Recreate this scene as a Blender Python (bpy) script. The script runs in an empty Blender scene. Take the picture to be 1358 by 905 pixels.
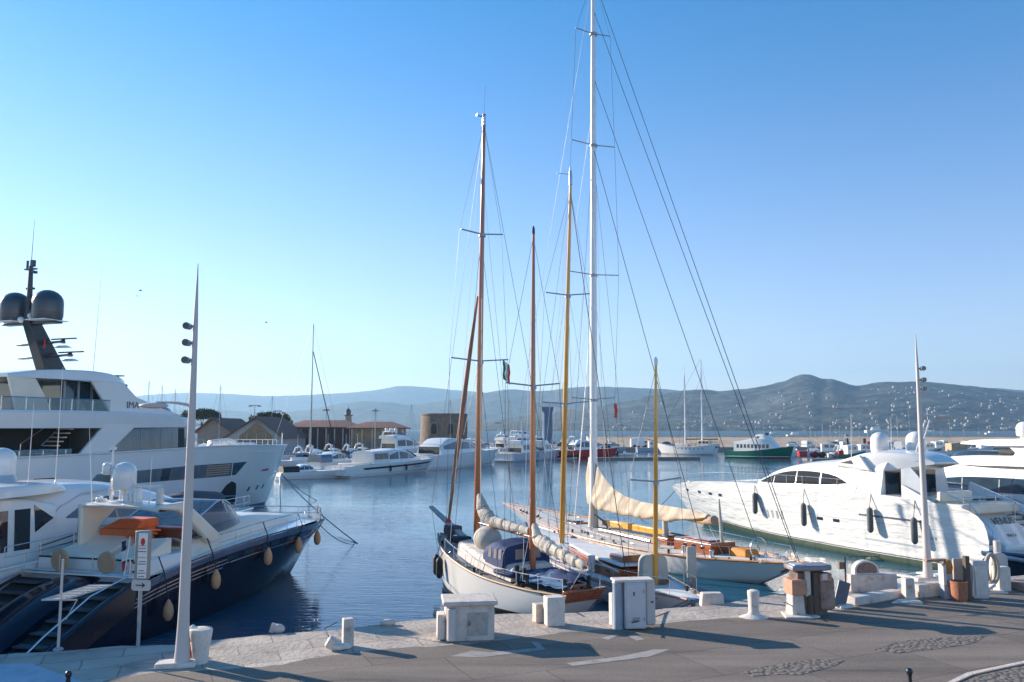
import bpy, math, random
import numpy as np
from mathutils import Vector, Matrix
random.seed(7)
R = math.radians
S = bpy.context.scene
COL = S.collection

# ------------------------------------------------------------ camera
CAMH = 5.3; FPX = 1100.0; TH = math.atan(116.5 / FPX)
cam = bpy.data.cameras.new('camera'); camo = bpy.data.objects.new('camera', cam); COL.objects.link(camo)
camo.location = (0, 0, CAMH); camo.rotation_euler = (math.pi / 2 + TH, 0, 0)
cam.sensor_width = 36; cam.lens = FPX / 1358 * 36
cam.clip_start = 0.3; cam.clip_end = 40000
S.camera = camo
# ------------------------------------------------------------ sky, sun, exposure
SUN_AZ = math.atan2(-0.866, 0.5)      # measured from +Y towards +X (negative = left)
SUN_EL = R(19)
w = bpy.data.worlds.new('World'); S.world = w; w.use_nodes = True
nt = w.node_tree; nt.nodes.clear()
out = nt.nodes.new('ShaderNodeOutputWorld'); bg = nt.nodes.new('ShaderNodeBackground')
sky = nt.nodes.new('ShaderNodeTexSky'); sky.sky_type = 'NISHITA'; sky.sun_disc = False
sky.sun_elevation = SUN_EL; sky.sun_rotation = SUN_AZ
sky.air_density = 1.0; sky.dust_density = 0.05; sky.ozone_density = 2.2; sky.altitude = 0
hs = nt.nodes.new('ShaderNodeHueSaturation'); hs.inputs['Saturation'].default_value = 1.52; hs.inputs['Hue'].default_value = .491
tn = nt.nodes.new('ShaderNodeMix'); tn.data_type = 'RGBA'; tn.blend_type = 'MULTIPLY'; tn.inputs[0].default_value = 1; tn.inputs[7].default_value = (.97, .925, 1.05, 1)
nt.links.new(sky.outputs[0], hs.inputs['Color']); h2 = nt.nodes.new('ShaderNodeHueSaturation'); h2.inputs['Saturation'].default_value = .85; h2.inputs['Hue'].default_value = .516; nt.links.new(sky.outputs[0], h2.inputs['Color'])
tcw = nt.nodes.new('ShaderNodeTexCoord'); sx = nt.nodes.new('ShaderNodeSeparateXYZ'); nt.links.new(tcw.outputs['Generated'], sx.inputs[0])
mrw = nt.nodes.new('ShaderNodeMapRange'); mrw.inputs[1].default_value = -.02; mrw.inputs[2].default_value = .55; nt.links.new(sx.outputs['Z'], mrw.inputs[0])
mw = nt.nodes.new('ShaderNodeMix'); mw.data_type = 'RGBA'; nt.links.new(mrw.outputs[0], mw.inputs[0]); nt.links.new(h2.outputs[0], mw.inputs[6]); nt.links.new(hs.outputs[0], mw.inputs[7])
nt.links.new(mw.outputs[2], tn.inputs[6]); nt.links.new(tn.outputs[2], bg.inputs[0]); bg.inputs[1].default_value = 0.095
nt.links.new(bg.outputs[0], out.inputs[0])
sl = bpy.data.lights.new('sun', 'SUN'); sl.energy = 5.0; sl.angle = R(0.5); sl.color = (1, 0.88, 0.74)
so = bpy.data.objects.new('sun', sl); COL.objects.link(so)
sd = Vector((math.sin(SUN_AZ) * math.cos(SUN_EL), math.cos(SUN_AZ) * math.cos(SUN_EL), math.sin(SUN_EL)))
so.rotation_euler = sd.to_track_quat('Z', 'Y').to_euler()
S.view_settings.view_transform = 'Standard'; S.view_settings.look = 'None'
S.view_settings.exposure = 1.12; S.view_settings.gamma = 1
S.render.engine = 'CYCLES'

# ------------------------------------------------------------ measuring helpers (pixel of the survey photo -> world)
_c, _s = math.cos(TH), math.sin(TH)
def ray(px, py):
    u = (px - 679) / FPX; v = (452.5 - py) / FPX
    return (u, _c - v * _s, _s + v * _c)
def G(px, py, z=0.0):
    d = ray(px, py); k = (z - CAMH) / d[2]
    return Vector((d[0] * k, d[1] * k, z))
def D(px, py, y):
    d = ray(px, py); k = y / d[1]
    return Vector((d[0] * k, y, CAMH + d[2] * k))
WL = -1.15
class Frame:
    def __init__(self, O, h):
        n = math.hypot(*h); self.O = O; self.h = (h[0] / n, h[1] / n); self.l = (-self.h[1], self.h[0])
        self.ang = math.atan2(self.h[1], self.h[0])
    def P(self, px, py, yl):
        d = ray(px, py); l = self.l
        k = (yl + self.O[0] * l[0] + self.O[1] * l[1]) / (d[0] * l[0] + d[1] * l[1])
        X = d[0] * k - self.O[0]; Y = d[1] * k - self.O[1]
        return (X * self.h[0] + Y * self.h[1], CAMH + d[2] * k - WL)
    def T(self, pts, yl): return [self.P(a, b, yl) for a, b in pts]

# ------------------------------------------------------------ materials
MC = {}
def M(name, col=(.8, .8, .8), rough=.5, metal=0., var=.12, scale=3., bump=0., bscale=None, coat=0., spec=.5, dirt=None, stretch=(1, 1, 1)):
    if name in MC: return MC[name]
    m = bpy.data.materials.new(name); m.use_nodes = True; n = m.node_tree.nodes; L = m.node_tree.links
    p = n['Principled BSDF']
    tc = n.new('ShaderNodeTexCoord'); mp = n.new('ShaderNodeMapping'); mp.inputs['Scale'].default_value = stretch
    L.new(tc.outputs['Object'], mp.inputs[0])
    nz = n.new('ShaderNodeTexNoise'); nz.inputs['Scale'].default_value = scale; nz.inputs['Detail'].default_value = 6; nz.inputs['Roughness'].default_value = .62
    L.new(mp.outputs[0], nz.inputs[0])
    cr = n.new('ShaderNodeValToRGB'); e = cr.color_ramp.elements
    a = [max(0, c * (1 - var)) for c in col]; b = [min(1, c * (1 + var)) for c in col]
    if dirt: a = dirt
    e[0].position = .3; e[1].position = .7
    e[0].color = (*a, 1); e[1].color = (*b, 1)
    if dirt:
        e[0].position = .28; k = cr.color_ramp.elements.new(.42); k.color = (*[c * (1 - var * .5) for c in col], 1)
    L.new(nz.outputs[0], cr.inputs[0]); L.new(cr.outputs[0], p.inputs['Base Color'])
    mr = n.new('ShaderNodeMapRange'); mr.inputs[3].default_value = max(.02, rough * .8); mr.inputs[4].default_value = min(1, rough * 1.25 + .02)
    L.new(nz.outputs[0], mr.inputs[0]); L.new(mr.outputs[0], p.inputs['Roughness'])
    p.inputs['Metallic'].default_value = metal; p.inputs['Specular IOR Level'].default_value = spec
    p.inputs['Coat Weight'].default_value = coat; p.inputs['Coat Roughness'].default_value = .05
    if bump:
        n2 = n.new('ShaderNodeTexNoise'); n2.inputs['Scale'].default_value = bscale or scale * 6; n2.inputs['Detail'].default_value = 5
        L.new(mp.outputs[0], n2.inputs[0])
        bp = n.new('ShaderNodeBump'); bp.inputs['Strength'].default_value = min(1, bump); bp.inputs['Distance'].default_value = .02 * max(1, bump)
        L.new(n2.outputs[0], bp.inputs['Height']); L.new(bp.outputs[0], p.inputs['Normal'])
    MC[name] = m; return m
def wavemat(name, col, col2, axis='Z', scale=8, bump=.5, rough=.8, dist=2., bd=.03):
    m = M(name, col, rough, var=.1)
    n = m.node_tree.nodes; L = m.node_tree.links; p = n['Principled BSDF']
    if n.get('wv'): return m
    wv = n.new('ShaderNodeTexWave'); wv.name = 'wv'; wv.bands_direction = axis; wv.inputs['Scale'].default_value = scale
    wv.inputs['Distortion'].default_value = dist; wv.inputs['Detail'].default_value = 3
    L.new(n['Mapping'].outputs[0], wv.inputs[0])
    cr = n.new('ShaderNodeValToRGB'); cr.color_ramp.elements[0].color = (*col2, 1); cr.color_ramp.elements[1].color = (*col, 1); cr.color_ramp.elements[1].position = .35
    L.new(wv.outputs[0], cr.inputs[0])
    L.new(cr.outputs[0], p.inputs['Base Color'])
    bp = n.new('ShaderNodeBump'); bp.inputs['Strength'].default_value = bump; bp.inputs['Distance'].default_value = bd
    L.new(wv.outputs[0], bp.inputs['Height']); L.new(bp.outputs[0], p.inputs['Normal'])
    return m
def alpha_glass(name, tint, a):
    m = bpy.data.materials.new(name); m.use_nodes = True; n = m.node_tree.nodes; L = m.node_tree.links
    p = n['Principled BSDF']; p.inputs['Base Color'].default_value = (*tint, 1); p.inputs['Roughness'].default_value = .03
    p.inputs['Alpha'].default_value = a; MC[name] = m; return m
white = M('gelcoat_white', (.76, .735, .695), .22, var=.035, scale=.6, coat=.5)
white2 = M('deck_white', (.74, .71, .66), .5, var=.08, scale=2, bump=.1)
cream = M('gelcoat_cream', (.80, .70, .56), .3, var=.06, scale=1.5, coat=.3)
greyw = M('gelcoat_grey', (.42, .46, .50), .3, var=.06, coat=.3)
navy = M('gelcoat_navy', (.004, .009, .024), .12, var=.25, scale=.8, coat=.08, spec=.22)
navyt = M('gelcoat_navy_top', (.05, .09, .16), .2, var=.15, scale=.8, coat=1)
black = M('black_rubber', (.012, .013, .015), .6, var=.3)
glass = M('dark_glass', (.015, .022, .032), .04, var=.3, scale=1, coat=.6)
glassb = M('blue_tinted_glass', (.02, .045, .075), .04, var=.3, scale=1, coat=.8)
lglass = M('pale_curtained_glass', (.12, .14, .15), .08, var=.35, scale=.8, coat=.8, stretch=(1, 1, .2))
steel = M('stainless_steel', (.62, .63, .65), .22, .95, var=.1)
greym = M('grey_painted_metal', (.33, .34, .36), .45, .3, var=.15)
darkm = M('dark_mast_paint', (.014, .017, .022), .35, var=.2, coat=.3)
dome = M('dark_blue_grey_dome', (.045, .056, .072), .35, var=.12, coat=.3)
teak = M('teak', (.33, .17, .07), .5, var=.3, scale=2, stretch=(1, 8, 1), bump=.2)
varn = M('varnished_mahogany', (.30, .085, .025), .2, var=.35, scale=2, stretch=(.6, 5, 5), coat=.8)
mastw = M('varnished_mast_red', (.40, .13, .045), .22, var=.3, scale=1.2, stretch=(3, 3, .15), coat=.9)
masty = M('varnished_mast_yellow', (.66, .31, .035), .22, var=.25, scale=1.2, stretch=(3, 3, .15), coat=.9)
mastwh = M('white_painted_mast', (.78, .78, .77), .25, var=.05, coat=.5)
yellow = M('yellow_varnished_spar', (.62, .33, .03), .3, var=.15, scale=1.5, stretch=(.3, 4, 4), coat=.5)
rope = M('pale_rope', (.42, .38, .31), .85, var=.2, scale=20)
wire = M('dark_rigging_wire', (.06, .065, .075), .4, .5, var=.2)
wirel = M('pale_halyard', (.55, .53, .50), .6, var=.1)
canvas = wavemat('beige_sail_cover', (.56, .46, .34), (.49, .39, .28), 'DIAGONAL', .55, .45, dist=6, bd=.09)
canvas2 = M('grey_furled_sail', (.47, .43, .37), .85, var=.2, scale=2.5, bump=2.5, bscale=3.2, stretch=(.6, 1.5, 1.5))
canvas3 = M('cream_furled_sail', (.64, .57, .46), .85, var=.2, scale=3, bump=2.5, bscale=4, stretch=(.6, 1.5, 1.5))
bluec = M('navy_canvas', (.008, .03, .11), .75, var=.35, scale=3, bump=.6, bscale=5)
bluec2 = M('faded_blue_canvas', (.07, .15, .27), .75, var=.3, scale=3, bump=.6, bscale=5)
greyc = M('grey_canvas', (.06, .065, .08), .8, var=.25, scale=2, bump=.5, bscale=4)
beigec = M('beige_canvas', (.46, .42, .35), .8, var=.15, scale=2, bump=.4, bscale=4)
green = M('green_hull_paint', (.0, .13, .07), .3, var=.2, coat=.3)
greenb = M('green_antifouling', (.045, .075, .05), .5, var=.3, scale=4)
red = M('red_paint', (.5, .025, .02), .4, var=.25, scale=4)
orange = M('orange_vinyl', (.62, .14, .04), .4, var=.15, scale=3, bump=.1)
tan = M('tan_fender_cover', (.66, .33, .16), .75, var=.12, scale=8, bump=.3, bscale=60)
tand = M('tan_cushion', (.45, .29, .18), .7, var=.12, scale=5)
stone = M('pale_quay_stone', (.34, .285, .235), .85, var=.25, scale=1.6, bump=1.2, bscale=9, dirt=(.12, .095, .075))
stone2 = M('weathered_stone_block', (.62, .53, .46), .8, var=.16, scale=3, bump=.8, bscale=18, dirt=(.25, .19, .16))
whitest = M('whitewashed_stone', (.68, .61, .54), .75, var=.12, scale=4, bump=.7, bscale=20, dirt=(.34, .28, .24))
lampm = M('lamp_post_paint', (.55, .50, .47), .45, var=.08, scale=1, stretch=(1, 1, .3))
salmon = M('salmon_render', (.55, .27, .18), .85, var=.2, scale=5, bump=.6, bscale=25, dirt=(.28, .14, .1))
brownw = M('weathered_dark_wood', (.12, .085, .06), .85, var=.4, scale=4, stretch=(4, 4, .4), bump=.8)
pinkst = M('pinkish_brown_stone', (.36, .23, .18), .85, var=.35, scale=3, bump=1, bscale=9, dirt=(.16, .09, .065))
copper = M('rusty_wicker', (.40, .16, .09), .8, var=.4, scale=14, stretch=(3, 3, .4), bump=.8)
ocher = M('ochre_stone_wall', (.60, .44, .30), .9, var=.15, scale=.25, bump=.8, bscale=1.4, dirt=(.42, .31, .22))
tower = M('dark_rubble_stone', (.17, .125, .09), .95, var=.4, scale=.7, bump=1.5, bscale=2)
tile = wavemat('brown_roof_tile', (.20, .10, .07), (.11, .055, .045), 'X', 2.5, .6, dist=.5, bd=.08)
woodwall = wavemat('red_brown_board_wall', (.14, .06, .045), (.05, .025, .022), 'X', 1.2, .5, dist=.3)
render_ = M('pale_render', (.42, .42, .42), .8, var=.12, scale=.6)
brush = M('foliage_dark', (.035, .055, .022), .8, var=.5, scale=1.2)
bark = M('pine_bark', (.10, .065, .045), .9, var=.3, scale=3)
cleargl = alpha_glass('clear_balustrade_glass', (.35, .48, .48), .28)
glasscab = M('cabin_glass', (.022, .028, .036), .6, var=.3, scale=1, spec=.03)
cleard = alpha_glass('smoked_windscreen', (.03, .06, .10), .72)

# ------------------------------------------------------------ mesh builder
def interp(pts, x):
    """smooth (hermite) interpolation through (x, v) points sorted by x"""
    n = len(pts)
    if x <= pts[0][0]: return pts[0][1]
    if x >= pts[-1][0]: return pts[-1][1]
    for i in range(n - 1):
        if pts[i][0] <= x <= pts[i + 1][0]: break
    x0, y0 = pts[i]; x1, y1 = pts[i + 1]; h = x1 - x0; dlt = (y1 - y0) / h
    m0 = dlt if i == 0 else 0.5 * (dlt + (y0 - pts[i - 1][1]) / (x0 - pts[i - 1][0]))
    m1 = dlt if i == n - 2 else 0.5 * (dlt + (pts[i + 2][1] - y1) / (pts[i + 2][0] - x1))
    t = (x - x0) / h
    return (2*t**3 - 3*t*t + 1) * y0 + (t**3 - 2*t*t + t) * h * m0 + (-2*t**3 + 3*t*t) * y1 + (t**3 - t*t) * h * m1
def lerp(a, b, t): return a + (b - a) * t
def along(pts, u):
    """point at fraction u of a polyline (by length)"""
    d = [0]
    for a, b in zip(pts, pts[1:]): d.append(d[-1] + math.dist(a, b))
    t = u * d[-1]
    for i in range(len(pts) - 1):
        if t <= d[i + 1] + 1e-9:
            k = (t - d[i]) / max(1e-9, d[i + 1] - d[i])
            return tuple(lerp(p, q, k) for p, q in zip(pts[i], pts[i + 1]))
    return pts[-1]

class MB:
    def __init__(s): s.v = []; s.f = []
    def add(s, vs, fs):
        o = len(s.v); s.v += [tuple(v) for v in vs]; s.f += [tuple(i + o for i in f) for f in fs]; return s
    def box(s, c, d, rz=0, ry=0, rx=0, top=1., topy=None):
        hx, hy, hz = d[0] / 2, d[1] / 2, d[2] / 2; ty = top if topy is None else topy
        vs = [Vector(((-1 if i in (0, 3) else 1) * hx * (top if k else 1), (-1 if i < 2 else 1) * hy * (ty if k else 1), (1 if k else -1) * hz)) for k in (0, 1) for i in range(4)]
        m = Matrix.Rotation(rz, 3, 'Z') @ Matrix.Rotation(ry, 3, 'Y') @ Matrix.Rotation(rx, 3, 'X'); c = Vector(c)
        return s.add([m @ v + c for v in vs], [(3, 2, 1, 0), (4, 5, 6, 7), (0, 1, 5, 4), (1, 2, 6, 5), (2, 3, 7, 6), (3, 0, 4, 7)])
    def tube(s, pts, r, n=8, cap=True, sq=(1, 1)):
        pts = [Vector(p) for p in pts]; k = len(pts); rs = r if isinstance(r, (list, tuple)) else [r] * k
        vs = []; prev = None
        for i, p in enumerate(pts):
            d = (pts[min(i + 1, k - 1)] - pts[max(i - 1, 0)]).normalized()
            a = d.cross(Vector((0, 0, 1)))
            if a.length < .05: a = d.cross(Vector((0, 1, 0)))
            a.normalize()
            if prev is not None and abs(d.z) > .9:
                a = (prev - d * prev.dot(d)).normalized()
            prev = a; b = d.cross(a)
            for j in range(n):
                t = 2 * math.pi * j / n
                vs.append(p + a * math.cos(t) * rs[i] * sq[0] + b * math.sin(t) * rs[i] * sq[1])
        fs = [(i * n + j, i * n + (j + 1) % n, (i + 1) * n + (j + 1) % n, (i + 1) * n + j) for i in range(k - 1) for j in range(n)]
        if cap: fs += [tuple(range(n))[::-1], tuple((k - 1) * n + j for j in range(n))]
        return s.add(vs, fs)
    def lathe(s, c, prof, n=20, sx=1, sy=1):
        vs = [(c[0] + r * sx * math.cos(2 * math.pi * j / n), c[1] + r * sy * math.sin(2 * math.pi * j / n), c[2] + z) for r, z in prof for j in range(n)]
        k = len(prof)
        fs = [(i * n + j, i * n + (j + 1) % n, (i + 1) * n + (j + 1) % n, (i + 1) * n + j) for i in range(k - 1) for j in range(n)]
        fs += [tuple(range(n))[::-1], tuple((k - 1) * n + j for j in range(n))]
        return s.add(vs, fs)
    def ball(s, c, r, n=16, m=10, zs=1, xs=1, ys=1):
        return s.lathe(c, [(max(1e-3, r * math.sin(math.pi * i / m)), -r * zs * math.cos(math.pi * i / m)) for i in range(m + 1)], n, xs, ys)
    def grid(s, P):
        a = len(P); b = len(P[0])
        return s.add([q for row in P for q in row], [(i * b + j, (i + 1) * b + j, (i + 1) * b + j + 1, i * b + j + 1) for i in range(a - 1) for j in range(b - 1)])
    def plate(s, pts, y0, y1):
        """polygon of (x,z) given a real thickness from y0 to y1"""
        n = len(pts)
        return s.add([(x, y0, z) for x, z in pts] + [(x, y1, z) for x, z in pts],
                     [tuple(range(n)), tuple(range(2 * n - 1, n - 1, -1))] + [(i, (i + 1) % n, n + (i + 1) % n, n + i) for i in range(n)])
    def slabz(s, pts, z0, z1):
        n = len(pts)
        return s.add([(x, y, z0) for x, y in pts] + [(x, y, z1) for x, y in pts],
                     [tuple(range(n))[::-1], tuple(range(n, 2 * n))] + [(i, (i + 1) % n, n + (i + 1) % n, n + i) for i in range(n)])
    def build(s, name, mat, parent=None, bevel=0, smooth=40, loc=None, rz=None):
        me = bpy.data.meshes.new(name); me.from_pydata(s.v, [], s.f); me.materials.append(mat)
        import bmesh
        bm = bmesh.new(); bm.from_mesh(me); bmesh.ops.recalc_face_normals(bm, faces=bm.faces); bm.to_mesh(me); bm.free()
        me.polygons.foreach_set('use_smooth', [True] * len(me.polygons)); me.set_sharp_from_angle(angle=R(smooth))
        o = bpy.data.objects.new(name, me); COL.objects.link(o)
        if parent: o.parent = parent
        if loc is not None: o.location = loc
        if rz is not None: o.rotation_euler.z = rz
        if bevel:
            b = o.modifiers.new('bevel', 'BEVEL'); b.width = bevel; b.segments = 2; b.limit_method = 'ANGLE'; b.angle_limit = R(35)
        return o
def tag(o, label=None, cat=None, group=None, kind=None):
    if label: o['label'] = label
    if cat: o['category'] = cat
    if group: o['group'] = group
    if kind: o['kind'] = kind
    return o
def empty(name, loc, rz=0, label=None, cat=None, group=None):
    o = bpy.data.objects.new(name, None); COL.objects.link(o); o.location = loc; o.rotation_euler = (0, 0, rz)
    o.empty_display_size = .2
    return tag(o, label, cat, group)
def boat(name, fr, label, cat, group=None): return empty(name, (fr.O[0], fr.O[1], WL), fr.ang, label, cat, group)
def text(name, body, size, mat, parent, loc, rot, ext=.004):
    c = bpy.data.curves.new(name, 'FONT'); c.body = body; c.size = size; c.extrude = ext; c.align_x = 'CENTER'; c.align_y = 'CENTER'
    t = bpy.data.objects.new(name + '_c', c); me = bpy.data.meshes.new_from_object(t)
    bpy.data.objects.remove(t); bpy.data.curves.remove(c)
    o = bpy.data.objects.new(name, me); me.materials.clear(); me.materials.append(mat); COL.objects.link(o)
    o.parent = parent; o.location = loc; o.rotation_euler = rot; return o

class Hull:
    """x forward, z up from waterline. sheer: [(x,z)]; dk, wl: half-beam plans [(tau, w)]"""
    def __init__(s, xs, xb, xsw, xbw, sheer, dk, wl, zk=-.45, p=1.):
        s.a = (xs, xb, xsw, xbw); s.sheer = sheer; s.dk = dk; s.wl = wl; s.zk = zk; s.p = p
    def sh(s, x): return interp(s.sheer, x)
    def ends(s, z):
        xs, xb, xsw, xbw = s.a; fs = z / s.sh(xs); fb = z / s.sh(xb)
        return lerp(xsw, xs, fs), lerp(xbw, xb, fb if fb > 0 else fb * 2)
    def w(s, tau, z, zt):
        f = z / zt
        a = interp(s.dk, tau); b = interp(s.wl, tau)
        if f >= 0: return lerp(b, a, f ** s.p)
        return b * (1 + f * 1.1)
    def Y(s, x, z):
        a, b = s.ends(z); tau = min(1, max(0, (x - a) / (b - a))); zt = s.sh(lerp(s.a[0], s.a[1], tau))
        return s.w(tau, min(z, zt * 1.02), zt)
    def pt(s, tau, v):
        zt = s.sh(lerp(s.a[0], s.a[1], tau)); z = lerp(s.zk, zt, v); a, b = s.ends(z)
        return (lerp(a, b, tau), s.w(tau, z, zt), z)
    def build(s, mat, parent, N=44, K=12, name='hull'):
        P = []
        for i in range(N + 1):
            t = i / N; t = t + .0 * t
            row = [s.pt(t, j / K) for j in range(K + 1)]
            P.append([(x, y, z) for x, y, z in row[::-1]] + [(x, -y, z) for x, y, z in row])
        m = MB().grid(P); r = P[0]; n = len(r)
        for j in range(K): m.add([r[j], r[j + 1], r[n - 2 - j], r[n - 1 - j]], [(0, 1, 2, 3)])
        return m.build(name, mat, parent, smooth=50)
    def deck(s, mat, parent, drop=.06, N=40, camber=.05, inset=.02, name='deck', t0=0, t1=1):
        P = []
        for i in range(N + 1):
            t = lerp(t0, t1, i / N); x, y, z = s.pt(t, 1); y = max(0, y - inset)
            P.append([(x, y * k, z - drop + camber * (1 - k * k)) for k in (-1, -.6, -.2, .2, .6, 1)])
        return MB().grid(P).build(name, mat, parent)
    def rail_line(s, off=0., t0=0, t1=1, dz=0, N=40, side=1):
        o = []
        for i in range(N + 1):
            x, y, z = s.pt(lerp(t0, t1, i / N), 1); o.append((x, side * max(.0, y + off), z + dz))
        return o
    def toe(s, mat, parent, r=.04, name='toe_rail', dz=0, t0=0, t1=1):
        m = MB()
        for sd_ in (1, -1): m.tube(s.rail_line(0, t0, t1, dz, side=sd_), r, 6)
        return m.build(name, mat, parent)
    def rails(s, parent, h=.6, t0=.05, t1=.97, n=14, off=-.12, r=.014, mid=True, sides=(1, -1), mat=None, name='guard_rail', N=40):
        m = MB()
        for sd_ in sides:
            m.tube(s.rail_line(off, t0, t1, h, N, sd_), r, 5)
            if mid: m.tube(s.rail_line(off, t0, t1, h * .5, N, sd_), r * .6, 4)
            for p in s.rail_line(off, t0, t1, 0, n, sd_): m.tube([p, (p[0], p[1], p[2] + h)], r, 5)
        return m.build(name, mat or steel, parent)

def patch(Yf, side, low, up, name, mat, parent, off=.015, n=24, m=4, loc=None):
    """panel let into a curved side: grid between the low and up lines (x,z), standing 'off' proud with a rim"""
    F = []; B = []
    for i in range(n + 1):
        a = along(low, i / n); b = along(up, i / n); rf = []; rb = []
        for j in range(m + 1):
            x = lerp(a[0], b[0], j / m); z = lerp(a[1], b[1], j / m); y = Yf(x, z)
            rf.append((x, side * (y + off), z)); rb.append((x, side * (y - .03), z))
        F.append(rf); B.append(rb)
    q = MB().grid(F)
    rim = [(F[i][0], B[i][0]) for i in range(n + 1)] + [(F[n][j], B[n][j]) for j in range(1, m + 1)] + [(F[i][m], B[i][m]) for i in range(n - 1, -1, -1)] + [(F[0][j], B[0][j]) for j in range(m - 1, 0, -1)]
    rim.append(rim[0]); q.grid([[a, b] for a, b in rim])
    return q.build(name, mat, parent, smooth=50)

class House:
    """closed superstructure body; low/up: [(x,z)] with common x order; wf: half-width [(x,w)]"""
    def __init__(s, low, up, wf, tum=.12, r=.18, camber=.08):
        s.low = low; s.up = up; s.wf = wf; s.tum = tum; s.r = r; s.c = camber
    def zl(s, x): return interp(s.low, x)
    def zu(s, x): return interp(s.up, x)
    def Y(s, x, z):
        a = s.zl(x); b = s.zu(x); v = min(1, max(0, (z - a) / max(.05, b - a)))
        return interp(s.wf, x) * (1 - s.tum * v)
    def build(s, name, mat, parent, n=30, smooth=50):
        x0 = s.up[0][0]; x1 = s.up[-1][0]; P = []
        for i in range(n + 1):
            x = lerp(x0, x1, i / n); a = s.zl(x); b = s.zu(x); w = interp(s.wf, x); h = b - a; r = min(s.r, h * .7, w * .6)
            wt = w * (1 - s.tum)
            half = [(w, a)] + [(w * (1 - s.tum * v), a + h * v) for v in (.25, .5)] + [(s.Y(x, b - r), b - r)]
            for k in (1, 2, 3, 4):
                t = k * math.pi / 8
                half.append((wt - r + r * math.cos(t), b - r + r * math.sin(t)))
            half += [(.5 * (wt - r), b + s.c * .75 * min(1, h)), (0, b + s.c * min(1, h))]
            P.append([(x, y, z) for y, z in half] + [(x, -y, z) for y, z in half[-2::-1]])
        m = MB().grid(P)
        for row in (P[0], P[-1]): m.add(row, [tuple(range(len(row)))])
        return m.build(name, mat, parent, smooth=smooth)
def dome_mb(m, c, r, h, n=20):
    """radome: cylinder wall with a rounded cap"""
    return m.lathe(c, [(r * .8, 0), (r * .93, .02), (r, .15 * h), (r, h - r * .9)] + [(r * math.cos(t), h - r * .9 + r * .9 * math.sin(t)) for t in (.3, .6, .9, 1.2, 1.45)] + [(.01, h)], n)
def fender(fr_o, x, y, ztop, l, r, mat, parent, name='fender', rail=None):
    m = MB().lathe((x, y, ztop - l), [(.02, 0), (r * .6, r * .25), (r * .95, r * .8), (r, r * 1.3), (r, l - r * 1.3), (r * .95, l - r * .8), (r * .6, l - r * .25), (.03, l)], 14)
    f = m.build(name, mat, parent)
    if rail: MB().tube([(x, y, ztop - .02), rail], .018, 5).build('lanyard', black, f)
    return f
def flag_mb(p, w, h, wave=.08, n=6):
    """hanging, slightly folded cloth"""
    P = []
    for i in range(n + 1):
        u = i / n; P.append([(p[0] - u * w, p[1] + wave * math.sin(u * 7), p[2] - h * v - .25 * w * u) for v in (0, .33, .66, 1)])
    Q = [[(x, y + .015, z) for x, y, z in r] for r in P]
    m = MB().grid(P); m.grid(Q); return m
# ============================================================ SETTING
from mathutils import noise as NZ
def fbm(x, y, sc, oct=4, seed=0):
    v = 0; a = 1; t = 0
    for i in range(oct):
        v += a * NZ.noise(Vector((x * sc, y * sc, seed + i * 7.3))); t += a; a *= .5; sc *= 2.1
    return v / t
# ---- water
wm = bpy.data.materials.new('harbour_water'); wm.use_nodes = True
n = wm.node_tree.nodes; L = wm.node_tree.links; p = n['Principled BSDF']
p.inputs['Base Color'].default_value = (.010, .095, .155, 1); p.inputs['Roughness'].default_value = .0; p.inputs['IOR'].default_value = 1.33
tc = n.new('ShaderNodeTexCoord'); mp = n.new('ShaderNodeMapping'); mp.inputs['Scale'].default_value = (.42, 1.9, 1); mp.inputs['Rotation'].default_value = (0, 0, R(12))
L.new(tc.outputs['Object'], mp.inputs[0])
n1 = n.new('ShaderNodeTexNoise'); n1.inputs['Scale'].default_value = 1.9; n1.inputs['Detail'].default_value = 3; n1.inputs['Roughness'].default_value = .5; n1.inputs['Distortion'].default_value = .6
n2 = n.new('ShaderNodeTexNoise'); n2.inputs['Scale'].default_value = .32; n2.inputs['Detail'].default_value = 2
n3 = n.new('ShaderNodeTexNoise'); n3.inputs['Scale'].default_value = .045; n3.inputs['Detail'].default_value = 3
for k in (n1, n2): L.new(mp.outputs[0], k.inputs[0])
L.new(tc.outputs['Object'], n3.inputs[0])
mr = n.new('ShaderNodeMapRange'); mr.inputs[1].default_value = .35; mr.inputs[2].default_value = .65; mr.inputs[3].default_value = .35; mr.inputs[4].default_value = 1.1
L.new(n3.outputs[0], mr.inputs[0])
b1 = n.new('ShaderNodeBump'); b1.inputs['Distance'].default_value = .026; L.new(mr.outputs[0], b1.inputs['Strength']); L.new(n1.outputs[0], b1.inputs['Height'])
b2 = n.new('ShaderNodeBump'); b2.inputs['Distance'].default_value = .05; b2.inputs['Strength'].default_value = .3; L.new(n2.outputs[0], b2.inputs['Height']); L.new(b1.outputs[0], b2.inputs['Normal'])
L.new(b2.outputs[0], p.inputs['Normal'])
MB().add([(-6800, -200, WL), (6800, -200, WL), (6800, 269, WL), (-6800, 269, WL)], [(0, 1, 2, 3)]).build('water', wm)['kind'] = 'structure'
bw = M('bay_water', (.05, .085, .10), .45, var=.2, scale=.004, bump=1, bscale=.4, stretch=(.3, 1, 1))
MB().add([(-6800, 269, WL), (6800, 269, WL), (6800, 9600, WL), (-6800, 9600, WL)], [(0, 1, 2, 3)]).build('bay_water', bw)['kind'] = 'structure'
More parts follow.
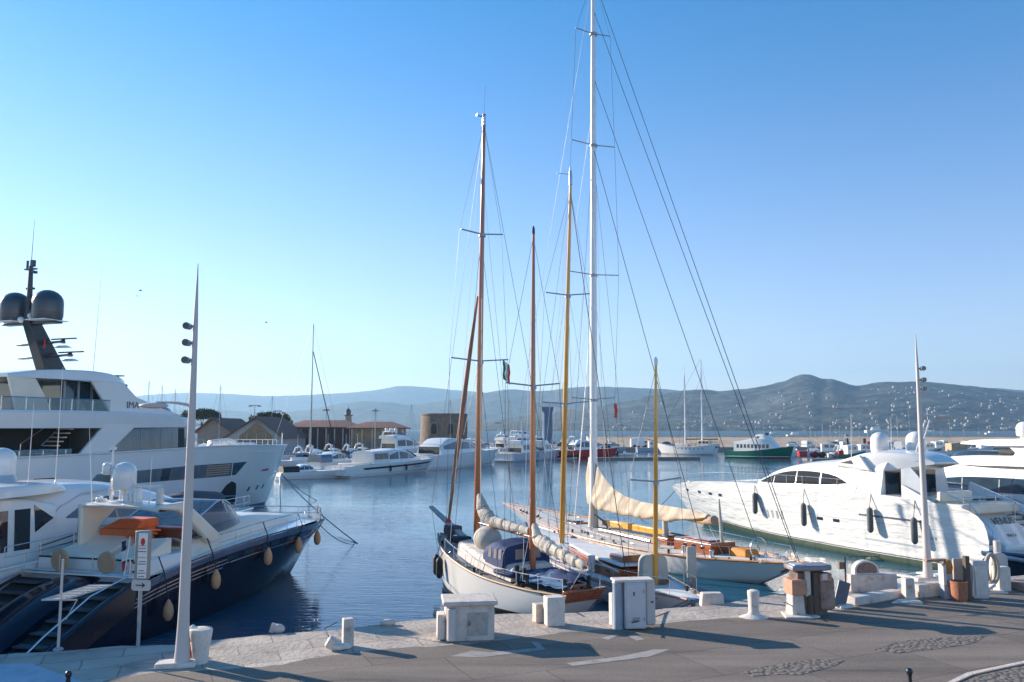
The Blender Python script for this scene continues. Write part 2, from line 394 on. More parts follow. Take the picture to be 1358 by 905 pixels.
# ---- haze
hz = bpy.data.materials.new('haze_air'); hz.use_nodes = True; n = hz.node_tree.nodes; n.remove(n['Principled BSDF'])
pv = n.new('ShaderNodeVolumePrincipled'); pv.inputs['Color'].default_value = (.42, .71, 1, 1); pv.inputs['Anisotropy'].default_value = .3; pv.inputs['Density'].default_value = 1.15e-4
hz.node_tree.links.new(pv.outputs[0], n['Material Output'].inputs['Volume'])
MB().box((0, 4700, 338), (14000, 10000, 686)).build('haze', hz)['kind'] = 'stuff'

# ---- quay
edge = [(-60, 874), (0, 868), (90, 863), (160, 857), (230, 855), (300, 848), (372, 840), (440, 836), (500, 829), (560, 822), (650, 815), (750, 813), (866, 809), (930, 804), (960, 801), (1000, 793), (1041, 787), (1110, 785), (1192, 780), (1270, 771), (1358, 763), (1420, 757)]
E_ = [G(a, b) for a, b in edge]
# subdivide and roughen the worn edge
rr = random.Random(3); E2 = []
for a, b in zip(E_, E_[1:]):
    k = max(2, int((b - a).length / .35))
    for i in range(k):
        q = a.lerp(b, i / k); E2.append(Vector((q.x + rr.uniform(-.02, .02), q.y + rr.uniform(-.05, .05), 0)))
E2.append(E_[-1]); far = [Vector((60, E_[-1].y + 20, 0))]
first = [Vector((-40, 13, 0))]
L_ = first + E2 + far
rows = []
for q in L_:
    rows.append([(q.x, q.y, -3.2), (q.x, q.y, -.28), (q.x, q.y + .05, -.27), (q.x, q.y + .05, -.05), (q.x, q.y - .0, 0)] + [(lerp(q.x, q.x * .4, t), lerp(q.y, -30, t), 0) for t in (.04, .15, .4, 1)])
qm = M('quay_paving', (.47, .40, .335), .85, var=.2, scale=.9, bump=1.6, bscale=7, dirt=(.27, .225, .19))
n = qm.node_tree.nodes; L = qm.node_tree.links
bt = n.new('ShaderNodeTexBrick'); bt.inputs['Scale'].default_value = 1; bt.inputs['Brick Width'].default_value = 1.7; bt.inputs['Row Height'].default_value = .85; bt.inputs['Mortar Size'].default_value = .018
bt.inputs['Color1'].default_value = (1, 1, 1, 1); bt.inputs['Color2'].default_value = (.8, .79, .78, 1); bt.inputs['Mortar'].default_value = (.38, .35, .33, 1)
m2 = n.new('ShaderNodeMapping'); m2.inputs['Rotation'].default_value = (0, 0, R(-22)); L.new(n['Texture Coordinate'].outputs['Object'], m2.inputs[0])
ns = n.new('ShaderNodeTexNoise'); ns.inputs['Scale'].default_value = 1.1; ns.inputs['Detail'].default_value = 4; L.new(m2.outputs[0], ns.inputs[0])
vm = n.new('ShaderNodeVectorMath'); vm.operation = 'MULTIPLY_ADD'; vm.inputs[1].default_value = (.14, .14, 0); L.new(ns.outputs['Color'], vm.inputs[0]); L.new(m2.outputs[0], vm.inputs[2]); L.new(vm.outputs[0], bt.inputs[0])
mx = n.new('ShaderNodeMix'); mx.data_type = 'RGBA'; mx.blend_type = 'MULTIPLY'; mx.inputs[0].default_value = .8
src = [l for l in L if l.to_socket == n['Principled BSDF'].inputs['Base Color']][0].from_socket
L.new(src, mx.inputs[6]); L.new(bt.outputs[0], mx.inputs[7]); L.new(mx.outputs[2], n['Principled BSDF'].inputs['Base Color'])
MB().grid(rows).build('quay', qm, smooth=20)['kind'] = 'structure'
# ---- asphalt
am = M('asphalt', (.29, .235, .19), .85, var=.25, scale=.5, bump=1.2, bscale=28, dirt=(.125, .105, .09), stretch=(.35, 2.6, 1))  # dark streaks mix dirt with shadow streaks painted into the colour
n = am.node_tree.nodes; L = am.node_tree.links
ns = n.new('ShaderNodeTexNoise'); ns.inputs['Scale'].default_value = .7; ns.inputs['Detail'].default_value = 6
vm = n.new('ShaderNodeVectorMath'); vm.operation = 'MULTIPLY_ADD'; vm.inputs[1].default_value = (1.6, 1.6, 0)
L.new(n['Texture Coordinate'].outputs['Object'], ns.inputs[0]); m2 = n.new('ShaderNodeMapping'); m2.inputs['Rotation'].default_value = (0, 0, R(-24)); L.new(n['Texture Coordinate'].outputs['Object'], m2.inputs[0])
vm.inputs[1].default_value = (.22, .22, 0); L.new(ns.outputs['Color'], vm.inputs[0]); L.new(m2.outputs[0], vm.inputs[2])
bt = n.new('ShaderNodeTexBrick'); bt.offset = .5; bt.inputs['Scale'].default_value = 1; bt.inputs['Brick Width'].default_value = 3.4; bt.inputs['Row Height'].default_value = 1.9; bt.inputs['Mortar Size'].default_value = .022; bt.inputs['Mortar Smooth'].default_value = .6
bt.inputs['Color1'].default_value = (1, 1, 1, 1); bt.inputs['Color2'].default_value = (.80, .80, .80, 1); bt.inputs['Mortar'].default_value = (.42, .40, .39, 1); L.new(vm.outputs[0], bt.inputs[0])
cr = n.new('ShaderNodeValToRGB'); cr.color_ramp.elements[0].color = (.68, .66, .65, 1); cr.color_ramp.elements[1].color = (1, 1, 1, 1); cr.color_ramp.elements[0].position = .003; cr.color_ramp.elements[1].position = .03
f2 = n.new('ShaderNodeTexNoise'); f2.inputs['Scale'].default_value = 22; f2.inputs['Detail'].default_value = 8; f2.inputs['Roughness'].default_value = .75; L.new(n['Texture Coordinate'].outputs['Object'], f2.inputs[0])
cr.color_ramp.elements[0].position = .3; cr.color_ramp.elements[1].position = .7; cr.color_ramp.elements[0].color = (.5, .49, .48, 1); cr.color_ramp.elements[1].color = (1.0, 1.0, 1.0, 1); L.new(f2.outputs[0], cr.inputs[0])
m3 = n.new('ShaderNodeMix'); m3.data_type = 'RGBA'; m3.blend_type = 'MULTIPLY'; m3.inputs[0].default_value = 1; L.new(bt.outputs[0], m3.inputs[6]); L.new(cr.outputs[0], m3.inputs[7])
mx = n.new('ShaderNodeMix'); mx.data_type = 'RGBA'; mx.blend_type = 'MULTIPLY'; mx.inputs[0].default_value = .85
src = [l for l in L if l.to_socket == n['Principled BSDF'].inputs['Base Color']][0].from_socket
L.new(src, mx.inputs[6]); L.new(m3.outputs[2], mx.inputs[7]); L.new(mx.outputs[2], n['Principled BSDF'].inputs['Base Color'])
re_ = [(118, 915), (140, 903), (199, 893), (300, 889), (374, 882), (410, 874), (449, 869), (520, 861), (620, 855), (690, 846), (743, 840), (828, 832), (890, 826), (960, 820), (1040, 819), (1105, 812), (1125, 808), (1195, 794), (1270, 790), (1358, 784), (1420, 779)]
top = [G(a, b) for a, b in re_]
pts2 = []
for a, b in zip(top, top[1:]):
    for i in range(6):
        q = a.lerp(b, i / 6); pts2.append((q.x, q.y + rr.uniform(-.05, .05)))
poly = [(-8, 8)] + pts2 + [(60, top[-1].y + 14), (60, -30), (-8, -30)]
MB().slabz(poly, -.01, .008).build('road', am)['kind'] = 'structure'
def flat(name, px, mat, z, loc_group=None, rough=0.0):
    q = [G(a, b) for a, b in px]; o = []
    for a, b in zip(q, q[1:] + q[:1]):
        k = max(1, int((b - a).length / .5))
        for i in range(k):
            c = a.lerp(b, i / k); o.append((c.x + rr.uniform(-rough, rough), c.y + rr.uniform(-rough, rough)))
    ob = MB().slabz(o, z - .006, z).build(name, mat); ob['kind'] = 'structure'; return ob
wornp = M('worn_road_paint', (.34, .31, .28), .8, var=.15, scale=3.5, dirt=(.17, .145, .12), bump=.5, bscale=30)
flat('parking_marking', [(596, 871), (640, 873), (722, 862), (714, 853), (704, 852), (712, 860), (650, 866), (625, 864)], wornp, .013, rough=.02)
flat('parking_marking', [(752, 880), (762, 884), (860, 872), (890, 862), (866, 862), (820, 872)], wornp, .013, rough=.02)
flat('parking_marking', [(797, 847), (806, 849), (823, 843), (815, 842)], wornp, .013, rough=.02)
flat('parking_marking', [(832, 843), (846, 850), (856, 849), (842, 842)], wornp, .013, rough=.02)
bluep = M('faded_blue_paint', (.42, .47, .54), .8, var=.15, scale=2, dirt=(.40, .36, .33), bump=.5, bscale=20)
flat('painted_paving', [(-40, 884), (34, 881), (41, 880), (128, 912), (-40, 920)], bluep, .012, rough=.02)
cob = M('cobbles', (.16, .132, .11), .9, var=.25, scale=7, bump=1, bscale=14)
n = cob.node_tree.nodes; L = cob.node_tree.links
vo = n.new('ShaderNodeTexVoronoi'); vo.inputs['Scale'].default_value = 8.5; L.new(n['Texture Coordinate'].outputs['Object'], vo.inputs[0])
bp = n.new('ShaderNodeBump'); bp.invert = True; bp.inputs['Distance'].default_value = .035; L.new(vo.outputs['Distance'], bp.inputs['Height']); L.new(bp.outputs[0], n['Principled BSDF'].inputs['Normal'])
flat('cobbled_patch', [(985, 893), (1030, 881), (1085, 875), (1118, 878), (1110, 885), (1060, 895), (1000, 898)], cob, .014, rough=.07)
flat('cobbled_patch', [(1160, 863), (1190, 852), (1250, 846), (1310, 843), (1304, 850), (1240, 862), (1190, 868)], cob, .014, rough=.07)
flat('cobbled_patch', [(1262, 912), (1290, 899), (1358, 884), (1400, 876), (1400, 915)], cob, .05, rough=.0)
flat('kerb_strip', [(1252, 912), (1282, 897), (1358, 881), (1400, 873), (1400, 876), (1358, 884), (1290, 899), (1262, 912)], stone2, .075, rough=.0)

# ---- hills
hillm = M('wooded_hillside', (.035, .047, .028), .95, var=.85, scale=.014, bump=1, bscale=.03)
n = hillm.node_tree.nodes
cr_ = [k for k in n if k.type == 'VALTORGB'][0].color_ramp; cr_.elements[0].position = .44; cr_.elements[1].position = .58; cr_.elements[0].color = (.004, .008, .006, 1); cr_.elements[1].color = (.062, .066, .042, 1)
for k in n:
    if k.type == 'BUMP': k.inputs['Distance'].default_value = 12
    if k.type == 'TEX_NOISE' and k.inputs['Scale'].default_value < .025: k.inputs['Detail'].default_value = 12
class Ridge:
    def __init__(s, prof, ds, dr, de, seed, amp=.12):
        s.p = prof; s.ds = ds; s.dr = dr; s.de = de; s.seed = seed; s.amp = amp
    def H(s, px): return D(px, interp(s.p, px), s.dr).z + 5
    def z(s, px, d):
        H = s.H(px); x = (px - 679) / FPX * d
        if d <= s.dr:
            t = (d - s.ds) / (s.dr - s.ds)
            return -3 + 5.5 * min(1, t * 12) + (H) * max(0, t) ** 1.25 * (1 + 0) + s.amp * H * math.sin(math.pi * min(1, max(0, t))) * fbm(x, d, .0011, 5, s.seed) * 1.6 - 2.5 * t
        t = (d - s.dr) / (s.de - s.dr)
        return H * (1 - t) - 5 * t
    def build(s, name, px0, px1, nx, nd):
        P = []
        for i in range(nx + 1):
            px = lerp(px0, px1, i / nx); row = []
            for j in range(nd + 1):
                d = lerp(s.ds, s.dr, j / (nd - 4)) if j <= nd - 4 else lerp(s.dr, s.de, (j - nd + 4) / 4)
                row.append(((px - 679) / FPX * d, d, s.z(px, d) + (fbm((px - 679) / FPX * d, d, .012, 3, 5) * 7 if .02 < j / nd < .95 else 0)))
            P.append(row)
        o = MB().grid(P).build(name, hillm, smooth=60); o['kind'] = 'structure'; return o
pale = Ridge([(-150, 540), (60, 533), (180, 526), (240, 522), (300, 523), (360, 526), (420, 524), (470, 521), (500, 518), (530, 513), (560, 514), (600, 518), (640, 521), (680, 523), (760, 527), (900, 535)], 7000, 8600, 9400, 1)
pale.build('far_hills', -150, 900, 200, 14)
mid = Ridge([(-100, 545), (200, 544), (290, 545), (380, 548), (440, 539), (470, 534), (510, 534), (545, 538), (600, 531), (640, 523), (670, 518), (720, 520), (760, 515), (800, 514), (850, 516), (900, 519), (960, 530), (1050, 545)], 4200, 5600, 6300, 2)
mid.build('middle_hills', -100, 1050, 260, 22)
near = Ridge([(640, 562), (700, 553), (760, 545), (820, 536), (880, 524), (920, 519), (960, 520), (1000, 516), (1040, 507), (1055, 501), (1068, 498), (1080, 500), (1090, 504), (1104, 504), (1120, 509), (1138, 513), (1170, 509), (1200, 508), (1230, 508), (1270, 512), (1300, 515), (1340, 521), (1400, 528), (1500, 534)], 2250, 3300, 4000, 3, .2)
near.build('near_hills', 640, 1500, 330, 46)
backr = Ridge([(1200, 530), (1280, 516), (1320, 516), (1358, 519), (1500, 522)], 4700, 5800, 6800, 4); backr.build('back_hills', 1200, 1500, 40, 12)
# ---- houses on the hillside
hw = [M('far_wall_white', (.36, .33, .29), .8), M('far_wall_ochre', (.34, .24, .16), .8), M('far_wall_pink', (.34, .21, .16), .8)]
protos = []
for i in range(3):
    h = MB().box((0, 0, 1.5), (13, 9, 9)); h.add([(-7, -5, 6), (7, -5, 6), (7, 5, 6), (-7, 5, 6), (-4, 0, 8.6), (4, 0, 8.6)], [(0, 1, 5, 4), (2, 3, 4, 5), (1, 2, 5), (3, 0, 4), (0, 3, 2, 1)])
    h.box((9, 1, .5), (6, 7, 7)); o = h.build('hillside_house', hw[i]); protos.append(o)
hr = random.Random(11); cnt = 0; used = [0, 0, 0]
while cnt < 265:
    px = hr.triangular(760, 1375, 1340) if hr.random() < .75 else hr.uniform(800, 1370)
    d = 2290 + 880 * hr.random() ** (2.8 if px < 1150 else 1.8)
    if fbm(px * 3, d, .01, 2, 9) < -.12: continue
    i = hr.choices([0, 1, 2], [7, 2, 1])[0]
    o = protos[i] if not used[i] else protos[i].copy()
    if used[i]: COL.objects.link(o)
    used[i] = 1; sc = hr.uniform(.35, .75)
    o.location = ((px - 679) / FPX * d, d, near.z(px, d) + 2.5 * sc); o.scale = (sc * hr.uniform(.8, 1.5), sc, sc); o.rotation_euler.z = hr.uniform(-.5, .5)
    tag(o, ['small pale villa among the trees on the far wooded hillside', 'small ochre villa among the trees on the far wooded hillside', 'small pink villa among the trees on the far wooded hillside'][i], 'house', 'villas on the far hillside')
    cnt += 1
# ---- smoke over the hillside
sm = bpy.data.materials.new('wood_smoke'); sm.use_nodes = True; n = sm.node_tree.nodes; n.remove(n['Principled BSDF'])
pv = n.new('ShaderNodeVolumePrincipled'); pv.inputs['Color'].default_value = (.9, .93, 1, 1); pv.inputs['Density'].default_value = .0016
sm.node_tree.links.new(pv.outputs[0], n['Material Output'].inputs['Volume'])
q = MB()
for px, py, rx, rz in [(990, 546, 30, 12), (1006, 538, 45, 22), (1022, 532, 50, 25)]:
    c = D(px, py, 2600); q.ball(c, 1, 14, 9, rz, rx, 40)
o = q.build('smoke', sm); o['kind'] = 'stuff'; tag(o, 'thin white smoke drifting up from a fire on the wooded hillside', 'smoke')
# ---- breakwater and port land
wall = MB(); 
for i, (xa, xb) in enumerate([(24, 95), (95.05, 190), (190.05, 300)]):
    wall.add([(xa, 251, -.6), (xb, 251, -.6), (xb, 266.5, 2.75), (xa, 266.5, 2.75), (xa, 266.5, 2.95), (xb, 266.5, 2.95), (xb, 269.5, 2.95), (xa, 269.5, 2.95), (xb, 269.5, -2), (xa, 269.5, -2)], [(0, 1, 2, 3), (3, 2, 5, 4), (4, 5, 6, 7), (7, 6, 8, 9), (0, 3, 4, 7, 9), (1, 8, 6, 5, 2)])
tag(wall.build('breakwater_wall', ocher, bevel=.1), 'long sandy stone breakwater wall along the far side of the harbour', 'wall')
MB().slabz([(-220, 185), (-22, 185), (-8, 232), (24, 243), (300, 243), (300, 267), (24, 272), (-30, 345), (-220, 345)], -3, .0).build('port_quay', M('concrete_far', (.30, .27, .23), .9, scale=.3, var=.2))['kind'] = 'structure'

def gable(name, label, px0, px1, apex_x, ya, ye, y, depth, wallm, roofm):
    a = D(px0, ye, y); b = D(px1, ye, y); ap = D(apex_x, ya, y); base = 0.
    t = empty(name, ((a.x + b.x) / 2, y, base), 0, label, 'building')
    ox = t.location.x; x0 = a.x - ox; x1 = b.x - ox; xa = ap.x - ox; ze = a.z; za = ap.z
    MB().add([(x0, 0, 0), (x1, 0, 0), (x1, 0, ze), (xa, 0, za), (x0, 0, ze), (x0, depth, 0), (x1, depth, 0), (x1, depth, ze), (xa, depth, za), (x0, depth, ze)],
             [(0, 1, 2, 3, 4), (9, 8, 7, 6, 5), (0, 4, 9, 5), (1, 6, 7, 2)]).build('wall', wallm, t)
    o = .8; th = .35; sl0 = (za - ze) / (xa - x0); sl1 = (za - ze) / (x1 - xa)
    MB().plate([(x0 - o, ze - o * sl0), (xa, za), (x1 + o, ze - o * sl1), (x1 + o, ze - o * sl1 + th), (xa, za + th), (x0 - o, ze - o * sl0 + th)], -1.2, depth + .5).build('roof', roofm, t)
    return t, x0, x1, xa, ze, za
t, x0, x1, xa, ze, za = gable('gabled_hall', 'grey gabled port hall with a glazed triangular front', 303, 374, 341, 554.5, 579, 192, 22, render_, tile)
k = .62; f = MB().plate([(xa + (x0 - xa) * k, .3), (xa + (x1 - xa) * k, .3), (xa + (x1 - xa) * k, ze * 1.02), (xa, za - .9), (xa + (x0 - xa) * k, ze * 1.02)], -.06, .05).build('glazed_front', glass, t)
m = MB()
for u in (-.33, 0, .33): m.box((xa + u * 6.6, -.09, 2.3), (.16, .08, 3.9))
m.box((xa, -.09, 2.2), (7.5, .08, .18)); m.build('mullion', render_, f)
t, *_ = gable('port_shed', 'low beige port shed with a brown sloping roof behind the yacht bow', 262, 306, 284, 556, 572, 205, 20, M('shed_wall', (.32, .26, .21), .8), tile)
# long hip-roofed terminal
def hip(name, label, px0, px1, ye, yr, y, depth, wallm, inset=4, over=1.2, roofm=tile):
    a = D(px0, ye, y); b = D(px1, ye, y); zr = D(px0, yr, y + depth / 2).z; t = empty(name, ((a.x + b.x) / 2, y, 0), 0, label, 'building')
    hw_ = (b.x - a.x) / 2; ze = a.z
    MB().box((0, depth / 2, ze / 2), (2 * hw_ - 2 * over, depth - 2 * over, ze)).build('wall', wallm, t)
    MB().add([(-hw_, 0, ze), (hw_, 0, ze), (hw_, depth, ze), (-hw_, depth, ze), (-hw_ + inset, depth / 2, zr), (hw_ - inset, depth / 2, zr), (-hw_, 0, ze - .25), (hw_, 0, ze - .25), (hw_, depth, ze - .25), (-hw_, depth, ze - .25)],
             [(0, 1, 5, 4), (2, 3, 4, 5), (1, 2, 5), (3, 0, 4), (6, 7, 1, 0), (7, 8, 2, 1), (8, 9, 3, 2), (9, 6, 0, 3), (9, 8, 7, 6)]).build('roof', roofm, t)
    return t, hw_, ze
t, hw_, ze = hip('terminal_building', 'long low terminal with brown roof and dark red board walls', 372, 470, 566.5, 557.5, 214, 18, woodwall)
for i in range(7): MB().box((-hw_ + 3 + i * (2 * hw_ - 6) / 6, .5, ze / 2 - .2), (.3, .3, ze - .4)).build('post', render_, t)
t, hw_, ze = hip('terminal_annex', 'low ochre annex with brown roof and shaded openings left of the round tower', 458, 535, 567.5, 559.5, 212.5, 16, M('annex_wall', (.33, .25, .18), .85, scale=.6, var=.25))
for i in range(5): MB().box((-hw_ + 3 + i * 2.6, 1.13, ze / 2 + .4), (1.6, .1, 2.4)).build('window', glass, t)
for i in range(6): MB().box((-hw_ + 1.6 + i * 2.6, .5, ze / 2 - .2), (.35, .35, ze - .4)).build('post', ocher, t)
# round stone tower
c = D(589, 560, 262); r = (D(620, 560, 262).x - D(558, 560, 262).x) / 2; ht = D(589, 549, 262).z
t = empty('stone_tower', (c.x, 262, 0), 0, 'squat round rubble stone tower behind the white yachts', 'tower')
MB().lathe((0, 0, 0), [(r * 1.03, 0), (r, ht * .6), (r * .985, ht - .5), (r * 1.01, ht - .45), (r * 1.01, ht)], 40).build('wall', tower, t)
for a in (-.35, .35):
    x = r * .985 * math.sin(a); y = -r * .985 * math.cos(a)
    o = MB().plate([(-.9, 0), (.9, 0), (.9, 2.2), (.6, 2.9), (0, 3.2), (-.6, 2.9), (-.9, 2.2)], -.25, .3).build('arched_doorway', black, t); o.location = (x, y, ht * .38); o.rotation_euler.z = a
    MB().plate([(-1.3, -.1), (1.3, -.1), (1.3, 2.3), (.9, 3.3), (0, 3.7), (-.9, 3.3), (-1.3, 2.3)], -.12, .3).build('surround', M('tower_trim', (.24, .19, .14), .9), o)
# lighthouse
c = D(462, 545, 300); t = empty('lighthouse', (c.x, 300, 0), 0, 'small stone lighthouse with dark lantern rising behind the terminal roof', 'lighthouse'); zt = D(462, 541, 300).z
MB().lathe((0, 0, 0), [(1.5, 0), (1.2, zt - 3), (1.25, zt - 2.9)], 16).build('shaft', M('lighthouse_stone', (.3, .24, .2), .8), t)
MB().lathe((0, 0, zt - 2.9), [(1.75, 0), (1.75, .25), (.9, .3), (.9, 1.7), (1.05, 1.75), (.1, 2.7), (.05, 3.4)], 16).build('lantern', darkm, t)
# umbrella pines
def pine(name, label, px, pyc, wpx, hpx, y, seed):
    c = D(px, pyc, y); rx = wpx / 2 * y / FPX; rz = hpx / 2 * y / FPX; t = empty(name, (c.x, y, 0), 0, label, 'tree', 'umbrella pines behind the port buildings'); rn = random.Random(seed)
    tr = MB(); top = Vector((0, 0, c.z - rz * .6))
    tr.tube([(0, 0, 0), (.2, 0, top.z * .5), (.1, 0, top.z * .75)], [.35, .28, .24], 8)
    for i in range(7):
        a = i * 2 * math.pi / 7 + rn.random(); tr.tube([(.1, 0, top.z * .72), (math.cos(a) * rx * .35, math.sin(a) * rx * .35, top.z * .92), (math.cos(a) * rx * .7, math.sin(a) * rx * .7, top.z + rz * .4)], [.18, .12, .05], 6)
    tr.build('trunk', bark, t)
    cl = [(rn.gauss(0, .45), rn.gauss(0, .45), rn.uniform(-.1, .6)) for _ in range(26)]; m = MB()
    for _ in range(5200):
        k = rn.choice(cl); v = Vector((rn.gauss(0, 1), rn.gauss(0, 1), rn.gauss(0, .7))).normalized() * rn.uniform(.6, 1) * .27
        q = Vector(((k[0] + v.x) * rx, (k[1] + v.y) * rx, (k[2] + v.z * 1.6 - .25 * (k[0] ** 2 + k[1] ** 2)) * rz * 1.5 + c.z - rz * .2))
        if abs(q.x) > rx: continue
        s_ = rn.uniform(.12, .3); a = Vector((rn.gauss(0, 1), rn.gauss(0, 1), rn.gauss(0, 1))).normalized() * s_; b = a.cross(Vector((rn.random(), rn.random(), 1))).normalized() * s_ * .6
        m.add([q - a - b, q + a - b, q + a + b, q - a + b], [(0, 1, 2, 3)])
    m.build('crown', brush, t)
pine('umbrella_pine', 'flat topped umbrella pine nearest the superyacht bow', 268, 550, 50, 15, 236, 1)
pine('umbrella_pine', 'wide umbrella pine rising behind the gabled hall', 362, 555.5, 54, 16, 238, 2)
# blue column with T head
c = D(726, 560, 212); t = empty('signal_column', (c.x, 212, 0), 0, 'tall blue grey harbour column with a white T shaped head', 'column'); zt = D(726, 532, 212).z; bl = M('blue_grey_column', (.10, .17, .27), .5)
MB().lathe((0, 0, 0), [(1.35, 0), (1.2, zt * .75), (1.5, zt * .82), (1.5, zt - 1.6)], 18).build('shaft', bl, t)
MB().box((0, 0, zt - .9), (8, 3, 1.2), top=.8).build('head', white, t, bevel=.1); MB().box((-2.6, -.5, zt - 1.9), (1.4, 1.4, .9)).build('lamp_housing', white, t, bevel=.05)
# lamp columns on the port quay
def tlamp(px, pyt, y, wpx, label):
    c = D(px, pyt, y); t = empty('quay_lamp', (c.x, y, 0), 0, label, 'street lamp', 'lamps on the port quay'); ww = wpx * y / FPX
    MB().tube([(0, 0, 0), (0, 0, c.z)], [.16, .09], 8).build('pole', greym, t); MB().box((0, 0, c.z), (ww, .3, .18)).build('crossbar', greym, t)
    for s_ in (-1, 1): MB().box((s_ * ww * .42, 0, c.z - .2), (.9, .6, .25)).build('lamp_head', greym, t)
tlamp(338, 538, 230, 14, 'quay lamp with twin heads above the gabled hall roof'); tlamp(368, 545, 250, 9, 'small quay lamp beside the wide umbrella pine'); tlamp(498, 544, 208, 5, 'slim quay lamp in front of the ochre annex'); tlamp(661, 560.5, 215, 8, 'slim quay lamp right of the round tower')
tlamp(411 + 22, 543.5, 235, 7, 'quay lamp showing just right of the lone grey mast'); tlamp(1123, 577, 250, 3, 'short lamp column on the quay by the breakwater')
for px, y0, lab in [(1123, 582, 'thick dark mooring pile before the breakwater'), (1146, 582, 'thinner dark mooring pile near the red cabin boat')]:
    c = D(px, y0, 225); t = MB().lathe((0, 0, -3), [(.45, 0), (.45, c.z + 3), (.3, c.z + 3.1)], 12).build('mooring_pile', brownw, loc=(c.x, 225, 0)); tag(t, lab, 'pile', 'mooring piles')
# parked cars and a van on the far quay
carpaint = [M('car_paint_%s' % k, v, .25, var=.05, coat=.6) for k, v in [('dark', (.03, .03, .035)), ('silver', (.4, .41, .42)), ('white', (.7, .7, .7)), ('red', (.3, .02, .02))]]
def car(px, y, pm, label, rz=0):
    c = D(px, 590, y); t = empty('parked_car', (c.x, y, 0), rz, label, 'car', 'cars parked on the far quay')
    House([(-2.1, .25), (2.1, .25)], [(-2.1, .85), (-1.6, .95), (.8, .92), (1.9, .78), (2.1, .65)], [(-2.1, .75), (-1.8, .86), (1.8, .86), (2.1, .7)], .06, .15, .02).build('body', pm, t, 16)
    House([(-1.7, .85), (1.1, .85)], [(-1.7, .9), (-1.2, 1.4), (.3, 1.42), (1.1, .9)], [(-1.7, .72), (1.1, .75)], .15, .12, .02).build('cabin', glass, t, 14)
    for x in (-1.3, 1.3):
        for y_ in (-.8, .8): MB().tube([(x, y_ - .1, .31), (x, y_ + .1, .31)], .31, 14).build('wheel', black, t)
for i, (px, k, lab) in enumerate([(748, 0, 'dark car parked on the far quay right of the blue column'), (772, 1, 'silver car on the far quay left end of the breakwater'), (790, 0, 'dark car parked just right of the tall white mast'), (812, 0, 'dark car beside the white van on the far quay'), (868, 2, 'white car on the far quay behind the small yellow mast'), (885, 0, 'dark car on the far quay behind the schooner bow'), (1052, 2, 'white car on the far quay right of the green ferry'), (1108, 0, 'dark car on the far quay near the thick mooring pile')]):
    car(px, 245 + (i % 3), carpaint[k], lab, rz=.1 * i)
c = D(848, 590, 246); t = empty("parked_van", (c.x, 246, 0), .05, 'boxy white van parked on the far quay before the breakwater', 'van')
House([(-2.6, .3), (2.6, .3)], [(-2.6, 2.4), (1.4, 2.45), (2.1, 1.5), (2.6, 1.2)], [(-2.6, .95), (2.6, .9)], .05, .12, .03).build('body', carpaint[2], t)
for x in (-1.6, 1.7):
    for y_ in (-.85, .85): MB().tube([(x, y_ - .12, .35), (x, y_ + .12, .35)], .35, 14).build('wheel', black, t)
MB().box((1.7, -.91, 1.5), (.8, .05, .55)).build('window', glass, t)
# gulls
def gull(px, py, y, lab, rz):
    c = D(px, py, y); t = empty('gull', c, rz, lab, 'bird'); t.scale = (.5, .5, .5); 
    MB().tube([(-.28, 0, 0), (-.15, 0, .01), (0, 0, .02), (.15, 0, .02), (.24, 0, .03), (.3, 0, .02)], [.015, .05, .075, .06, .04, .012], 8).build('body', greym, t)
    for s_ in (-1, 1): MB().grid([[(-.1, s_ * .05, .04), (.1, s_ * .05, .04)], [(-.06, s_ * .4, .16), (.1, s_ * .4, .16)], [(-.15, s_ * .75, .08), (-.08, s_ * .75, .08)]]).build('wing', greym, t)
gull(186, 386, 60, 'upper gull flying in the sky right of the radar mast', .5); gull(182, 393, 64, 'lower gull flying in the sky right of the radar mast', -.6); gull(353, 428, 75, 'lone gull flying left of the grey mast', .2)
# ============================================================ QUAY FURNITURE
def lamp_post(px, py, pytop, side, label, spot_ys, arm_y, armlen):
    b = G(px, py); y = b.y; zt = D(px, pytop, y).z; t = empty('lamp_post', b, 0, label, 'lamp post', 'tall tapered lamp posts on the quay')
    MB().lathe((0, 0, 0), [(.19, 0), (.155, .35), (.13, .9), (.12, 1.2), (.085, zt * .6), (.055, zt * .85), (.01, zt)], 16).build('post', lampm, t)
    f = MB().box((-.12, 0, .06), (.85, .45, .12), rz=.2); f.build('base_plate', whitest, t, bevel=.03)
    for py_ in spot_ys:
        z = D(px, py_, y).z; o = MB().tube([(side * .05, 0, z), (side * .17, 0, z)], .03, 8); o.build('bracket', greym, t)
        h = MB().tube([(side * .17, .08, z), (side * .17, -.14, z + .0)], [.075, .085], 14); hh = h.build('spotlight', greym, t)
        MB().lathe((0, 0, 0), [(.07, 0), (.07, .01)], 14).build('lens', glass, hh).matrix_local = Matrix.Translation((side * .17, -.145, z)) @ Matrix.Rotation(math.pi / 2, 4, 'X')
    z = D(px, arm_y, y).z
    a = MB().tube([(0, 0, z), (side * armlen * .35, 0, z + .06), (side * armlen * .8, 0, z + .08)], [.04, .03, .02], 8).build('arm', lampm, t)
    MB().ball((side * armlen * .85, 0, z + .0), 1, 18, 8, .07, armlen * .33, .16).build('lamp_head', lampm, t)
    return t
lamp_post(241, 884, 350, -1, 'tall pale tapered lamp post standing on the quay beside the navy yacht', (433, 455, 478), 538, 1.05)
lamp_post(1231, 770, 443, 1, 'tall pale tapered lamp post rising before the white sport yacht', (489, 504, 516), 553, 1.0)
